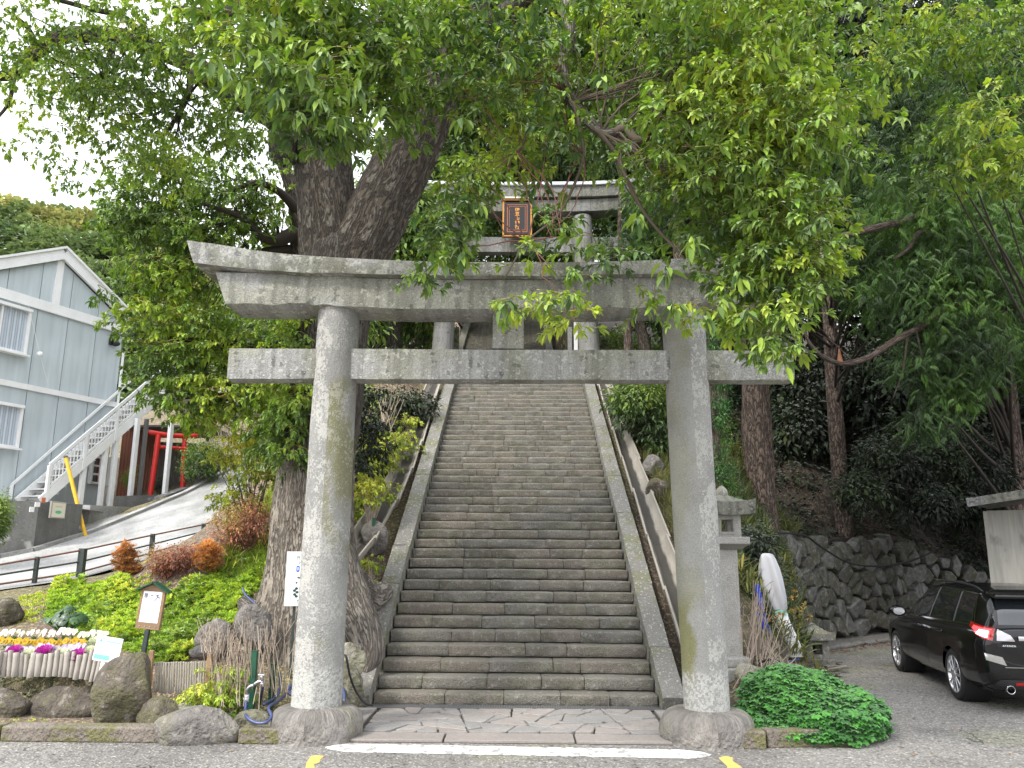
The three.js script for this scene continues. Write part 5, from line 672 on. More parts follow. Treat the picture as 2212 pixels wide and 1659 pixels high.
// ---------------------------------------------------------------- shed at the right edge
{
  const k = 15.5, a = at(2172, 1262, k), top = at(2141, 1102, k), t = thing('shed', 'pale weathered board shed with a dark overhanging roof at the right edge', 'shed', [a.x, 0, a.z], 0.0), h = top.y; t.rotation.y = -0.62;
  for (let i = 0; i < 5; i++) part('panel', box(0.62, h + 0.02, 0.05, (i === 0 ? 0.14 : 0.32 + (i - 0.5) * 0.66 + 0.0), h / 2, i * 0.002, 0.004).scale(i === 0 ? 1 : 1, 1, 1), M.oldWood, t);
  part('post', box(0.1, h, 0.1, -0.19, h / 2, -0.03), M.oldWood, t); part('wall', box(4, h, 0.06, 1.8, h / 2, -0.07), M.black, t); part('side_wall', box(0.06, h, 3.4, -0.2, h / 2, -1.8), M.oldWood, t);
  const r = part('roof', [box(5, 0.09, 3.6, 2.1, 0, -0.9), box(5, 0.16, 0.06, 2.1, -0.02, 0.93)], M.stoneDark, t); r.position.set(0, h + 0.22, 0); r.rotation.z = 0.14; r.rotation.x = 0.02;
}
// ---------------------------------------------------------------- black estate car
{
  const rw = atY(2062, 1496, 0), rr = at(2065, 1496, 10.55), fr = at(1947, 1453, 12.95), dir = V(fr.x - rr.x, 0, fr.z - rr.z).normalize(), WB = 2.66;
  // own frame: x forward from the rear axle, y up, z to the car's left
  const lat = V(dir.z, 0, -dir.x), hw = 0.885, base = V(rr.x, 0, rr.z).addScaledVector(lat, lat.x < 0 ? -(hw - 0.02) : hw - 0.02), turn = Math.atan2(-dir.z, dir.x);
  const t = thing('estate_car', 'black estate car with red tail lamps lit, parked by the rubble wall', 'car', base, turn), Zl = V(0, 0, 1).applyAxisAngle(V(0, 1, 0), turn).x < 0 ? 1 : -1; // z sign of the side we see
  const paint = new THREE.MeshPhysicalMaterial({ color: col(0.004, 0.004, 0.005), roughness: 0.3, specularIntensity: 0.2, clearcoat: 0.9, clearcoatRoughness: 0.04 }), dark = flat([0.02, 0.02, 0.021], 0.6), rubber = flat([0.018, 0.018, 0.018], 0.85), chrome = flat([0.6, 0.6, 0.6], 0.15, 1), alloy = flat([0.62, 0.62, 0.64], 0.28, 0.9);
  const interp = (tab, x) => { if (x <= tab[0][0]) return tab[0].slice(1); for (let i = 1; i < tab.length; i++) if (x <= tab[i][0]) { const a = tab[i - 1], b = tab[i], f = sm((x - a[0]) / (b[0] - a[0])) * 0.5 + (x - a[0]) / (b[0] - a[0]) * 0.5; return a.slice(1).map((v, k) => lerp(v, b[k + 1], f)); } return tab[tab.length - 1].slice(1); };
  const loft = (sec, xs, n) => { const pos = [], idx = []; xs.forEach((x) => { const s = sec(x); for (let j = 0; j < n; j++) pos.push(x + (s.dx ? s.dx(j / n) : 0), ...s.p(j / n)); }); for (let i = 0; i < xs.length - 1; i++) for (let j = 0; j < n; j++) { const a = i * n + j, b = i * n + (j + 1) % n; idx.push(a, b, a + n, b, b + n, a + n); } for (const i of [0, xs.length - 1]) { const c = pos.length / 3; let s = [0, 0, 0]; for (let j = 0; j < n; j++) for (let k = 0; k < 3; k++) s[k] += pos[(i * n + j) * 3 + k] / n; pos.push(...s); for (let j = 0; j < n; j++) i ? idx.push(i * n + j, i * n + (j + 1) % n, c) : idx.push(i * n + (j + 1) % n, i * n + j, c); } let g = new THREE.BufferGeometry(); g.setAttribute('position', new THREE.Float32BufferAttribute(pos, 3)); g.setIndex(idx); g.computeVertexNormals(); return g; };
  const sup = (u, e) => { const a = u * Math.PI * 2, c = Math.cos(a), s = Math.sin(a); return [Math.sign(c) * Math.pow(Math.abs(c), e), Math.sign(s) * Math.pow(Math.abs(s), e)]; };
  // lower body: x, bottom, shoulder height, half width
  const LB = [[-1.0, 0.42, 0.9, 0.62], [-0.985, 0.34, 0.98, 0.74], [-0.94, 0.27, 1.0, 0.81], [-0.8, 0.24, 1.01, 0.86], [-0.4, 0.2, 1.01, 0.895], [0.3, 0.19, 0.985, 0.895], [1.6, 0.18, 0.95, 0.89], [2.5, 0.19, 0.92, 0.885], [3.0, 0.2, 0.84, 0.865], [3.35, 0.22, 0.76, 0.8], [3.6, 0.27, 0.66, 0.66], [3.66, 0.33, 0.58, 0.55]];
  const xs = []; for (let i = 0; i <= 8; i++) xs.push(-1.0 + 0.2 * Math.pow(i / 8, 2)); for (let x = -0.7; x < 3.3; x += 0.1) xs.push(x); for (let i = 0; i <= 8; i++) xs.push(3.3 + 0.36 * (1 - Math.pow(1 - i / 8, 2)));
  const lower = loft((x) => { const [b, s, w] = interp(LB, x); return { p: (u) => { const [c, d] = sup(u, 0.36); const y = lerp(b, s, d / 2 + 0.5), k = 1 - 0.09 * Math.pow(Math.abs((y - 0.62) / 0.4), 2.2) * 0.55; return [y, c * w * k]; } }; }, xs, 72);
  // greenhouse: x, sill, roof, half width at sill, half width at roof
  const GB = [[-0.93, 0.97, 1.03, 0.66, 0.62], [-0.85, 0.95, 1.2, 0.755, 0.64], [-0.7, 0.94, 1.37, 0.785, 0.62], [-0.5, 0.93, 1.435, 0.8, 0.615], [0.2, 0.92, 1.465, 0.81, 0.62], [1.0, 0.9, 1.475, 0.81, 0.62], [1.6, 0.89, 1.43, 0.8, 0.6], [2.05, 0.88, 1.24, 0.79, 0.62], [2.5, 0.87, 1.0, 0.77, 0.66], [2.72, 0.86, 0.9, 0.72, 0.64]];
  const gx = []; for (let i = 0; i <= 12; i++) gx.push(-0.93 + 0.43 * i / 12); for (let x = -0.4; x < 2.72; x += 0.1) gx.push(x); gx.push(2.72);
  const upper = loft((x) => { const [s, r, a, b] = interp(GB, x); return { p: (u) => { const [c, d] = sup(u, 0.3), v = d / 2 + 0.5; return [lerp(s - 0.1, r, v), c * lerp(a, b, ss(0.1, 1, v))]; } }; }, gx, 72);
  const ev = new Evaluator(); ev.attributes = ['position', 'normal']; let body = new Brush(lower); body.updateMatrixWorld();
  const cutter = (x, s) => { const c = new Brush(new THREE.CylinderGeometry(0.355, 0.355, 0.34, 40).rotateX(Math.PI / 2)); c.position.set(x, 0.325, s * 0.8); c.updateMatrixWorld(); return c; };
  for (const x of [0, WB]) for (const s of [1, -1]) { body = ev.evaluate(body, cutter(x, s), SUBTRACTION); body.updateMatrixWorld(); }
  const bodyMesh = part('body', boxUV(body.geometry.clone()), paint, t); const cabin = part('cabin', boxUV(upper), paint, t);
  for (const x of [0, WB]) for (const s of [1, -1]) part('wheel_well', new THREE.CylinderGeometry(0.35, 0.35, 0.3, 32, 1, false).rotateX(Math.PI / 2).toNonIndexed().translate(x, 0.325, s * 0.68), M.black, t);
  // patches that follow the body: points thrown onto it from outside
  const rc = new THREE.Raycaster(), bm = new THREE.Mesh(body.geometry, new THREE.MeshBasicMaterial({ side: THREE.DoubleSide })), cm = new THREE.Mesh(upper, bm.material); bm.updateMatrixWorld(); cm.updateMatrixWorld();
  const shrink = (outline, n, m, from, dirf, lift) => { // outline(u, v) -> [a, b]; from(a, b) origin, dirf direction
    const pos = [], idx = [], uv = []; for (let i = 0; i <= n; i++) for (let j = 0; j <= m; j++) { const [a, b] = outline(i / n, j / m), o = from(a, b), d = dirf(a, b).normalize(); rc.set(o, d); const h = rc.intersectObjects([bm, cm], false)[0]; const q = h ? h.point.clone().addScaledVector(d, -lift) : o.clone().addScaledVector(d, 1.2); pos.push(q.x, q.y, q.z); uv.push(i / n, j / m); } for (let i = 0; i < n; i++) for (let j = 0; j < m; j++) { const a = i * (m + 1) + j; idx.push(a, a + 1, a + m + 1, a + 1, a + m + 2, a + m + 1); } const g = new THREE.BufferGeometry(); g.setAttribute('position', new THREE.Float32BufferAttribute(pos, 3)); g.setAttribute('uv', new THREE.Float32BufferAttribute(uv, 2)); g.setIndex(idx); g.computeVertexNormals(); return g.toNonIndexed(); };
  const quad = (A, B, C, D) => (u, v) => [lerp(lerp(A[0], B[0], u), lerp(D[0], C[0], u), v), lerp(lerp(A[1], B[1], u), lerp(D[1], C[1], u), v)];
  const side = (s) => [(x, y) => V(x, y, s * 2), () => V(0, 0, -s)], rear = [(z, y) => V(-2.5, y, z), () => V(1, 0, 0)];
  for (const s of [1, -1]) {
    const [fo, fd] = side(s), win = (q, nm = 'side_window') => part(nm, shrink(quad(...q), 16, 10, fo, fd, 0.006), M.glassDark, t);
    win([[1.02, 0.965], [2.08, 0.955], [1.5, 1.36], [0.98, 1.405]]); win([[0.1, 0.99], [0.96, 0.968], [0.92, 1.405], [0.16, 1.405]]); win([[-0.58, 1.03], [0.02, 0.995], [0.08, 1.4], [-0.42, 1.36]]);
    const line = (A, B, w) => part('chrome_strip', shrink((u, v) => [lerp(A[0], B[0], u), lerp(A[1], B[1], u) + (v - 0.5) * w], 24, 1, fo, fd, 0.012), chrome, t); line([-0.62, 1.008], [2.1, 0.938], 0.018); line([-0.42, 1.375], [0.9, 1.42], 0.014);
    part('chrome_strip', shrink((u, v) => [lerp(-0.64, -0.44, u) + (v - 0.5) * 0.02, lerp(1.01, 1.375, u)], 10, 1, fo, fd, 0.012), chrome, t);
    for (const x of [0.99, 0.06]) part('pillar_trim', shrink((u, v) => [x + (v - 0.5) * 0.05 + (0.5 - u) * (x > 0.5 ? 0.06 : -0.06), lerp(0.98, 1.4, u)], 8, 1, fo, fd, 0.009), M.steel, t);
    for (const [x, w] of [[1.0, 0.008], [0.22, 0.008], [2.02, 0.008]]) part('door_seam', shrink((u, v) => [x + (v - 0.5) * w * 2 - (x < 0.5 ? 0.34 * ss(0.5, 0.9, 1 - u) * -0.3 : 0), lerp(0.33, 0.94, u)], 14, 1, fo, fd, 0.003), M.black, t);
    for (const x of [0.32, 1.15]) part('door_handle', box(0.2, 0.028, 0.03, x, 0.85, s * 0.895, 0.012), paint, t);
    const mr = part('wing_mirror', (() => { const g = new THREE.SphereGeometry(0.12, 20, 14).scale(0.85, 0.72, 1.1).translate(1.92, 1.0, s * 1.0); return g.toNonIndexed(); })(), paint, t); part('mirror_glass', new THREE.CircleGeometry(0.075, 24).scale(1.1, 0.7, 1).rotateY(-Math.PI / 2).translate(1.812, 1.0, s * 1.0).toNonIndexed(), chrome, mr);
    // tail lamps wrap round the corner
    const lampTex = canvasTex(128, 64, (x, W, H) => { const g = x.createLinearGradient(0, 0, W, 0); g.addColorStop(0, '#5a0a0c'); g.addColorStop(1, '#8a1014'); x.fillStyle = g; x.fillRect(0, 0, W, H); });
    const cz = s * 0.4, ang = (a, y) => V(-0.5 + Math.cos(a) * -2.4, y, cz + s * Math.sin(a) * 2.4), ad = (a, y) => V(-0.5 - ang(a, y).x, 0, cz - ang(a, y).z);
    const red = new THREE.MeshPhysicalMaterial({ color: col(0.35, 0.012, 0.012), roughness: 0.12, clearcoat: 1, clearcoatRoughness: 0.03 }), redLit = new THREE.MeshPhysicalMaterial({ color: col(0.4, 0.02, 0.02), roughness: 0.15, emissive: col(1, 0.05, 0.06), emissiveIntensity: 1.6, clearcoat: 1, clearcoatRoughness: 0.03 }), bulb = new THREE.MeshStandardMaterial({ color: col(0.8, 0.3, 0.3), emissive: col(1, 0.42, 0.4), emissiveIntensity: 3 });
    part('tail_lamp', shrink(quad([1.5, 0.985], [0.55, 0.845], [0.5, 0.99], [1.45, 1.045]), 20, 10, ang, ad, 0.012), red, t);
    part('tail_lamp', shrink(quad([1.28, 0.965], [0.62, 0.865], [0.58, 0.975], [1.2, 1.005]), 16, 8, ang, ad, 0.018), redLit, t); part('tail_lamp', shrink(quad([0.95, 0.915], [0.64, 0.88], [0.62, 0.955], [0.92, 0.965]), 12, 8, ang, ad, 0.022), bulb, t);
    part('reversing_lamp', shrink(quad([0.48, 0.85], [0.12, 0.845], [0.2, 0.915], [0.46, 0.985]), 14, 8, ang, ad, 0.014), new THREE.MeshPhysicalMaterial({ color: col(0.5, 0.48, 0.48), roughness: 0.15, metalness: 0.5, clearcoat: 1 }), t);
  }
  // rear: glass, spoiler, lamps, plate, bumper, exhaust
  const wx = (z, y) => V(-2.2 + (y > 1.3 ? 0 : 0), y + 0.5, z), wd = () => V(1, -0.32, 0);
  part('rear_window', shrink(quad([-0.6, 1.03], [0.6, 1.03], [0.54, 1.36], [-0.54, 1.36]), 30, 16, rear[0], rear[1], 0.008), M.glassDark, t);
  part('spoiler', (() => { const g = new RoundedBoxGeometry(0.3, 0.045, 1.16, 3, 0.02); const p = g.attributes.position; for (let i = 0; i < p.count; i++) p.setY(i, p.getY(i) - 0.06 * (p.getZ(i) / 0.6) ** 2 + 0.0); g.computeVertexNormals(); return boxUV(g).rotateZ(0.1).translate(-0.72, 1.425, 0); })(), paint, t);
  part('brake_lamp', box(0.03, 0.022, 0.32, -0.868, 1.395, 0, 0.008), new THREE.MeshStandardMaterial({ color: col(0.5, 0.02, 0.02), emissive: col(1, 0.06, 0.03), emissiveIntensity: 3 }), t);
  part('wiper', [bar(V(-0.95, 1.04, 0.05), V(-0.9, 1.12, -0.42 * Zl), 0.012, 6)], M.black, t);
  part('chrome_strip', shrink((u, v) => [lerp(-0.42, 0.42, u), 0.88 + (v - 0.5) * 0.05], 16, 2, ...rear, 0.014), chrome, t);
  part('number_plate', box(0.012, 0.16, 0.34, -1.008, 0.74, 0, 0.004), M.white, t);
  { const tx = canvasTex(256, 48, (x, W, H) => { x.fillStyle = '#0b0b0c'; x.fillRect(0, 0, W, H); x.fillStyle = '#d9d9dc'; x.font = 'bold 40px sans-serif'; x.textAlign = 'center'; x.fillText('ATENZA', W / 2, 39, W - 8); }); const b = part('badge', shrink((u, v) => [Zl * (0.66 - u * 0.26), 0.775 + (v) * 0.035], 10, 2, ...rear, 0.006), std({ map: tx, roughness: 0.3 }), t); }
  part('lower_bumper', shrink(quad([-0.8, 0.27], [0.8, 0.27], [0.66, 0.4], [-0.66, 0.4]), 30, 5, ...rear, 0.008), dark, t);
  for (const s of [1, -1]) { part('reflector', shrink(quad([s * 0.5, 0.335], [s * 0.12, 0.34], [s * 0.12, 0.37], [s * 0.5, 0.37]), 8, 2, ...rear, 0.016), flat([0.42, 0.015, 0.015], 0.2), t); const ex = part('exhaust', new THREE.LatheGeometry([[0.035, -0.16], [0.048, -0.16], [0.05, -0.01], [0.046, 0], [0.04, -0.01], [0.034, -0.12], [0.001, -0.12]].map((a) => new THREE.Vector2(...a)), 28).rotateZ(Math.PI / 2).toNonIndexed(), chrome, t); ex.position.set(-1.0, 0.285, s * 0.56); }
  part('fog_reflector', shrink(quad([Zl * 0.79, 0.62], [Zl * 0.58, 0.56], [Zl * 0.62, 0.66], [Zl * 0.8, 0.7]), 8, 4, ...rear, 0.01), chrome, t);
  part('hatch_seam', shrink((u, v) => [lerp(-0.62, 0.62, u), 0.555 + 0.035 * Math.pow(Math.abs(u - 0.5) * 2, 4) * 2 + (v - 0.5) * 0.014], 20, 1, ...rear, 0.004), M.black, t); part('chrome_strip', shrink((u, v) => [lerp(-0.6, 0.6, u), 0.542 + (v - 0.5) * 0.01], 20, 1, ...rear, 0.006), M.steel, t);
  for (const s of [1, -1]) part('roof_rail', limb([[-0.55, 1.41, s * 0.6, 0.012], [-0.3, 1.465, s * 0.6, 0.014], [0.9, 1.5, s * 0.605, 0.014], [1.2, 1.475, s * 0.6, 0.012]], 8, 0.1), M.black, t);
  // wheels: tyre, rim with ten spokes
  const tyreG = new THREE.LatheGeometry([[0.235, -0.1], [0.3, -0.108], [0.322, -0.085], [0.326, 0], [0.322, 0.085], [0.3, 0.108], [0.235, 0.1]].map((a) => new THREE.Vector2(...a)), 56).rotateX(Math.PI / 2).toNonIndexed();
  const rimG = [new THREE.LatheGeometry([[0.2, 0.02], [0.225, 0.1], [0.238, 0.107], [0.24, 0.09], [0.235, -0.1]].map((a) => new THREE.Vector2(...a)), 48).rotateX(Math.PI / 2)]; for (let i = 0; i < 10; i++) { const a = i / 10 * Math.PI * 2; rimG.push(box(0.2, 0.032, 0.03, 0.13, 0, 0.085, 0.008).rotateZ(a)); } rimG.push(new THREE.CylinderGeometry(0.05, 0.055, 0.04, 24).rotateX(Math.PI / 2).translate(0, 0, 0.088));
  const rim = join(rimG), disc = new THREE.CylinderGeometry(0.2, 0.2, 0.02, 32).rotateX(Math.PI / 2).toNonIndexed();
  for (const x of [0, WB]) for (const s of [1, -1]) { const w = part('wheel', tyreG, rubber, t); w.position.set(x, 0.325, s * 0.765); if (s < 0) w.rotation.y = Math.PI; if (x) w.rotation.y += 0.12 * s * 0; part('rim', rim, alloy, w); part('brake_disc', disc, M.steel, w); }
  part('underbody', box(3.6, 0.1, 1.4, 1.3, 0.26, 0), M.black, t);
}
// ---------------------------------------------------------------- foliage: leaf clusters built once, then set out as copies
class LB { // collects leaves and stems; colour per vertex multiplies the copy's tint
  constructor() { this.p = []; this.c = []; this.i = []; }
  leaf(o, dir, L, W, fold = 0.18, curl = 0.25, tone = 1, simple = false) {
    const d = dir.clone().normalize(); let up = Math.abs(d.y) > 0.97 ? V(1, 0, 0) : V(0, 1, 0); up.addScaledVector(V(gauss(), gauss() * 0.3, gauss()), 0.45); const s = d.clone().cross(up).normalize(); up = s.clone().cross(d).normalize();
    const P = (t, w, f) => { const q = o.clone().addScaledVector(d, L * t).addScaledVector(s, W * w).addScaledVector(up, f * W); q.y -= curl * L * t * t; return q; };
    const b = this.p.length / 3, t = Array.isArray(tone) ? tone : [tone, tone, tone], put = (q) => { this.p.push(q.x, q.y, q.z); this.c.push(...t); };
    if (simple) { [P(0, 0, 0), P(0.45, 0.5, fold), P(1, 0, 0), P(0.45, -0.5, fold), P(0.45, 0, 0)].forEach(put); this.i.push(b, b + 1, b + 4, b + 1, b + 2, b + 4, b + 2, b + 3, b + 4, b + 3, b, b + 4); return; }
    [P(0, 0, 0), P(0.3, 0.44, fold), P(0.3, 0, 0), P(0.3, -0.44, fold), P(0.68, 0.4, fold), P(0.68, 0, 0), P(0.68, -0.4, fold), P(1, 0, 0)].forEach(put);
    this.i.push(b, b + 1, b + 2, b, b + 2, b + 3, b + 1, b + 4, b + 2, b + 4, b + 5, b + 2, b + 2, b + 5, b + 3, b + 5, b + 6, b + 3, b + 4, b + 7, b + 5, b + 5, b + 7, b + 6);
  }
  stem(a, b, r, tone = [0.9, 0.55, 0.4]) { const d = b.clone().sub(a).normalize(), u = (Math.abs(d.y) > 0.9 ? V(1, 0, 0) : V(0, 1, 0)).cross(d).normalize(), v = d.clone().cross(u), n = this.p.length / 3; for (const [q, k] of [[a, 1], [b, 0.6]]) for (let j = 0; j < 3; j++) { const e = q.clone().addScaledVector(u, Math.cos(j * 2.094) * r * k).addScaledVector(v, Math.sin(j * 2.094) * r * k); this.p.push(e.x, e.y, e.z); this.c.push(...tone); } for (let j = 0; j < 3; j++) { const k = (j + 1) % 3; this.i.push(n + j, n + k, n + 3 + j, n + k, n + 3 + k, n + 3 + j); } }
  geo() { const g = new THREE.BufferGeometry(); g.setAttribute('position', new THREE.Float32BufferAttribute(this.p, 3)); g.setAttribute('color', new THREE.Float32BufferAttribute(this.c, 3)); g.setAttribute('uv', new THREE.Float32BufferAttribute(new Float32Array(this.p.length / 3 * 2), 2)); g.setIndex(this.i); g.computeVertexNormals(); return g; }
}
for (const k of ['leaf', 'leafMatt']) M[k].vertexColors = true;
M.leafDull = M.leafMatt;
const tone = () => { const k = R(0.7, 1.3); return [k * R(0.9, 1.15), k, k * R(0.8, 1.05)]; };
// twig along +x whose leaves spread and hang
const broadTwig = (n, L, W, len, sd) => { seed(sd); const b = new LB(); let prev = V(0, 0, 0); for (let i = 1; i <= 3; i++) { const q = V(len * i / 3, -0.06 * len * i * i / 3, R(-0.04, 0.04) * len); b.stem(prev, q, 0.005); prev = q; } for (let i = 0; i < n; i++) { const t = i < n * 0.55 ? R(0.86, 1) : R(0.25, 0.85), a = i * 2.4 + R(-0.4, 0.4), sp = R(0.5, 1.15); b.leaf(V(len * t, -0.06 * len * 3 * t * t, 0), V(Math.cos(sp), Math.sin(sp) * Math.sin(a) - 0.2, Math.sin(sp) * Math.cos(a)), L * R(0.7, 1.12), W * R(0.8, 1.15), R(0.1, 0.3), R(0.15, 0.55), tone()); } return b.geo(); };
const clump = (n, L, W, r, sd, droop = 0.3, flat = 0.8) => { seed(sd); const b = new LB(); for (let i = 0; i < n; i++) { const d = V(gauss(), gauss() * flat, gauss()).normalize(), o = d.clone().multiplyScalar(r * Math.pow(rnd(), 0.5)); d.add(V(R(-0.5, 0.5), R(-0.3, 0.4) - droop, R(-0.5, 0.5))); b.leaf(o, d, L * R(0.7, 1.2), W * R(0.8, 1.2), 0.15, R(0.1, 0.4), tone(), true); } return b.geo(); };
const spray = (len, sd, n = 9) => { seed(sd); const b = new LB(); const ax = (t) => V(len * t, -len * (0.25 * t + 0.5 * t * t), 0); for (let i = 0; i < n; i++) { const t = 0.12 + 0.88 * i / (n - 1), o = ax(t); for (const s of [-1, 1]) { const L = len * 0.5 * (1 - 0.55 * t) * R(0.75, 1.2); const d = V(0.75, -0.35 - 0.7 * t, s * R(0.5, 0.95)); b.leaf(o, d, L, L * 0.2, 0.1, R(0.3, 0.7), tone(), true); b.leaf(o.clone().addScaledVector(d.clone().normalize(), L * 0.4), V(1, -0.9, s * 0.15), L * 0.6, L * 0.16, 0.1, 0.4, tone(), true); } } b.leaf(ax(0.7), V(0.6, -1, 0), len * 0.4, len * 0.07, 0.1, 0.3, tone(), true); return b.geo(); };
const tuft = (n, L, W, sd, spread = 0.7, simple = true) => { seed(sd); const b = new LB(); for (let i = 0; i < n; i++) { const a = R(0, 6.283), s = spread * R(0.2, 1.2); b.leaf(V(R(-0.3, 0.3) * L, 0, R(-0.3, 0.3) * L), V(Math.cos(a) * s, 1, Math.sin(a) * s), L * R(0.6, 1.2), W * R(0.7, 1.2), 0.15, R(0.1, 0.6), tone(), simple); } return b.geo(); };
const G = { broad: [1, 2, 3, 4].map((i) => broadTwig(11, 0.092, 0.042, 0.24, 500 + i)), small: [1, 2, 3].map((i) => broadTwig(13, 0.068, 0.031, 0.21, 520 + i)), clump: [1, 2, 3].map((i) => clump(26, 0.14, 0.06, 0.3, 540 + i)), fine: [1, 2, 3].map((i) => clump(30, 0.075, 0.03, 0.17, 560 + i)), spray: [1, 2, 3].map((i) => spray(0.5, 580 + i)), tuft: [1, 2, 3].map((i) => tuft(16, 0.07, 0.022, 600 + i, 0.9)), blade: [1, 2, 3].map((i) => tuft(16, 0.42, 0.014, 620 + i, 0.75, false)), needle: [1, 2].map((i) => tuft(26, 0.13, 0.014, 640 + i, 1.1)) };
const O3 = new THREE.Object3D(), C3 = new THREE.Color();
// put copies at places [x, y, z, size, yaw, pitch, roll, r, g, b]
function copies(name, geos, m, list, parent, kind = 'stuff') {
  const k = geos.length, out = []; for (let v = 0; v < k; v++) { const mine = list.filter((_, i) => i % k === v); if (!mine.length) continue; const im = new THREE.InstancedMesh(geos[v], m, mine.length); mine.forEach((q, i) => { O3.position.set(q[0], q[1], q[2]); O3.rotation.set(q[5], q[4], q[6], 'YXZ'); O3.scale.setScalar(q[3]); O3.updateMatrix(); im.setMatrixAt(i, O3.matrix); im.setColorAt(i, C3.setRGB(q[7], q[8], q[9])); }); im.castShadow = im.receiveShadow = true; im.userData.kind = kind; if (parent) { const c = kids.get(parent) ?? {}; kids.set(parent, c); const n = (c[name] = (c[name] ?? -1) + 1); im.name = n ? name + '_' + String(n).padStart(3, '0') : name; parent.add(im); } else { im.name = numbered(name); scene.add(im); } out.push(im); } return out; }
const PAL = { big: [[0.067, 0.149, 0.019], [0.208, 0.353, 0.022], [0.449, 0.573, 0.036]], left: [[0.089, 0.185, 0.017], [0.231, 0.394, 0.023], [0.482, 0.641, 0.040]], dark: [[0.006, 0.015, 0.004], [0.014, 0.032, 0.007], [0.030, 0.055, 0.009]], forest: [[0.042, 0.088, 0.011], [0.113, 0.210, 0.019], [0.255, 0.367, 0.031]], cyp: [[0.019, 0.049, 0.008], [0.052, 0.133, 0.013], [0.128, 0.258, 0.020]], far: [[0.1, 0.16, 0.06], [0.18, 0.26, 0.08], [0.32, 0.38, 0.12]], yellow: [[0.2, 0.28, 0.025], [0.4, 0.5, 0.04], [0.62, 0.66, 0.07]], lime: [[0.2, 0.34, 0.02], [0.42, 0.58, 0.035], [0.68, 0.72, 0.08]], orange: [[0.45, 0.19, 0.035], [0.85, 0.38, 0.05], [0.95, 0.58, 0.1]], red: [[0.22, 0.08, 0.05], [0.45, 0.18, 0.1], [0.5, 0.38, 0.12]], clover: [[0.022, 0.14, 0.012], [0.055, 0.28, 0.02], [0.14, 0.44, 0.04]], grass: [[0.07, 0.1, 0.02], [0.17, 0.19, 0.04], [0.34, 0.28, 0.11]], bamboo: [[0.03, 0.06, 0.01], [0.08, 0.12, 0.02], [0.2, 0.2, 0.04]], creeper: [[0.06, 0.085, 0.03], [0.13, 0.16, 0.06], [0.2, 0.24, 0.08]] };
const shade = (P, t) => { t = clamp(t); const c = t < 0.5 ? mix3(P[0], P[1], t * 2) : mix3(P[1], P[2], t * 2 - 1), k = R(0.85, 1.15); return mul3(c, k); };
// clusters through ellipsoids [centre, rx, ry, rz, count]; more of them towards the outside
function spread(blobs, P, size, o = {}) {
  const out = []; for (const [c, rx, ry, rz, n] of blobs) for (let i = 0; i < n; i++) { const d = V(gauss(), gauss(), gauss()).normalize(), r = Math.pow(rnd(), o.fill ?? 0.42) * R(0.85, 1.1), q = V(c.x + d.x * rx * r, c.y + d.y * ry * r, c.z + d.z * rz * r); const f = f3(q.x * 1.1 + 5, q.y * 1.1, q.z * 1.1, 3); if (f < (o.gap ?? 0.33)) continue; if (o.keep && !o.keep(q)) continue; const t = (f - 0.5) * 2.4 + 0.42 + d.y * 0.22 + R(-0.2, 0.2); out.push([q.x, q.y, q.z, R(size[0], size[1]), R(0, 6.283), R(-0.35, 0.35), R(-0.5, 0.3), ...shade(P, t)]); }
  return out;
}
const B = (px, py, k, rx, ry, rz, n) => [at(px, py, k), rx / FPX * k, ry / FPX * k, rz, n];
const rel = (list, o) => list.map((q) => { const r = q.slice(); r[0] -= o.x; r[1] -= o.y; r[2] -= o.z; return r; });
const branches = (o, list, m, parent, rad = 7, nm = 'branch', step = 0.12) => { for (const pts of list) part(nm, limb(pts.map(([x, y, k, r]) => { const q = at(x, y, k); return [q.x - o.x, q.y - o.y, q.z - o.z, r]; }), rad, step, (a, l, r) => (f3(Math.cos(a) * 1.5 + l, l * 3, Math.sin(a) * 1.5, 2) - 0.5) * r * 0.35), m, parent); };
// thin side shoots grown from a stretch of branch towards a point
const shoots = (o, from, to, n, r, m, parent, far, nm = 'twigs') => { const l = []; for (let i = 0; i < n; i++) { const a = pick(from), A = at(a[0], a[1], a[2]), near = to.filter((q) => q[0].distanceTo(A) < (far ?? 1.1)); if (!near.length) continue; const b = pick(near), Bq = b[0].clone().add(V(gauss() * b[1] * 0.9, gauss() * b[2] * 0.9, gauss() * b[3] * 0.7)), pts = []; const bend = V(gauss(), gauss() * 0.6 - 0.2, gauss()).multiplyScalar(A.distanceTo(Bq) * 0.16); for (let j = 0; j <= 5; j++) { const t = j / 5, q = A.clone().lerp(Bq, t).addScaledVector(bend, Math.sin(t * 3.14)).add(V(gauss(), gauss(), gauss()).multiplyScalar(j === 0 ? 0 : 0.05)); pts.push([q.x - o.x, q.y - o.y, q.z - o.z, lerp(r, r * 0.3, t)]); } l.push(limb(pts, 5, 0.16)); } if (l.length) part(nm, l, m, parent); };

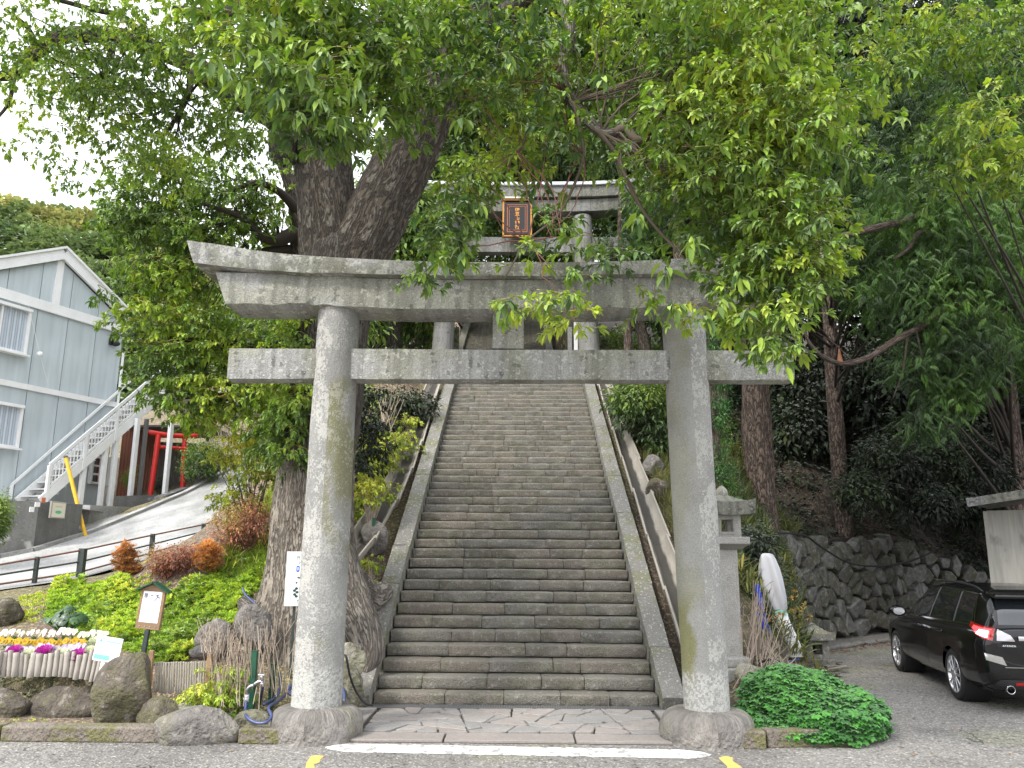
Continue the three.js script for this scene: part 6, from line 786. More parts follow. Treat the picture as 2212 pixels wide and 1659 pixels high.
// ---------------------------------------------------------------- the great evergreen tree left of the stairs
{
  const o = V(-2.75, 0.45, -1.2), t = thing('evergreen_tree', 'huge old forked evergreen tree with flared roots beside the left gate pillar', 'tree', o), S = (py) => 0; seed(71);
  const W = (px, py, z = -1.2) => { const p = atZ(px, py, z); return [p.x - o.x, p.y - o.y, p.z - o.z]; };
  const barkR = (a, l, r, c) => (f3(Math.cos(a) * 2.2 + 3, l * 0.9, Math.sin(a) * 2.2, 4) - 0.5) * r * 0.26 + (f3(Math.cos(a) * 7, l * 1.6, Math.sin(a) * 7, 3) - 0.5) * 0.08;
  // pale smooth bark low down, dark mossy bark above
  const byHeight = (g, b) => { const p = g.attributes.position, c = new Float32Array(p.count * 3); for (let i = 0; i < p.count; i++) { const k = lerp(1, 0.4, ss(2.2, 3.6, p.getY(i) + (f3(p.getX(i) * 2, p.getY(i), p.getZ(i) * 2, 3) - 0.5) * 1.6)); c.set([k, k * 0.97, k * 0.92], i * 3); } g.setAttribute('color', new THREE.BufferAttribute(c, 3)); return g; };
  // flared foot: the radius grows towards the ground, more along each root
  const foot = (a, l, r) => { const y = l, f = Math.exp(-y * 1.35); const lobes = 0.62 * Math.pow(Math.max(0, Math.cos(a - 4.85)), 3) + 0.22 * Math.pow(Math.max(0, Math.cos(a - 0.1)), 4) + 0.2 * Math.pow(Math.max(0, Math.cos(a - 1.25)), 3) + 0.25 * Math.pow(Math.max(0, Math.cos(a - 3.0)), 4); return barkR(a, l, r) + f * (0.14 + lobes * 1.9); };
  part('trunk', byHeight(limb([[...W(690, 1480), 0.58], [...W(686, 1300), 0.53], [...W(680, 1150), 0.51], [...W(686, 1000), 0.51], [...W(702, 850), 0.53], [...W(712, 720), 0.54], [...W(726, 620), 0.57], [...W(734, 550), 0.5], [...W(740, 490), 0.26]], 56, 0.06, foot), o), M.trunk, t);
  part('stem', limb([[...W(722, 640), 0.42], [...W(712, 540), 0.44], [...W(706, 440), 0.42], [...W(698, 350), 0.44], [...W(690, 250, -1.0), 0.42], [...W(672, 140, -0.8), 0.33], [...W(640, 40, -0.4), 0.29], [...W(600, -90, 0), 0.26], [...W(560, -260, 0.4), 0.2]], 36, 0.08, barkR), M.bark, t);
  part('stem', limb([[...W(735, 660), 0.4], [...W(780, 540), 0.46], [...W(838, 420), 0.45], [...W(890, 320, -1.1), 0.42], [...W(935, 230, -0.9), 0.38], [...W(985, 140, -0.6), 0.34], [...W(1050, 50, -0.2), 0.33], [...W(1110, -40, 0.3), 0.3], [...W(1200, -160, 1), 0.22]], 36, 0.08, barkR), M.bark, t);
  part('limb', limb([[...W(690, 330, -1.1), 0.36], [...W(630, 262, -0.9), 0.31], [...W(560, 225, -0.5), 0.22], [...W(490, 195, 0), 0.17], [...W(420, 140, 0.4), 0.14], [...W(330, 105, 0.8), 0.12], [...W(250, 78, 1.1), 0.11], [...W(150, 75, 1.4), 0.1], [...W(80, 110, 1.7), 0.085], [...W(30, 160, 2), 0.07], [...W(-60, 165, 2.2), 0.05]], 18, 0.08, (a, l, r) => (f3(Math.cos(a) * 2, l * 3, Math.sin(a) * 2, 3) - 0.5) * r * 0.5), M.bark, t);
  { const b = W(612, 318, -0.75); part('burl', rockGeo(55, 4, 5, 0.3).scale(0.24, 0.3, 0.24).translate(...b), M.bark, t); }
  for (const [pts] of [[[[...W(640, 1390), 0.3], [...W(590, 1400, -0.8), 0.22], [...W(545, 1400, -0.5), 0.12]]], [[[...W(725, 1200), 0.3], [...W(758, 1310, -0.95), 0.29], [...W(785, 1375, -0.75), 0.25], [...W(795, 1425, -0.6), 0.18], [...W(780, 1470, -0.5), 0.1]]], [[[...W(630, 1320), 0.28], [...W(575, 1335, -1), 0.2], [...W(525, 1300, -1.2), 0.1]]], [[[...W(770, 1260, -1.4), 0.2], [...W(800, 1290, -1.6), 0.22], [...W(835, 1275, -1.9), 0.12]]]]) part('root', limb(pts, 20, 0.06, barkR), M.barkPale, t);
  // boughs that carry the crown
  const dk = [[[640, 40, 10.6, 0.12], [560, 0, 9.6, 0.09], [470, 30, 8.6, 0.06], [380, 20, 8, 0.04]], [[655, 110, 10.8, 0.1], [700, 40, 9.5, 0.07], [770, 60, 8.5, 0.05], [840, 40, 7.6, 0.03]], [[610, 60, 10.4, 0.09], [560, 110, 8.5, 0.05], [520, 190, 6.8, 0.025]], [[330, 105, 10.2, 0.06], [270, 40, 9.8, 0.045], [200, 20, 9.4, 0.03], [90, -10, 9, 0.025]], [[420, 140, 10.5, 0.05], [400, 220, 10, 0.035], [350, 300, 9.6, 0.02]], [[250, 78, 9.9, 0.04], [220, 170, 9.6, 0.03], [190, 260, 9.4, 0.015]], [[80, 110, 9.6, 0.035], [60, 60, 9.3, 0.03], [10, 20, 9, 0.02]], [[30, 160, 9.2, 0.035], [20, 220, 9, 0.02], [-10, 260, 8.8, 0.015]],
    [[1050, 50, 11.6, 0.13], [1130, 0, 10, 0.11], [1180, -60, 9, 0.09], [1235, -90, 8.2, 0.085]], [[1110, -40, 11, 0.12], [1300, -90, 9.6, 0.09], [1500, -60, 8.4, 0.06], [1680, -20, 7.6, 0.04]], [[985, 140, 11.6, 0.08], [1060, 170, 9.6, 0.05], [1110, 250, 8.4, 0.025]]];
  branches(o, dk, M.bark, t, 9, 'bough');
  // the pale bough that drops in from the top and turns off to the right
  branches(o, [[[1238, -110, 8.1, 0.085], [1226, 0, 7.9, 0.075], [1232, 70, 7.8, 0.07], [1216, 140, 7.75, 0.064], [1226, 200, 7.7, 0.06], [1262, 250, 7.6, 0.056], [1290, 280, 7.55, 0.053], [1330, 288, 7.5, 0.05]]], M.barkPale, t, 14, 'bough', 0.05);
  branches(o, [[[1325, 288, 7.5, 0.05], [1352, 276, 7.45, 0.045], [1372, 300, 7.4, 0.042], [1400, 302, 7.4, 0.04], [1440, 280, 7.35, 0.036], [1500, 262, 7.3, 0.03], [1560, 285, 7.2, 0.026], [1640, 310, 7.1, 0.02], [1700, 340, 7, 0.014]], [[1372, 298, 7.4, 0.034], [1375, 330, 7.4, 0.026], [1410, 330, 7.35, 0.022], [1460, 300, 7.3, 0.02], [1530, 240, 7.2, 0.015], [1580, 180, 7.1, 0.01]], [[1290, 280, 7.5, 0.03], [1330, 330, 7.45, 0.024], [1360, 400, 7.4, 0.02], [1400, 470, 7.4, 0.016], [1480, 560, 7.3, 0.01]], [[1340, 300, 7.45, 0.02], [1390, 350, 7.4, 0.017], [1450, 400, 7.4, 0.014], [1540, 430, 7.3, 0.01]], [[1240, 220, 7.6, 0.022], [1260, 330, 7.5, 0.017], [1240, 400, 7.4, 0.014], [1200, 470, 7.2, 0.012], [1140, 520, 7.1, 0.009], [1090, 600, 7, 0.007]], [[1216, 140, 7.7, 0.02], [1160, 220, 7.6, 0.015], [1120, 330, 7.5, 0.01], [1060, 370, 7.4, 0.007]], [[1640, 310, 7.1, 0.016], [1690, 420, 7, 0.012], [1730, 540, 6.9, 0.009], [1760, 610, 6.9, 0.006]], [[1540, 300, 7.2, 0.016], [1590, 430, 7, 0.012], [1630, 540, 6.9, 0.009], [1660, 640, 6.8, 0.006]]], M.twig, t, 7, 'bough', 0.05);
  const fo = [];
  const rightBlobs = [B(1300, 90, 7.4, 150, 120, 1.2, 170), B(1480, 110, 7.2, 190, 130, 1.3, 260), B(1660, 150, 7.2, 180, 140, 1.3, 250), B(1560, 270, 7, 230, 110, 1.0, 270), B(1700, 330, 6.9, 140, 120, 0.9, 170), B(1460, 400, 7.1, 160, 90, 0.8, 95), B(1590, 450, 6.9, 170, 110, 0.8, 190), B(1700, 500, 6.8, 110, 110, 0.7, 130), B(1590, 550, 6.8, 120, 70, 0.5, 70), B(1660, 610, 6.7, 90, 60, 0.4, 52), B(1670, 700, 6.6, 60, 60, 0.35, 26), B(1730, 600, 6.7, 60, 60, 0.4, 36), B(1500, 670, 6.7, 50, 24, 0.3, 9), B(1820, 230, 7.4, 110, 150, 0.8, 95), B(1450, -20, 7.3, 260, 60, 1.2, 150), B(1750, 30, 7.3, 170, 80, 1.0, 130), B(1680, 760, 6.6, 34, 34, 0.2, 12), B(1610, 690, 6.7, 50, 40, 0.3, 10)];
  const midBlobs = [B(1090, 80, 7.6, 120, 110, 1.2, 130), B(1110, 220, 7.6, 120, 90, 0.9, 80), B(960, 60, 7.8, 110, 80, 1.2, 120), B(1000, 190, 7.6, 80, 90, 0.7, 34), B(1190, 300, 7.4, 120, 90, 0.8, 55), B(1050, 380, 7.2, 60, 40, 0.4, 20), B(1010, 400, 7, 44, 60, 0.4, 34), B(975, 490, 6.9, 50, 40, 0.35, 24), B(960, 545, 6.8, 46, 30, 0.25, 14), B(1195, 500, 6.9, 36, 44, 0.3, 9), B(1100, 655, 6.6, 40, 16, 0.15, 6), B(1200, 640, 6.6, 60, 36, 0.25, 9), B(1180, 570, 6.7, 80, 50, 0.3, 7), B(930, 590, 6.7, 40, 24, 0.2, 8), B(1300, 560, 6.8, 70, 60, 0.4, 14), B(1240, 690, 6.6, 30, 24, 0.15, 7), B(1400, 640, 6.8, 60, 30, 0.3, 6)];
  const topBlobs = [B(620, 60, 7.4, 170, 100, 1.2, 210), B(780, 90, 7.2, 130, 110, 1.1, 200), B(700, 210, 6.6, 110, 80, 0.7, 85), B(850, 180, 7.2, 100, 90, 0.8, 80), B(560, 170, 6.6, 110, 90, 0.8, 80), B(740, 280, 6.7, 60, 36, 0.3, 18)];
  const leftBlobs = [B(470, 60, 9.4, 150, 110, 1.6, 190), B(330, 120, 9.2, 150, 120, 1.6, 190), B(190, 110, 9.2, 140, 110, 1.5, 130), B(60, 80, 9, 110, 110, 1.4, 95), B(420, 210, 9.6, 120, 80, 1.2, 110), B(250, 230, 9.2, 110, 80, 1.1, 85), B(150, 220, 9, 70, 90, 0.9, 34), B(120, 330, 8.8, 60, 60, 0.6, 14), B(320, 330, 9.4, 110, 60, 0.9, 60), B(180, 400, 8.8, 44, 40, 0.4, 7), B(10, 170, 8.6, 60, 80, 0.6, 20), B(530, 290, 10, 90, 60, 0.8, 60), B(0, 300, 8.6, 30, 30, 0.3, 4)];
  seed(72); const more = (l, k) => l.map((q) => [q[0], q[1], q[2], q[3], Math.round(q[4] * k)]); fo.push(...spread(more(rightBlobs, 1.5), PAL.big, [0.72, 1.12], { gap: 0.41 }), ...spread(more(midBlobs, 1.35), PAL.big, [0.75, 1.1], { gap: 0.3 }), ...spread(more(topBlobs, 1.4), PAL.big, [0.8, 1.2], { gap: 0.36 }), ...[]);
  const over = [[V(-1.5, 10.8, 1.5), 3.2, 1.3, 2.6, 420], [V(2.2, 10.6, 2.2), 3.2, 1.2, 2.4, 420], [V(0.2, 12, -3), 4, 1.4, 3, 420], [V(4.6, 11.4, -1.5), 3, 1.3, 3, 360], [V(-4.5, 11.6, 0.6), 2.6, 1.2, 2.2, 240]];  // upper crown out of view, added to shade the stairs and right slope
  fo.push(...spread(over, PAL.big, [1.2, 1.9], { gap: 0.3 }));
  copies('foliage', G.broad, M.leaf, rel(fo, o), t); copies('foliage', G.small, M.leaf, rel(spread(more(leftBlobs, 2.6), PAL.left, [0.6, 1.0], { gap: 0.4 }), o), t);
  seed(73); shoots(o, [[1330, 288, 7.5], [1400, 302, 7.4], [1500, 262, 7.3], [1560, 285, 7.2], [1460, 300, 7.3], [1640, 310, 7.1], [1240, 220, 7.6], [1300, 285, 7.5]], rightBlobs, 90, 0.011, M.twig, t); shoots(o, [[1216, 140, 7.7], [1226, 200, 7.7], [1260, 330, 7.5], [1120, 330, 7.5], [1140, 520, 7.1]], midBlobs, 46, 0.008, M.twigRed, t); shoots(o, [[470, 30, 8.6], [560, 110, 8.5], [770, 60, 8.5], [700, 40, 9.5]], topBlobs, 36, 0.012, M.twig, t); shoots(o, [[420, 140, 10.5], [330, 105, 10.2], [250, 78, 9.9], [150, 75, 9.7], [400, 220, 10], [220, 170, 9.6], [490, 195, 10.8]], leftBlobs, 80, 0.013, M.bark, t);
  // nearest leaves one by one
  seed(74); const single = []; for (let i = 0; i < 5; i++) { const b = new LB(); b.leaf(V(0, 0, 0), V(1, -0.3, 0), 0.13, 0.052, 0.2, 0.35, 1); single.push(b.geo()); }
  const tints = []; for (let i = 0; i < 6; i++) { const m = M.leaf.clone(); m.color.setRGB(...mul3(shade(PAL.big, i / 5 * 0.7), 0.85)); tints.push(m); }
  for (const [px, py, k, n] of [[480, 150, 5.9, 5], [520, 185, 5.9, 8], [560, 120, 5.8, 8], [600, 200, 5.9, 9], [640, 250, 6, 9], [690, 215, 5.9, 10], [730, 260, 6, 8], [450, 120, 6, 5], [590, 40, 6, 9], [700, 110, 5.9, 10], [770, 180, 6.1, 8], [820, 240, 6.2, 8], [660, 150, 5.8, 9], [1000, 545, 6.5, 7], [950, 560, 6.5, 8], [1085, 655, 6.4, 8], [1190, 660, 6.4, 8], [1230, 640, 6.4, 7], [1460, 660, 6.4, 10], [1520, 680, 6.4, 10], [1560, 640, 6.4, 10], [1610, 680, 6.3, 10], [1650, 740, 6.3, 11], [1690, 780, 6.3, 8], [1700, 690, 6.3, 10], [1740, 640, 6.4, 9], [1600, 590, 6.4, 9], [1500, 520, 6.5, 8], [1380, 470, 6.6, 8], [1440, 580, 6.5, 9], [1030, 440, 6.7, 8], [1100, 130, 6.6, 8], [1000, 260, 6.7, 7], [1300, 170, 6.5, 8], [1620, 360, 6.4, 9], [1780, 470, 6.5, 9]]) { const c = at(px, py, k), st = R(0, 6.28); for (let j = 0; j < n; j++) { const a = st + j * 2.4, m = part('leaf', single[j % 5], pick(tints), t); m.position.set(c.x - o.x + Math.cos(a) * 0.02 + R(-0.03, 0.03), c.y - o.y + R(-0.05, 0.05), c.z - o.z + Math.sin(a) * 0.02); m.rotation.set(R(-0.4, 0.4), a, R(-1.0, 0.1), 'YXZ'); m.scale.setScalar(R(0.75, 1.15)); } }
}
// ---------------------------------------------------------------- bushier tree behind it, filling the left
{
  const b = at(668, 900, 13.6), o = V(b.x, ground(b.x, b.z), b.z), t = thing('evergreen_tree', 'dense bushy evergreen tree left of the gate with low dark branches', 'tree', o); seed(81);
  const W = (px, py, k) => { const p = at(px, py, k); return [p.x - o.x, p.y - o.y, p.z - o.z]; };
  part('trunk', limb([[0, -0.3, 0, 0.3], [...W(668, 880, 13.6), 0.26], [...W(662, 700, 13.6), 0.24], [...W(655, 540, 13.6), 0.22], [...W(640, 430, 13.7), 0.15], [...W(600, 330, 13.7), 0.08]], 18, 0.15, (a, l, r) => (f3(Math.cos(a) * 2, l * 2, Math.sin(a) * 2, 3) - 0.5) * r * 0.4), M.bark, t);
  branches(o, [[[655, 560, 13.6, 0.14], [640, 505, 13.4, 0.12], [600, 520, 13.2, 0.1], [565, 512, 13, 0.07], [520, 470, 12.8, 0.05], [440, 440, 12.6, 0.03]], [[645, 460, 13.6, 0.1], [610, 420, 13.4, 0.07], [560, 395, 13.2, 0.05], [480, 420, 12.9, 0.03]], [[650, 540, 13.6, 0.1], [590, 540, 13.3, 0.07], [500, 560, 12.9, 0.05], [400, 560, 12.6, 0.03]], [[660, 720, 13.6, 0.1], [580, 750, 13.2, 0.07], [470, 740, 12.8, 0.05], [360, 730, 12.5, 0.03]], [[665, 800, 13.6, 0.1], [600, 830, 13.2, 0.06], [500, 850, 12.9, 0.04], [400, 860, 12.6, 0.02]]], M.twigDark, t, 9, 'branch', 0.1);
  const bl = [B(330, 420, 12.8, 100, 70, 0.9, 150), B(440, 400, 13, 120, 90, 1, 220), B(560, 400, 13.4, 80, 80, 0.9, 70), B(300, 500, 12.6, 80, 60, 0.8, 120), B(410, 500, 12.8, 110, 70, 0.9, 200), B(540, 480, 13.2, 90, 60, 0.8, 90), B(300, 590, 12.5, 66, 50, 0.7, 95), B(380, 600, 12.6, 90, 60, 0.8, 150), B(310, 690, 12.4, 90, 50, 0.7, 110), B(440, 690, 12.6, 90, 50, 0.7, 75), B(350, 770, 12.4, 90, 50, 0.7, 130), B(480, 760, 12.7, 100, 60, 0.7, 120), B(590, 700, 13, 60, 50, 0.6, 40), B(420, 850, 12.6, 120, 56, 0.8, 190), B(560, 850, 12.9, 100, 60, 0.7, 110), B(620, 900, 13, 60, 60, 0.6, 50), B(440, 905, 12.6, 70, 24, 0.5, 40), B(240, 620, 12.4, 30, 40, 0.4, 18), B(600, 960, 12.6, 40, 60, 0.4, 30), B(350, 350, 12.8, 70, 40, 0.7, 50), B(260, 470, 12.6, 44, 50, 0.5, 36), B(630, 700, 11.3, 50, 60, 0.4, 60), B(610, 800, 11.2, 60, 60, 0.4, 90), B(650, 880, 11, 46, 60, 0.35, 90), B(600, 930, 11.2, 60, 50, 0.4, 80), B(640, 620, 11.6, 40, 40, 0.4, 30), B(640, 975, 11, 40, 36, 0.3, 50)].map((q) => [q[0], q[1], q[2], q[3], Math.round(q[4] * 1.5)]);
  copies('foliage', G.small, M.leaf, rel(spread(bl, PAL.left, [0.95, 1.5], { gap: 0.34 }), o), t);
  shoots(o, [[600, 520, 13.2], [520, 470, 12.8], [500, 560, 12.9], [470, 740, 12.8], [500, 850, 12.9], [560, 395, 13.2]], bl, 90, 0.014, M.twigDark, t);
}
// ---------------------------------------------------------------- trees of the wood behind
const woodTrees = (list, make) => list.forEach(make);
function tree(name, label, cat, base, H, r, blobs, geos, P, size, barkM, group, o = {}) {
  const t = thing(name, label, cat, base, 0, group), lean = o.lean ?? [0, 0], s = o.seed ?? Math.round(Math.abs(base.x * 71 + base.z * 13) * 10); seed(s);
  part('trunk', limb([[0, -0.6, 0, r * 1.25], [0, 0.3, 0, r * 1.08], [lean[0] * 0.3 + R(-0.1, 0.1), H * 0.3, lean[1] * 0.3, r], [lean[0] * 0.6 + R(-0.15, 0.15), H * 0.6, lean[1] * 0.6, r * 0.75], [lean[0], H, lean[1], r * 0.2]], 16, 0.35, (a, l, q) => (f3(Math.cos(a) * 2 + s, l * 1.2, Math.sin(a) * 2, 3) - 0.5) * q * 0.35 + (f3(Math.cos(a) * 6 + s, l * 0.5, Math.sin(a) * 6, 2) - 0.5) * q * 0.15), barkM, t);
  const fo = spread(blobs, P, size, { gap: 0.32, ...o }), l = []; for (let i = 0; i < (o.arms ?? 14); i++) { const q = fo.length ? pick(fo) : null; if (!q) break; const e = V(q[0] - base.x, q[1] - base.y, q[2] - base.z), y = clamp(e.y * R(0.55, 0.9), 0.5, H * 0.95), f = y / H, a = V(lean[0] * f, y, lean[1] * f), m = a.clone().lerp(e, 0.5).add(V(gauss() * 0.2, gauss() * 0.2 - 0.1, gauss() * 0.2)); l.push(limb([[a.x, a.y, a.z, r * 0.22], [m.x, m.y, m.z, r * 0.13], [e.x, e.y, e.z, r * 0.04]], 6, 0.3)); } if (l.length) part('branches', l, o.armM ?? M.twigDark, t);
  copies('foliage', geos, o.leafM ?? M.leaf, rel(fo, base), t); return t;
}
const tall = (x, z, H, r, n, k = 1) => { const y = ground(x, z), c = []; for (let i = 0; i < 5; i++) { const a = R(0, 6.28), q = i ? R(0.35, 0.7) * r : 0; c.push([V(x + Math.cos(a) * q, y + H * R(0.5, 0.92), z + Math.sin(a) * q), r * R(0.55, 0.75), H * 0.24, r * R(0.55, 0.75), Math.round(n / 5)]); } return [V(x, y, z), c]; };
{
  const names = ['beside the left pillar of the second gate', 'behind the left end of the second gate', 'left of the upper stair flight', 'far behind the upper stair flight', 'high on the hill above the second gate', 'beside the right pillar of the second gate', 'behind the right end of the second gate', 'right of the upper stair flight', 'on the slope right of the landing', 'deep in the wood above the landing', 'on the slope behind the forked tree', 'uphill behind the blue-grey house', 'at the left margin of the wood', 'on the crest behind the second gate', 'behind the cypresses on the right', 'on the right slope above the parking bay', 'at the upper right edge of the wood', 'in the dark hollow behind the stone wall', 'above the small shed at the right edge', 'high at the far right of the wood'];
  const L = [[-3.9, -14.2, 5.2, 1.9, 360], [-5.6, -17.5, 8.5, 2.6, 420], [-3.6, -22.5, 8, 2.6, 380], [-0.2, -31, 9.5, 3.6, 560], [2.8, -27, 11, 3.4, 520], [3.9, -14.6, 4.6, 1.7, 330], [5.4, -18.2, 9.5, 2.8, 480], [2.6, -22.2, 8.5, 2.6, 420], [6.2, -14.2, 7.2, 2.4, 420], [8.6, -21, 11, 3.3, 520], [-6.4, -12.3, 6.4, 2.2, 380], [-9.6, -21, 8, 2.9, 420], [-12.5, -27, 9, 3.4, 420], [-5, -29, 11.5, 3.6, 560], [12, -20.5, 12, 3.4, 560], [9.6, -15.2, 8.5, 2.7, 480], [17.5, -21.5, 13, 3.8, 560], [13.4, -17, 7.5, 3, 460], [17.4, -16.8, 8.5, 3, 460], [22.5, -20, 13, 4, 520]];
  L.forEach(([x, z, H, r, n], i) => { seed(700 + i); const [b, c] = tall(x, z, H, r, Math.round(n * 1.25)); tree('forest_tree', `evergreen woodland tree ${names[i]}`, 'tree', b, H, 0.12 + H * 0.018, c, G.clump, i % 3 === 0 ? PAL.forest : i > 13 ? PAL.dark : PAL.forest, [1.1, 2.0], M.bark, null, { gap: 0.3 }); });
}
// broad crowns that close the view above and behind the second gate
{
  const deep = (label, x, z, H, blobs, P, i, size = [1.2, 2.0]) => { const b = V(x, ground(x, z), z); tree('forest_tree', label, 'tree', b, H, 0.3, blobs, G.clump, P, size, M.bark, null, { gap: 0.26, arms: 18, seed: 900 + i, leafM: P === PAL.dark ? M.leafMatt : M.leaf }); };
  deep('big evergreen tree whose crown shows between the fork and the plaque', -2.5, -26, 13, [B(950, 330, 27, 130, 110, 2.2, 330), B(1020, 180, 27, 140, 120, 2.2, 330), B(880, 470, 25, 90, 70, 1.6, 190), B(900, 60, 27, 120, 100, 2.2, 240)], PAL.forest, 1);
  deep('big evergreen tree rising straight above the plaque of the second gate', 1.5, -29, 15, [B(1150, 330, 28, 150, 70, 2.2, 300), B(1200, 190, 28, 160, 130, 2.4, 420), B(1150, 40, 27, 170, 110, 2.2, 380), B(1110, 520, 30, 190, 60, 2, 260)], PAL.forest, 2);
  deep('big evergreen tree above the right end of the second gate', 5.5, -27, 15, [B(1370, 330, 26, 130, 80, 2, 280), B(1430, 190, 26, 160, 130, 2.4, 420), B(1380, 50, 26, 170, 100, 2.2, 380), B(1450, 440, 24, 100, 70, 1.6, 190)], PAL.forest, 3);
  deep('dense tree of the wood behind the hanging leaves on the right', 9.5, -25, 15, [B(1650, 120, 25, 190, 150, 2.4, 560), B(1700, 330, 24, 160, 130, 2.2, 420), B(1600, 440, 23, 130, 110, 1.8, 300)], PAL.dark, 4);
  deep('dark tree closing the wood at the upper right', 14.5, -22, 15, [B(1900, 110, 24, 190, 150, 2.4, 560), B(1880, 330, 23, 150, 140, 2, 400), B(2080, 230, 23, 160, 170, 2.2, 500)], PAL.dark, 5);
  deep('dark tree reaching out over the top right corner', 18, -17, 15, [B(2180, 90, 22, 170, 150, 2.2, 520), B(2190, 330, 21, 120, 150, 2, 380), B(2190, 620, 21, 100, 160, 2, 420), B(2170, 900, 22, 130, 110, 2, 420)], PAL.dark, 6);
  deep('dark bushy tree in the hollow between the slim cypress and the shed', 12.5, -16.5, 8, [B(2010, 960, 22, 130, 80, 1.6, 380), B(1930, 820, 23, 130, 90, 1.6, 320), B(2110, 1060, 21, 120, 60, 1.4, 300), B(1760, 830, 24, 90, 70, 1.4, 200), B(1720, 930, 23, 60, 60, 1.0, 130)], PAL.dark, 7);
  deep('unseen spreading tree added beyond the right edge to shade the slope', 21, -11, 14, [[V(19, 11, -10), 5, 3, 4, 700], [V(13, 12.5, -15), 5, 2.5, 4, 700], [V(8, 13.5, -16), 4.5, 2.5, 4, 600], [V(15, 14, -8), 4, 2.5, 4, 500]], PAL.dark, 8, [1.6, 2.6]);  // crowns out of view, added to darken the right slope
}
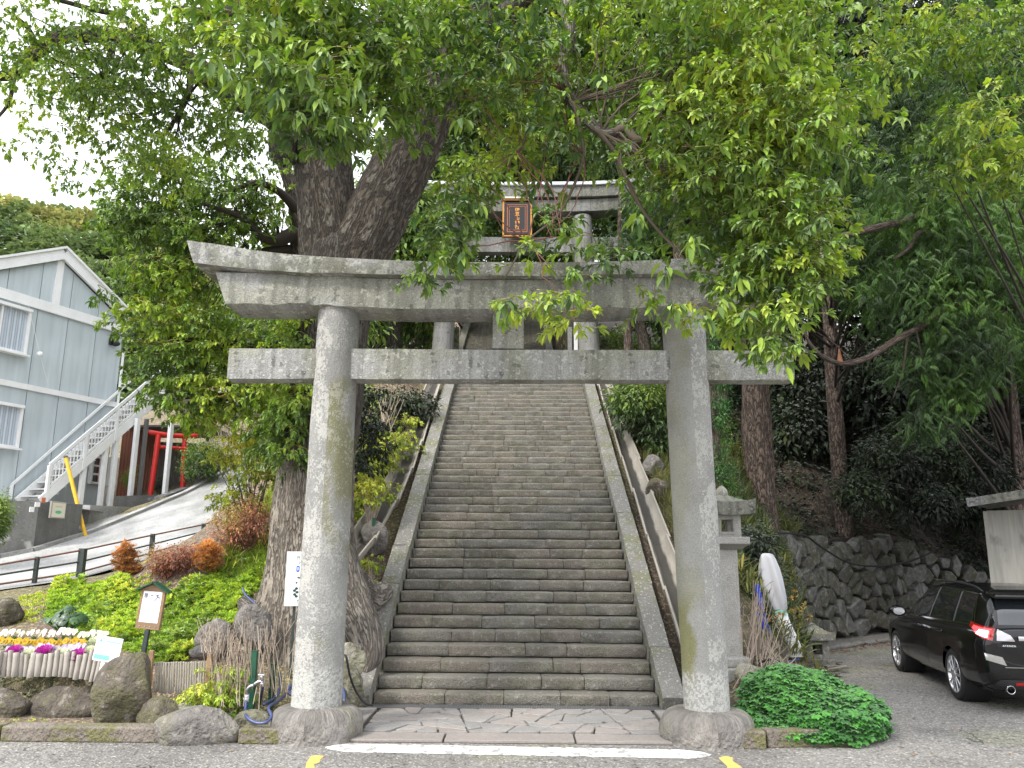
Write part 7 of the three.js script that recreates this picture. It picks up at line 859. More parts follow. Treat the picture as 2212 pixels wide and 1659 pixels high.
// cypresses with hanging sprays on the right
{
  const mk = (label, px, py, k, H, r, blobs, sd, lean) => { blobs.forEach((q) => { q[4] = Math.round(q[4] * 4); }); const b = at(px, py, k); b.y = ground(b.x, b.z) - 0.05; seed(sd); return tree('cypress', label, 'tree', b, H, r, blobs, [...G.spray, G.fine[0], G.fine[1]], PAL.cyp, [0.27, 0.52], M.cedar, null, { gap: 0.35, lean, leafM: M.leafMatt, arms: 22, seed: sd }); };
  mk('thick red-brown cypress trunk just right of the right gate pillar', 1640, 1040, 17.3, 13, 0.3, [B(1640, 560, 16.5, 120, 90, 1.4, 150), B(1500, 330, 17, 160, 150, 1.6, 230), B(1600, 150, 17, 180, 150, 1.6, 260), B(1330, 540, 17.5, 70, 60, 0.7, 70), B(1400, 470, 17.5, 90, 70, 0.8, 90)], 801, [0.1, 0]);
  mk('slim cypress standing on the dark slope above the stone wall', 1815, 1045, 20.5, 13, 0.19, [B(1850, 420, 18, 140, 130, 1.4, 250), B(1900, 580, 17, 130, 90, 1.2, 220), B(1830, 250, 18.5, 150, 130, 1.5, 240), B(1700, 620, 19, 100, 90, 1, 110)], 802, [0.2, 0]);
  const c3 = mk('cypress with drooping sprays and a broken curved bough over the parking bay', 2190, 1130, 20, 14, 0.3, [B(1990, 640, 15, 150, 110, 1.2, 330), B(2080, 740, 14.6, 110, 110, 1.0, 300), B(1960, 790, 14.8, 80, 60, 0.8, 110), B(2010, 880, 14.6, 70, 80, 0.6, 110), B(2080, 520, 15, 150, 120, 1.2, 310), B(1960, 460, 15.5, 130, 110, 1.2, 230), B(2150, 620, 15, 80, 110, 1, 150), B(2060, 330, 15.5, 150, 130, 1.3, 260), B(1990, 180, 15.5, 160, 130, 1.4, 260), B(2080, 830, 14.6, 60, 70, 0.6, 70)], 803, [-0.4, 1.5]);
  { const o = c3.position; branches(o, [[[2150, 560, 15.5, 0.09], [2080, 640, 15, 0.075], [2000, 700, 14.6, 0.065], [1935, 735, 14.4, 0.06], [1870, 775, 14.3, 0.055], [1815, 785, 14.25, 0.05], [1775, 768, 14.2, 0.04], [1745, 735, 14.2, 0.03], [1738, 705, 14.2, 0.02]], [[2000, 460, 15, 0.06], [1940, 480, 14.8, 0.07], [1880, 495, 14.6, 0.07], [1800, 515, 14.5, 0.065]], [[2040, 520, 15, 0.05], [1990, 500, 14.8, 0.045], [1960, 540, 14.6, 0.035], [1930, 560, 14.5, 0.02]], [[1960, 730, 14.4, 0.02], [1950, 800, 14.3, 0.014], [1930, 860, 14.2, 0.008]], [[1980, 715, 14.4, 0.016], [2000, 800, 14.3, 0.01], [2020, 830, 14.3, 0.006]], [[1840, 780, 14.2, 0.014], [1800, 740, 14.2, 0.01], [1760, 715, 14.2, 0.006]]], M.cedar, c3, 9, 'bough', 0.1); const e = at(1815, 783, 14.25); part('torn_stub', new THREE.ConeGeometry(0.055, 0.32, 7).toNonIndexed().translate(e.x - o.x, e.y - o.y + 0.16, e.z - o.z), flat([0.2, 0.085, 0.045], 0.9), c3); }
  mk('dark cypress filling the upper right corner of the wood', 2400, 1150, 21, 16, 0.35, [B(2180, 380, 17, 110, 120, 1.4, 240), B(2200, 180, 17, 120, 130, 1.4, 260), B(2120, 60, 16.5, 150, 90, 1.4, 220), B(2230, 560, 17, 80, 120, 1.2, 200), B(2230, 760, 17, 90, 100, 1.1, 160)], 804, [-1, 1]);
  // maple-like light branch at top right
  const b = at(2330, 1150, 17.5); b.y = ground(b.x, b.z); seed(805); tree('broadleaf_tree', 'light green broadleaf tree reaching in at the upper right edge', 'tree', b, 9, 0.2, [B(2090, 300, 11, 130, 80, 0.9, 150), B(2000, 360, 11, 110, 60, 0.7, 100), B(2130, 120, 11.5, 130, 110, 1, 190), B(1980, 90, 11.5, 120, 90, 1, 140), B(2190, 360, 11, 60, 80, 0.6, 60)], G.broad, PAL.big, [0.9, 1.4], M.twig, null, { lean: [-1.5, 3], arms: 5, gap: 0.36 });
  // thin stems behind the second gate and an ivy-clad trunk beside the pillar
  for (const [px, py, k, r, H, label] of [[1475, 600, 21, 0.16, 9, 'grey bare trunk right of the second gate, thicker of the pair'], [1498, 600, 23, 0.13, 9, 'slimmer grey trunk just right of the thicker bare one'], [1352, 600, 24, 0.12, 8, 'slender pale trunk under the right end of the second gate lintel'], [2145, 1010, 24, 0.35, 10, 'thick dark trunk in the shade above the shed']]) { const q = at(px, py, k); q.y = ground(q.x, q.z); tree('bare_trunked_tree', label, 'tree', q, H, r, [], G.clump, PAL.dark, [1, 1], M.cedar, null, { arms: 0 }); }
  const v = at(1551, 1060, 15.2); v.y = ground(v.x, v.z); const it = tree('ivy_tree', 'thin trunk wrapped in green ivy right behind the right gate pillar', 'tree', v, 6.5, 0.11, [], G.fine, PAL.clover, [1, 1], M.cedar, null, { arms: 0 }); seed(806); const iv = []; for (let i = 0; i < 420; i++) { const a = R(0, 6.28), y = R(0.1, 5.5), r = R(0.12, 0.3) * (1 + 0.5 * (f3(y * 2, 1, 1, 2) - 0.3)); iv.push([Math.cos(a) * r, y, Math.sin(a) * r, R(0.5, 1), R(0, 6.28), R(-0.5, 0.5), R(-0.5, 0.5), ...shade(PAL.clover, R(0, 0.7)).map((c, j) => c * (j === 1 ? 0.75 : 0.9))]); } copies('ivy', G.fine, M.leaf, iv, it);
}
// ---------------------------------------------------------------- plants on the ground
// where the line of sight through a photograph position meets the ground
const hit = (px, py, k0 = 7, k1 = 40) => { let a = k0; for (let k = k0; k < k1; k += 0.25) { const p = at(px, py, k); if (p.y < tps(p.x, p.z)) { let lo = a, hi = k; for (let i = 0; i < 7; i++) { const m = (lo + hi) / 2, q = at(px, py, m); if (q.y < tps(q.x, q.z)) hi = m; else lo = m; } const q = at(px, py, hi); return q; } a = k; } return null; };
// ground inside an outline given in photograph positions, as an outline on the ground
const onGround = (pts, k0) => pts.map(([x, y]) => hit(x, y, k0)).filter(Boolean).map((p) => [p.x, p.z]);
const areaPts = (P, n, f) => { let x0 = 1e9, x1 = -1e9, z0 = 1e9, z1 = -1e9; P.forEach(([x, z]) => { x0 = Math.min(x0, x); x1 = Math.max(x1, x); z0 = Math.min(z0, z); z1 = Math.max(z1, z); }); const out = []; for (let i = 0, g = 0; i < n && g < n * 12; g++) { const x = R(x0, x1), z = R(z0, z1); if (!inPoly(P, x, z)) continue; const r = f(x, z); if (r) { out.push(r); i++; } } return out; };
function cover(name, label, cat, P, n, geos, pal, size, o = {}) {
  const list = areaPts(P, n, (x, z) => { const f = f3(x * (o.freq ?? 1.6) + 3, 2, z * (o.freq ?? 1.6), 3); if (f < (o.gap ?? 0)) return null; const e = (o.mound ?? 0) * ss(o.gap ?? 0.2, 0.75, f), y = ground(x, z) - 0.02 + e * rnd(); return [x, y, z, R(size[0], size[1]), R(0, 6.28), R(-0.3, 0.3), R(-0.3, 0.3), ...shade(pal, (f - 0.5) * 1.6 + 0.5 + R(-0.3, 0.3) + (o.bias ?? 0))]; });
  const c = copies(name, geos, o.m ?? M.leafMatt, list); c.forEach((q) => { tag(q, label, cat); }); return c;
}
const mergedCover = (...a) => cover(...a);
seed(401);
const lime1 = onGround([[95, 1345], [110, 1290], [170, 1268], [245, 1272], [300, 1300], [345, 1300], [400, 1285], [440, 1255], [500, 1215], [560, 1170], [592, 1180], [590, 1250], [540, 1290], [530, 1340], [500, 1365], [440, 1385], [425, 1420], [330, 1425], [260, 1400], [160, 1365]]);
cover('ground_cover', 'bright lime green ground cover mounds in the garden left of the big tree', 'ground cover', lime1, 5200, [tuft(20, 0.075, 0.022, 651, 1.1), tuft(20, 0.065, 0.024, 652, 1.3)], PAL.lime, [0.7, 1.4], { mound: 0.3, gap: 0.33, freq: 1.5, bias: -0.1 });
cover('ground_cover', 'darker green leafy patches among the lime ground cover', 'ground cover', lime1, 520, [tuft(12, 0.1, 0.036, 653, 1.0), tuft(14, 0.085, 0.04, 654, 1.2)], [[0.09, 0.17, 0.02], [0.19, 0.32, 0.03], [0.34, 0.48, 0.06]], [0.7, 1.4], { mound: 0.34, gap: 0.52, freq: 1.9 });
cover('ground_cover', 'low yellow-green tufts along the back of the garden below the path fence', 'ground cover', onGround([[0, 1345], [0, 1300], [90, 1275], [200, 1262], [300, 1250], [420, 1225], [470, 1215], [420, 1250], [300, 1292], [200, 1280], [120, 1300], [80, 1345]]), 520, G.tuft, PAL.yellow, [0.7, 1.4], { gap: 0.5, freq: 1.5 });
cover('ground_cover', 'grey-green creeper over the rocks below the log edging', 'ground cover', [[-7.2, 1.0], [-7.0, 0.35], [-4.1, 0.35], [-4.05, 0.7], [-5.2, 0.95]], 620, [tuft(12, 0.045, 0.024, 661, 1.5), tuft(12, 0.05, 0.02, 662, 1.3)], PAL.creeper, [0.7, 1.3], { mound: 0.12 });
cover('ground_cover', 'small yellow-green weeds scattered along the street kerb', 'ground cover', [[-7.2, 1.44], [-7.2, 1.15], [-3.5, 1.2], [-3.4, 1.46]], 26, G.tuft, PAL.lime, [0.6, 1.2], {});
cover('ground_cover', 'yellow-green leafy plants on the bank between the left pillar and the half-pipe drain', 'ground cover', [[-4.4, -2.2], [-3.0, -2.2], [-2.8, -4.5], [-2.75, -8.5], [-3.9, -9], [-5.2, -7.5], [-5, -4]], 2300, [tuft(9, 0.13, 0.055, 663, 1.0, false), tuft(9, 0.12, 0.05, 664, 0.8, false), tuft(14, 0.3, 0.014, 665, 0.8, false)], PAL.yellow, [0.6, 1.3], { gap: 0.3, bias: -0.12, mound: 0.15 });
cover('grass', 'long yellowing grass on the bank right of the stairs beside the right pillar', 'grass', [[2.75, -2.2], [4.4, -3.5], [5.2, -7.5], [4.6, -11.5], [2.8, -12], [2.68, -6]], 1500, G.blade, PAL.grass, [0.6, 1.25], { gap: 0.33 });
cover('grass', 'tall dark bamboo grass hanging over the bank behind the tall stone lantern', 'bamboo grass', [[3.0, -2.2], [4.3, -2.4], [5.0, -4.8], [6.2, -8.2], [6.0, -10.2], [4.2, -8], [3.2, -4.5]], 900, [tuft(14, 0.5, 0.034, 667, 0.9, false), tuft(14, 0.45, 0.03, 668, 1.1, false), tuft(14, 0.4, 0.036, 669, 0.7, false)], PAL.bamboo, [0.6, 1.2], { mound: 0.3, bias: 0.05 });
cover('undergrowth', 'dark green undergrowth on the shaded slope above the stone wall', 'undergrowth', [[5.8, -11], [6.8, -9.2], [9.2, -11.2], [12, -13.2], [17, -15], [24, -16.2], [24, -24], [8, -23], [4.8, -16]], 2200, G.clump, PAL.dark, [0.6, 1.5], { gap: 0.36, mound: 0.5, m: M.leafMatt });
cover('undergrowth', 'green undergrowth on the slopes either side of the second gate', 'undergrowth', [[-3.2, -9.5], [-5.5, -8.5], [-9, -14], [-8, -24], [-3, -24], [-3.4, -14]], 800, G.clump, PAL.forest, [0.6, 1.4], { gap: 0.36, mound: 0.5, m: M.leaf });
cover('undergrowth', 'leafy undergrowth right of the upper flight and behind the right pillar', 'undergrowth', [[3.2, -10.5], [5.8, -11], [6.8, -16], [6, -24], [2.2, -24], [3.1, -16]], 760, G.clump, PAL.forest, [0.6, 1.4], { gap: 0.34, mound: 0.5, m: M.leaf });
cover('fallen_leaves', 'brown fallen leaves strewn over the shaded right slope', 'fallen leaves', [[5.2, -8.2], [6.6, -8.6], [8.6, -10.6], [12, -13], [12, -20], [5, -19], [3.6, -11]], 2600, [tuft(3, 0.09, 0.05, 671, 3), tuft(3, 0.08, 0.045, 672, 3)], [[0.05, 0.03, 0.02], [0.16, 0.09, 0.055], [0.28, 0.17, 0.1]], [0.7, 1.3], { gap: 0.2 });
cover('fallen_leaves', 'dry brown leaf litter between the ground cover and the path fence', 'fallen leaves', onGround([[0, 1400], [0, 1300], [170, 1262], [430, 1208], [500, 1195], [440, 1260], [340, 1320], [120, 1345], [90, 1400]]), 2400, [tuft(3, 0.05, 0.03, 673, 3), tuft(3, 0.045, 0.022, 674, 3)], [[0.09, 0.06, 0.04], [0.24, 0.18, 0.13], [0.42, 0.36, 0.28]], [0.6, 1.2], {});
{ const l = []; seed(409); for (let i = 0; i < 70; i++) { const s = rnd(), x = s < 0.5 ? R(-8, -2.2) : R(1.9, 5.5); const z = s < 0.5 ? 1.72 + Math.pow(rnd(), 2) * 0.9 : R(0.4, 2.4); l.push([x, 0.008, z, R(0.5, 1), R(0, 6.28), 0, 0, ...shade([[0.1, 0.05, 0.02], [0.3, 0.16, 0.05], [0.45, 0.33, 0.1]], rnd())]); } copies('fallen_leaves', [tuft(1, 0.07, 0.035, 676, 6), tuft(1, 0.06, 0.03, 677, 6)], M.leafMatt, l).forEach((q) => tag(q, 'a few dry leaves lying on the street tarmac near the kerbs', 'fallen leaves')); }
{ // leaves along the foot of the rubble wall and on the tarmac edge
  const l = []; seed(402); for (let i = 0; i < 520; i++) { const f = rnd(), x = lerp(5.4, 11, f), z = lerp(-6.2, -11, f) + R(0.1, 0.9) * 0.9; l.push([x, 0.012, z, R(0.5, 1), R(0, 6.28), 0, 0, ...shade([[0.07, 0.03, 0.02], [0.2, 0.085, 0.045], [0.32, 0.18, 0.1]], rnd())]); } copies('fallen_leaves', [tuft(3, 0.07, 0.035, 675, 5)], M.leafMatt, l).forEach((q) => tag(q, 'russet fallen leaves drifted along the foot of the rubble wall', 'fallen leaves'));
}
{ // lush clover-like bed by the right plinth: a low mound of stalked three-part leaves
  const tri = (sd) => { seed(sd); const b = new LB(); for (let i = 0; i < 9; i++) { const a = R(0, 6.28), q = V(Math.cos(a) * R(0, 0.06), R(0.03, 0.1), Math.sin(a) * R(0, 0.06)); b.stem(V(0, 0, 0), q, 0.002, [0.8, 1, 0.6]); const s = R(0, 6.28), L = R(0.028, 0.05); for (let j = 0; j < 5; j++) { const c = s + j * 1.257; b.leaf(q, V(Math.cos(c), 0.12, Math.sin(c)), L, L * 0.85, 0.06, 0.35, tone(), true); } } return b.geo(); };
  const P = [[2.45, 0.9], [2.5, 1.5], [2.95, 1.62], [3.45, 1.5], [3.75, 1.12], [3.92, 0.55], [3.82, -0.05], [3.5, -0.25], [2.7, 0.2]], l = []; seed(403);
  const dome = (x, z) => 0.4 * Math.sqrt(Math.max(0, 1 - ((x - 3.24) / 0.8) ** 2 - ((z - 0.62) / 0.98) ** 2)) + 0.12 * ss(1.0, 0.4, Math.hypot(x - 2.6, z - 0.7)) + 0.07 * (f3(x * 2.6, 7, z * 2.6, 2) - 0.4);
  const pts = areaPts(P, 3400, (x, z) => { const h = dome(x, z) * (0.8 + 0.45 * f3(x * 3, 1, z * 3, 3)); return [x, Math.max(0.02, h - Math.pow(rnd(), 2) * 0.12), z, R(0.7, 1.25), R(0, 6.28), R(-0.35, 0.35), R(-0.35, 0.35), ...shade(PAL.clover, 0.2 + 0.55 * f3(x * 4, 5, z * 4, 3) + R(-0.15, 0.25))]; });
  const skirt = []; for (let i = 0; i < 900; i++) { const a = R(-1.4, 2.2), x = 3.22 + Math.sin(a + 0.6) * R(0.66, 0.8), z = 0.62 + Math.cos(a + 0.6) * R(0.84, 0.98); skirt.push([x, R(0, 0.22), z, R(0.7, 1.2), R(0, 6.28), R(-0.2, 0.5), R(-0.5, 0.5), ...shade(PAL.clover, R(0, 0.6))]); }
  copies('ground_cover', [681, 682, 683].map(tri), M.leaf, [...pts, ...skirt]).forEach((q) => tag(q, 'lush bright green clover-like mound beside the right gate plinth', 'ground cover'));
  const g = new THREE.SphereGeometry(1, 32, 16, 0, 6.2832, 0, Math.PI / 2); g.scale(0.76, 0.3, 0.88); g.translate(3.3, -0.02, 0.62); struct('ground', boxUV(g.toNonIndexed()), M.mortar);
}
// ---------------------------------------------------------------- shrubs
const shrub = (name, label, cat, base, blobs, geos, pal, size, stems, stemM, o = {}) => { const t = thing(name, label, cat, base), l = [], fo = spread(blobs, pal, size, { gap: 0.25, ...o }); for (let i = 0; i < stems; i++) { const b = pick(blobs), e = V(b[0].x + gauss() * b[1] * 0.8, b[0].y + gauss() * b[2] * 0.7, b[0].z + gauss() * b[3] * 0.7).sub(base), a = V(R(-0.06, 0.06), -0.08, R(-0.06, 0.06)), m = a.clone().lerp(e, 0.5).add(V(gauss() * 0.05, 0.03, gauss() * 0.05)), r = o.r ?? 0.008; l.push(limb([[a.x, a.y, a.z, r], [m.x, m.y, m.z, r * 0.75], [e.x, e.y, e.z, r * 0.35]], 5, 0.12)); } if (l.length) part('stems', l, stemM, t); if (fo.length) copies('foliage', geos, o.m ?? M.leafMatt, rel(fo, base), t); return t; };
seed(405);
const depthOf = (p) => -p.clone().sub(camera.position).applyQuaternion(camera.quaternion.clone().invert()).z;
const gp = (px, py, k) => at(px, py, k);
const kAt = (px, py, k) => { const h = hit(px, py, k - 4, k + 6); return h ? depthOf(h) : k; };
const k1 = kAt(272, 1246, 14), k2 = kAt(450, 1246, 13), k3 = kAt(360, 1247, 13.6), k4 = kAt(530, 1190, 13), k5 = kAt(555, 1150, 13.5);
shrub('conifer_shrub', 'browned orange conifer bush, the left one in front of the path fence', 'shrub', gp(272, 1244, k1), [B(270, 1205, k1, 26, 38, 0.22, 260), B(290, 1230, k1, 20, 16, 0.16, 60)], G.needle, PAL.orange, [0.5, 0.85], 8, M.twig);
shrub('conifer_shrub', 'browned orange conifer bush, the rounder one nearer the big tree', 'shrub', gp(450, 1244, k2), [B(449, 1205, k2, 30, 36, 0.24, 300)], G.needle, PAL.orange, [0.5, 0.85], 8, M.twig);
shrub('red_shrub', 'sparse reddish shrub between the two orange conifer bushes', 'shrub', gp(360, 1245, k3), [B(350, 1212, k3, 36, 30, 0.3, 60), B(400, 1205, k3, 30, 30, 0.3, 46)], G.fine, PAL.red, [0.5, 0.9], 40, M.twigRed, { r: 0.006 });
shrub('red_shrub', 'twiggy reddish shrub at the top of the garden left of the big tree trunk', 'shrub', gp(530, 1195, k4), [B(500, 1135, k4, 44, 44, 0.4, 60), B(555, 1120, k4, 40, 50, 0.4, 60)], G.fine, PAL.red, [0.5, 0.9], 70, M.twigRed, { r: 0.007 });
shrub('yellow_shrub', 'airy yellow-green shrub beside the sloping path left of the big tree trunk', 'shrub', gp(545, 1140, k5), [B(530, 960, k5, 70, 44, 0.6, 120), B(560, 1030, k5, 60, 60, 0.5, 110), B(500, 1075, k5, 50, 34, 0.4, 60), B(480, 985, k5, 36, 26, 0.3, 34), B(590, 940, k5, 40, 50, 0.4, 50)], G.small, PAL.yellow, [0.7, 1.1], 24, M.twig, { r: 0.012, gap: 0.36 });
shrub('yellow_shrub', 'low yellow-green hydrangea shrub right of the bamboo screen', 'shrub', gp(460, 1535, 8.5), [B(450, 1500, 8.5, 60, 34, 0.25, 110), B(500, 1495, 8.5, 40, 34, 0.22, 60), B(490, 1455, 8.6, 40, 34, 0.2, 30)], G.small, PAL.lime, [0.55, 0.85], 24, M.twigPale, { r: 0.006 });
shrub('yellow_shrub', 'bright yellow-leaved plant with pale stems behind the left pillar', 'shrub', gp(800, 1130, 13.6), [B(790, 1060, 13.6, 40, 40, 0.4, 60), B(830, 1050, 13.8, 26, 26, 0.3, 24)], G.small, PAL.yellow, [0.8, 1.1], 20, M.twigPale, { r: 0.008 });
shrub('yellow_shrub', 'mass of yellow-green leaves on the bank beside the half-pipe drain, above the grey rocks', 'shrub', gp(825, 1030, 16), [B(815, 985, 15.8, 46, 40, 0.5, 150), B(862, 950, 16.6, 36, 30, 0.5, 90), B(800, 1040, 15, 34, 36, 0.4, 80), B(880, 910, 18, 26, 20, 0.4, 40)], G.small, PAL.yellow, [0.8, 1.3], 16, M.twig, { r: 0.008 });
shrub('yellow_shrub', 'small lime leaves sprouting over the lowest half-pipe section', 'shrub', gp(800, 1270, 11.6), [B(796, 1215, 11.8, 26, 16, 0.2, 20), B(785, 1255, 11.6, 22, 22, 0.2, 22)], G.small, PAL.lime, [0.7, 1], 8, M.twigPale);
shrub('evergreen_shrub', 'dark evergreen shrub showing right of the left gate pillar below the beam', 'shrub', gp(780, 1010, 14.4), [B(780, 880, 14.4, 44, 60, 0.6, 120), B(800, 950, 14.4, 40, 44, 0.5, 90), B(775, 1000, 14.2, 30, 40, 0.4, 50)], G.small, PAL.dark, [0.9, 1.4], 14, M.twigDark, { m: M.leaf });
shrub('evergreen_shrub', 'rounded dark shrub on the bank beside the upper half-pipe drain', 'shrub', gp(880, 905, 19), [B(880, 880, 19, 70, 36, 0.8, 120), B(830, 930, 18, 46, 26, 0.5, 60)], G.clump, PAL.dark, [0.6, 1], 8, M.twigDark);
shrub('evergreen_shrub', 'glossy dark green bush right of the stairs under the gate beam', 'shrub', gp(1390, 940, 17.5), [B(1385, 880, 17.5, 56, 60, 0.8, 170), B(1420, 930, 17.5, 40, 50, 0.7, 90), B(1350, 860, 18, 34, 34, 0.6, 60)], G.clump, PAL.forest, [0.6, 1.1], 10, M.twigDark, { m: M.leaf });
shrub('evergreen_shrub', 'shaded shrub in front of the slim cypress on the dark slope', 'shrub', gp(1960, 1060, 19), [B(1940, 1000, 19, 100, 60, 1, 200), B(2080, 1010, 19, 110, 80, 1, 260), B(1860, 1060, 18.5, 60, 40, 0.6, 80), B(2010, 1080, 18.6, 80, 50, 0.7, 120)], G.clump, PAL.dark, [0.6, 1.2], 14, M.twigDark);
shrub('evergreen_shrub', 'green bush growing beside the small red gate', 'shrub', gp(430, 1050, 26.5), [B(430, 1000, 26.5, 40, 50, 0.8, 120), B(452, 985, 27, 30, 40, 0.6, 60)], G.clump, PAL.forest, [0.5, 0.9], 8, M.twig);
shrub('evergreen_shrub', 'small potted-looking green bush between the legs of the small red gate', 'shrub', gp(348, 1062, 27.5), [B(348, 1045, 27.5, 18, 18, 0.3, 40)], G.clump, PAL.dark, [0.35, 0.6], 4, M.twig);
shrub('evergreen_shrub', 'slim leggy shrub in front of the rust-red shed wall', 'shrub', gp(281, 1068, 27.5), [B(281, 1030, 27.5, 16, 24, 0.3, 36)], G.clump, PAL.forest, [0.35, 0.6], 4, M.twig);
shrub('evergreen_shrub', 'clipped dark green bush cut off by the left edge in front of the concrete wall', 'shrub', gp(-22, 1180, 16), [B(-20, 1120, 16, 30, 56, 0.4, 260)], G.fine, PAL.forest, [0.8, 1.3], 6, M.twig);
shrub('orange_shrub', 'thin shrub with orange and yellow autumn leaves beside the small stone lantern', 'shrub', gp(1690, 1450, 11.4), [B(1690, 1360, 11.3, 46, 44, 0.3, 34), B(1720, 1330, 11.2, 26, 60, 0.25, 22), B(1640, 1330, 11.4, 30, 20, 0.2, 8)], [tuft(3, 0.08, 0.04, 691, 1.4, false), tuft(3, 0.07, 0.036, 692, 1.6, false)], [[0.12, 0.16, 0.02], [0.5, 0.24, 0.02], [0.62, 0.42, 0.05]], [0.7, 1.2], 26, M.twigGrey, { r: 0.007 });
shrub('evergreen_shrub', 'dark green leafy shrub behind the blue rope', 'shrub', gp(1660, 1440, 13.2), [B(1640, 1260, 13.2, 44, 60, 0.35, 120), B(1660, 1350, 13.1, 40, 60, 0.35, 100), B(1620, 1180, 13.2, 40, 50, 0.4, 60)], G.fine, PAL.dark, [1, 1.6], 14, M.twig, { m: M.leaf });
// leafless stems
const stemsAt = (name, label, base, list, m) => { const t = thing(name, label, 'shrub', base); part('stems', list.map((pts) => limb(pts.map((q) => [q[0] - base.x, q[1] - base.y, q[2] - base.z, q[3]]), 5, 0.06)), m, t); };
const bare = (x0, x1, yb, yt, k, n, r, lean = 0) => { const out = []; for (let i = 0; i < n; i++) { const x = R(x0, x1), b = at(x, yb + R(-16, 10), k + R(-0.3, 0.3)), e = at(x + lean + R(-26, 26), yt + R(0, 60), k + R(-0.3, 0.3)), pts = []; for (let j = 0; j <= 5; j++) { const f = j / 5, q = b.clone().lerp(e, f).add(V(gauss() * 0.022 * f, 0, gauss() * 0.022 * f)); pts.push([q.x, q.y, q.z, lerp(r, r * 0.45, f)]); } out.push(pts); if (rnd() < 0.6) { const a = pts[2 + (i % 3)], f = V(a[0] + R(-0.12, 0.12), a[1] + R(0.06, 0.2), a[2] + R(-0.08, 0.08)); out.push([a, [f.x, f.y, f.z, r * 0.35]].map((q) => q.slice(0, 4))); } } return out; };
seed(406);
stemsAt('hydrangea', 'thicket of bare pale hydrangea stems between the bamboo screen and the left pillar', gp(520, 1520, 8.8), [...bare(450, 620, 1500, 1330, 8.8, 70, 0.0055), ...bare(470, 560, 1530, 1390, 8.5, 30, 0.005), ...bare(430, 500, 1420, 1325, 9.3, 24, 0.005)], M.twigPale);
stemsAt('hydrangea', 'bare straw-coloured stems between the tall stone lantern and the blue rope', gp(1615, 1440, 10.6), [...bare(1596, 1640, 1440, 1250, 10.6, 26, 0.008, 16), ...bare(1600, 1680, 1450, 1340, 10.4, 18, 0.007, 10)], M.twigPale);
stemsAt('hydrangea', 'few thin bare twigs leaning over the clover-like mound beside the right pillar', gp(1590, 1500, 9.6), [...bare(1580, 1620, 1500, 1400, 9.6, 10, 0.006, 50), ...bare(1640, 1700, 1460, 1380, 9.9, 10, 0.008, 26)], M.twigPale);
stemsAt('bare_shrub', 'small leafless white-stemmed shrub on the bank under the left part of the beam', gp(836, 925, 17.5), bare(826, 846, 925, 826, 17.5, 16, 0.012, 6), M.twigPale);
stemsAt('bare_shrub', 'tangle of bare grey twigs below the dense bushy tree beside the path', gp(480, 960, 16), bare(440, 560, 960, 880, 16, 46, 0.008, 6), M.twigGrey);
// rocks of the right bed
rock(1590, 1662, 1432, 1486, 9.9, M.rockPale, 'pale rock behind the clover-like mound next to the right plinth', 31, 0.7, 11); rock(1655, 1702, 1428, 1482, 10.1, M.rockGrey, 'middle grey rock of the row below the orange-leaved shrub', 32, 0.7, 11); rock(1698, 1742, 1436, 1480, 10.3, M.rockGrey, 'rightmost grey rock of the row below the small stone lantern', 33, 0.7, 11);
rock(1385, 1430, 985, 1030, kAt(1408, 1026, 15), M.rockGrey, 'grey rock among the grass beside the right drain', 34); rock(1398, 1445, 1035, 1080, kAt(1420, 1076, 14), M.rockDark, 'dark rock in the grass between the drain and the right pillar', 35);
{ // slivers of slate laid on edge by the small lantern
  seed(407); const o = at(1760, 1455, 11.8), t = thing('slate_heap', 'heap of thin brown slate slivers in front of the small stone lantern', 'slate'); for (let i = 0; i < 70; i++) { const p = at(1705 + R(0, 105), 1432 + R(0, 50), 12.6 - 0 + R(-0.1, 0.1)), y = R(0, 0.1); const m = part('slate', box(R(0.12, 0.34), 0.018, R(0.05, 0.1)), pick([M.rockGrey, M.slabs[0], M.rock]), t); const q = atY(1705 + R(0, 105), 1430 + R(0, 56), 0.03 + y); m.position.set(q.x, 0.03 + y, q.z); m.rotation.set(R(-0.25, 0.25), R(-0.5, 0.3), R(-0.2, 0.2)); }
  hoseLike([[1640, 1432, 10.1], [1668, 1424, 10], [1692, 1436, 9.9], [1690, 1452, 9.8], [1668, 1472, 9.7], [1640, 1500, 9.6]]);
}
function hoseLike(pts) { const q = pts.map((a) => at(...a)), o = q[0], t = thing('hose', 'black hose curling over the rocks behind the clover-like mound', 'hose', o); part('tube', limb(q.map((v) => [v.x - o.x, v.y - o.y, v.z - o.z, 0.016]), 8, 0.05), M.black, t); const a = at(1590, 1483, 9.9), b = at(1700, 1487, 10), r = thing('rail', 'thin rusty rail lying behind the clover-like mound', 'rail', a); part('bar', bar(V(0, 0, 0), b.sub(a), 0.018, 8), M.rust, r); }
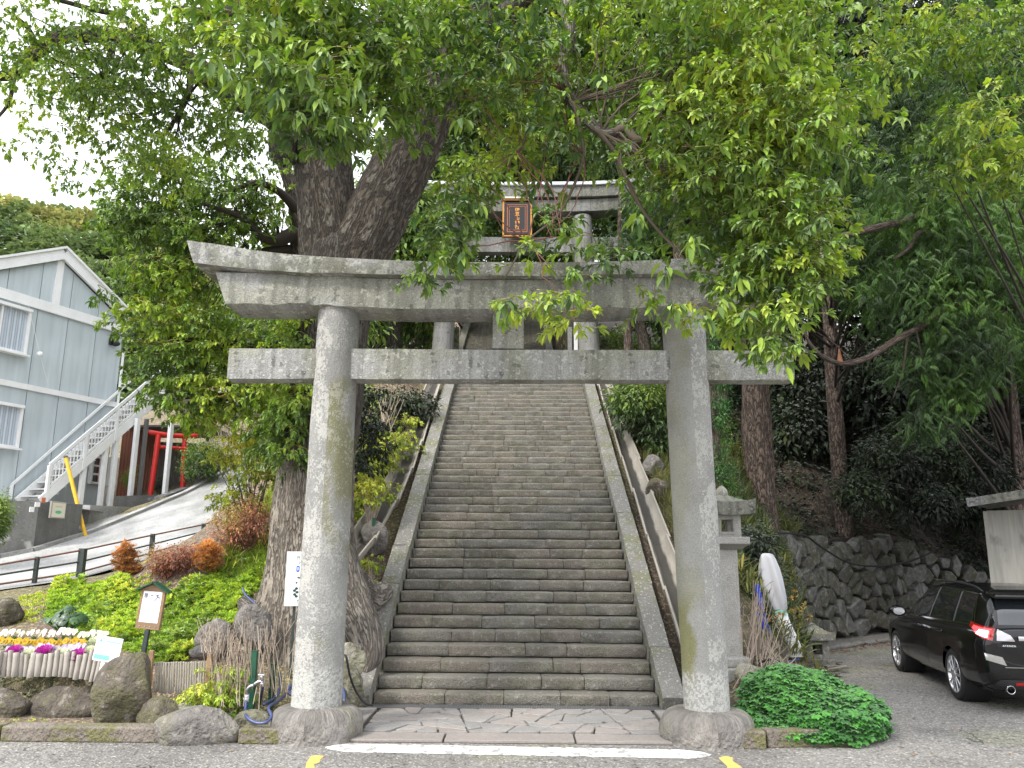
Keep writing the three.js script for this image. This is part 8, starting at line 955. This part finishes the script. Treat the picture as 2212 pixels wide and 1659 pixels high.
// ---------------------------------------------------------------- the flower bed
{
  const petal = (n, r, c, cc) => { const b = new LB(); return { n, r, c, cc }; };
  const bloomGeo = (c, eye, sd) => { seed(sd); const b = new LB(); for (let f = 0; f < 5; f++) { const o = V(R(-0.055, 0.055), R(0.07, 0.11), R(-0.05, 0.05)), nrm = V(R(-0.4, 0.4), R(0.2, 0.7), 1).normalize(), u = V(1, 0, 0).cross(nrm).normalize(), w = nrm.clone().cross(u); for (let j = 0; j < 5; j++) { const a = j * 1.257 + R(-0.1, 0.1), d = u.clone().multiplyScalar(Math.cos(a)).addScaledVector(w, Math.sin(a)); const k = R(0.85, 1.1), L = R(0.026, 0.034); const n0 = b.p.length / 3, s = d.clone().cross(nrm); const pts = [o.clone(), o.clone().addScaledVector(d, L * 0.5).addScaledVector(s, L * 0.5), o.clone().addScaledVector(d, L).addScaledVector(s, L * 0.35).addScaledVector(nrm, 0.004), o.clone().addScaledVector(d, L).addScaledVector(s, -L * 0.35).addScaledVector(nrm, 0.004), o.clone().addScaledVector(d, L * 0.5).addScaledVector(s, -L * 0.5)]; pts.forEach((q, i) => { b.p.push(q.x, q.y, q.z); const t = i ? c : eye; b.c.push(t[0] * k, t[1] * k, t[2] * k); }); b.i.push(n0, n0 + 1, n0 + 2, n0, n0 + 2, n0 + 3, n0, n0 + 3, n0 + 4); } } return b.geo(); };
  const petalM = new THREE.MeshPhysicalMaterial({ vertexColors: true, roughness: 0.8, transmission: 0.2, thickness: 0, side: THREE.DoubleSide }), leafM2 = M.leafMatt.clone(); leafM2.color.setRGB(0.07, 0.2, 0.03);
  const rowOf = (c, eye, label, group, spots, sd) => { const leaves = tuft(14, 0.07, 0.03, sd, 1.2, true); let first = null; spots.forEach(([px, py, k], i) => { const p = at(px, py, k); if (!first) { first = thing('pansy', label, 'pansy', p, 0, group); part('blooms', bloomGeo(c, eye, sd), petalM, first); part('leaves', leaves, leafM2, first); } else { const q = first.clone(); q.name = numbered('pansy'); scene.add(q); q.position.copy(p); q.rotation.y = R(-0.5, 0.5); q.scale.setScalar(R(0.85, 1.15)); } }); };
  seed(408); const line = (x0, x1, y, n, k) => { const o = []; for (let i = 0; i < n; i++) o.push([lerp(x0, x1, (i + 0.5) / n) + R(-4, 4), y + R(-4, 4), k + R(-0.05, 0.05)]); return o; };
  rowOf([0.78, 0.76, 0.78], [0.6, 0.45, 0.1], 'white pansy in the back row of the flower bed', 'white pansies in the flower bed', line(0, 235, 1384, 11, 9.6), 411);
  rowOf([0.72, 0.5, 0.02], [0.4, 0.16, 0.01], 'yellow pansy in the middle row of the flower bed', 'yellow pansies in the flower bed', line(4, 215, 1402, 12, 9.4), 412);
  rowOf([0.5, 0.44, 0.72], [0.6, 0.5, 0.2], 'pale lilac pansy behind the ornamental kale', 'lilac pansies in the flower bed', line(10, 200, 1418, 11, 9.25), 413);
  const kale = (label, px, py, k, inner, outer, s) => { const o = at(px, py, k), t = thing('ornamental_kale', label, 'ornamental kale', o); t.rotation.x = 0.5; const mk = (r0, r1, n, up, c, z) => { const pos = [], cc = [], idx = []; for (let i = 0; i < n; i++) { const a0 = i / n * 6.283 + z, w = 6.283 / n * 0.85; const b = pos.length / 3, m = 6; for (let r = 0; r <= 3; r++) for (let j = 0; j <= m; j++) { const f = r / 3, a = a0 + (j / m - 0.5) * w * (0.4 + f * 1.3), rad = lerp(r0, r1, f), ruf = f * f * 0.014 * Math.sin(j * 2.6 + i); pos.push(Math.cos(a) * rad, up * f * f + ruf + (1 - r1 / 0.1) * 0.02, Math.sin(a) * rad); const g = R(0.8, 1.15); cc.push(c[0] * g, c[1] * g, c[2] * g); } for (let r = 0; r < 3; r++) for (let j = 0; j < m; j++) { const q = b + r * (m + 1) + j; idx.push(q, q + m + 1, q + 1, q + 1, q + m + 1, q + m + 2); } } const g = new THREE.BufferGeometry(); g.setAttribute('position', new THREE.Float32BufferAttribute(pos, 3)); g.setAttribute('color', new THREE.Float32BufferAttribute(cc, 3)); g.setAttribute('uv', new THREE.Float32BufferAttribute(new Float32Array(pos.length / 3 * 2), 2)); g.setIndex(idx); g.computeVertexNormals(); return g; }; part('outer_leaves', mk(0.03 * s, 0.1 * s, 11, 0.035, outer, 0), petalM, t); part('inner_leaves', mk(0.012 * s, 0.075 * s, 9, 0.06, inner, 0.3), petalM, t); part('heart', mk(0.002, 0.045 * s, 7, 0.07, mul3(inner, 1.05), 0.1), petalM, t); };
  const mg = [0.5, 0.03, 0.36], gr = [0.3, 0.1, 0.28], wh = [0.72, 0.74, 0.55], wo = [0.3, 0.4, 0.18];
  kale('magenta ornamental kale at the left of the flower bed front row', 32, 1412, 9.1, mg, gr, 0.95); kale('magenta ornamental kale in the middle of the front row', 96, 1412, 9.1, mg, gr, 1.05); kale('magenta ornamental kale beside the white and green sign', 169, 1420, 9.05, mg, gr, 1.0); kale('white ornamental kale between the left and middle magenta ones', 63, 1418, 9.1, wh, wo, 0.85); kale('white ornamental kale between the middle and right magenta ones', 134, 1418, 9.08, wh, wo, 0.9); kale('white ornamental kale right of the last magenta one', 196, 1412, 9.1, wh, wo, 0.7); kale('white ornamental kale half hidden behind the sign', 205, 1392, 9.3, wh, wo, 0.8);
  // round-leaved plant
  const o = at(140, 1358, 10.4), t = thing('leopard_plant', 'clump of big round glossy dark leaves behind the pansies', 'plant', o); seed(415); const gm = [0, 1, 2].map((i) => { const m = new THREE.MeshPhysicalMaterial({ color: col(0.018 + i * 0.014, 0.05 + i * 0.03, 0.016 + i * 0.008), roughness: 0.5, clearcoat: 0.25, clearcoatRoughness: 0.25, side: THREE.DoubleSide }); return m; }); const lg = (() => { const q = new THREE.CircleGeometry(1, 18, 0.35, 5.6); const p = q.attributes.position; for (let i = 0; i < p.count; i++) { const r = Math.hypot(p.getX(i), p.getY(i)); p.setZ(i, -0.3 * r * r + 0.06 * Math.sin(Math.atan2(p.getY(i), p.getX(i)) * 6) * r); } q.computeVertexNormals(); return q.toNonIndexed(); })(); const st = [];
  for (let i = 0; i < 64; i++) { const a = R(0, 6.28), d = Math.sqrt(rnd()) * 0.28, p = V(Math.cos(a) * d, 0.05 + 0.2 * (1 - d / 0.3) + R(0, 0.06), Math.sin(a) * d * 0.8), m = part('leaf', lg, pick(gm), t); m.position.copy(p); m.scale.setScalar(R(0.032, 0.055)); m.lookAt(m.position.clone().add(V(Math.cos(a) * 0.7, 0.8, Math.sin(a) * 0.7 + 0.5)).add(o)); m.rotateZ(R(0, 6.28)); st.push(bar(V(p.x * 0.2, -0.05, p.z * 0.2), p, 0.005, 5)); } part('stalks', st, leafM2, t);
}
// ---------------------------------------------------------------- wooded hills far on the left
{
  const g = new THREE.PlaneGeometry(260, 110, 60, 26).rotateX(-Math.PI / 2), p = g.attributes.position; const hy = (x, z) => { const ridge = 68 * Math.exp(-(((x + 120) / 60) ** 2)) + 36 * Math.exp(-(((x + 55) / 34) ** 2)); return ridge * ss(-62, -140, z) + (f3(x * 0.03, 1, z * 0.03, 3) - 0.5) * 8 * ss(-60, -90, z); };
  for (let i = 0; i < p.count; i++) { const x = p.getX(i) - 100, z = p.getZ(i) - 118; p.setXYZ(i, x, hy(x, z) - 1.5, z); } g.computeVertexNormals(); struct('hills', boxUV(g.toNonIndexed()), std({ color: col(0.05, 0.07, 0.025) }));
  seed(420); const crownG = [1, 2, 3].map((i) => { seed(430 + i); const b = new LB(); for (let j = 0; j < 150; j++) { const d = V(gauss(), Math.abs(gauss()) * 0.8 + 0.05, gauss()).normalize(), o = d.clone().multiplyScalar(R(0.72, 1.02)); b.leaf(o, d.add(V(R(-1, 1), R(-0.6, 0.4), R(-1, 1))), R(0.24, 0.42), R(0.16, 0.26), 0.15, 0.2, tone(), true); } return b.geo(); }), l = [];
  for (let i = 0; i < 2600; i++) { const x = R(-190, -22), z = R(-72, -160), y = hy(x, z); if (y < 2) continue; const f = f3(x * 0.07, 3, z * 0.07, 3), near = ss(-100, -75, z); l.push([x, y - 0.6, z, R(2.2, 4.2), R(0, 6.28), 0, 0, ...shade(f > 0.6 ? [[0.16, 0.18, 0.05], [0.29, 0.31, 0.09], [0.44, 0.44, 0.16]] : PAL.far, 0.35 + (f - 0.5) * 1.5 + R(-0.3, 0.35))]); }  // far palette is paled: distance haze put into the crown colour
  copies('far_wood', crownG, M.leafMatt, l).forEach((q) => tag(q, 'pale green and yellowish wooded hillside far beyond the blue-grey house', 'wood'));
}
renderer.render(scene, camera);
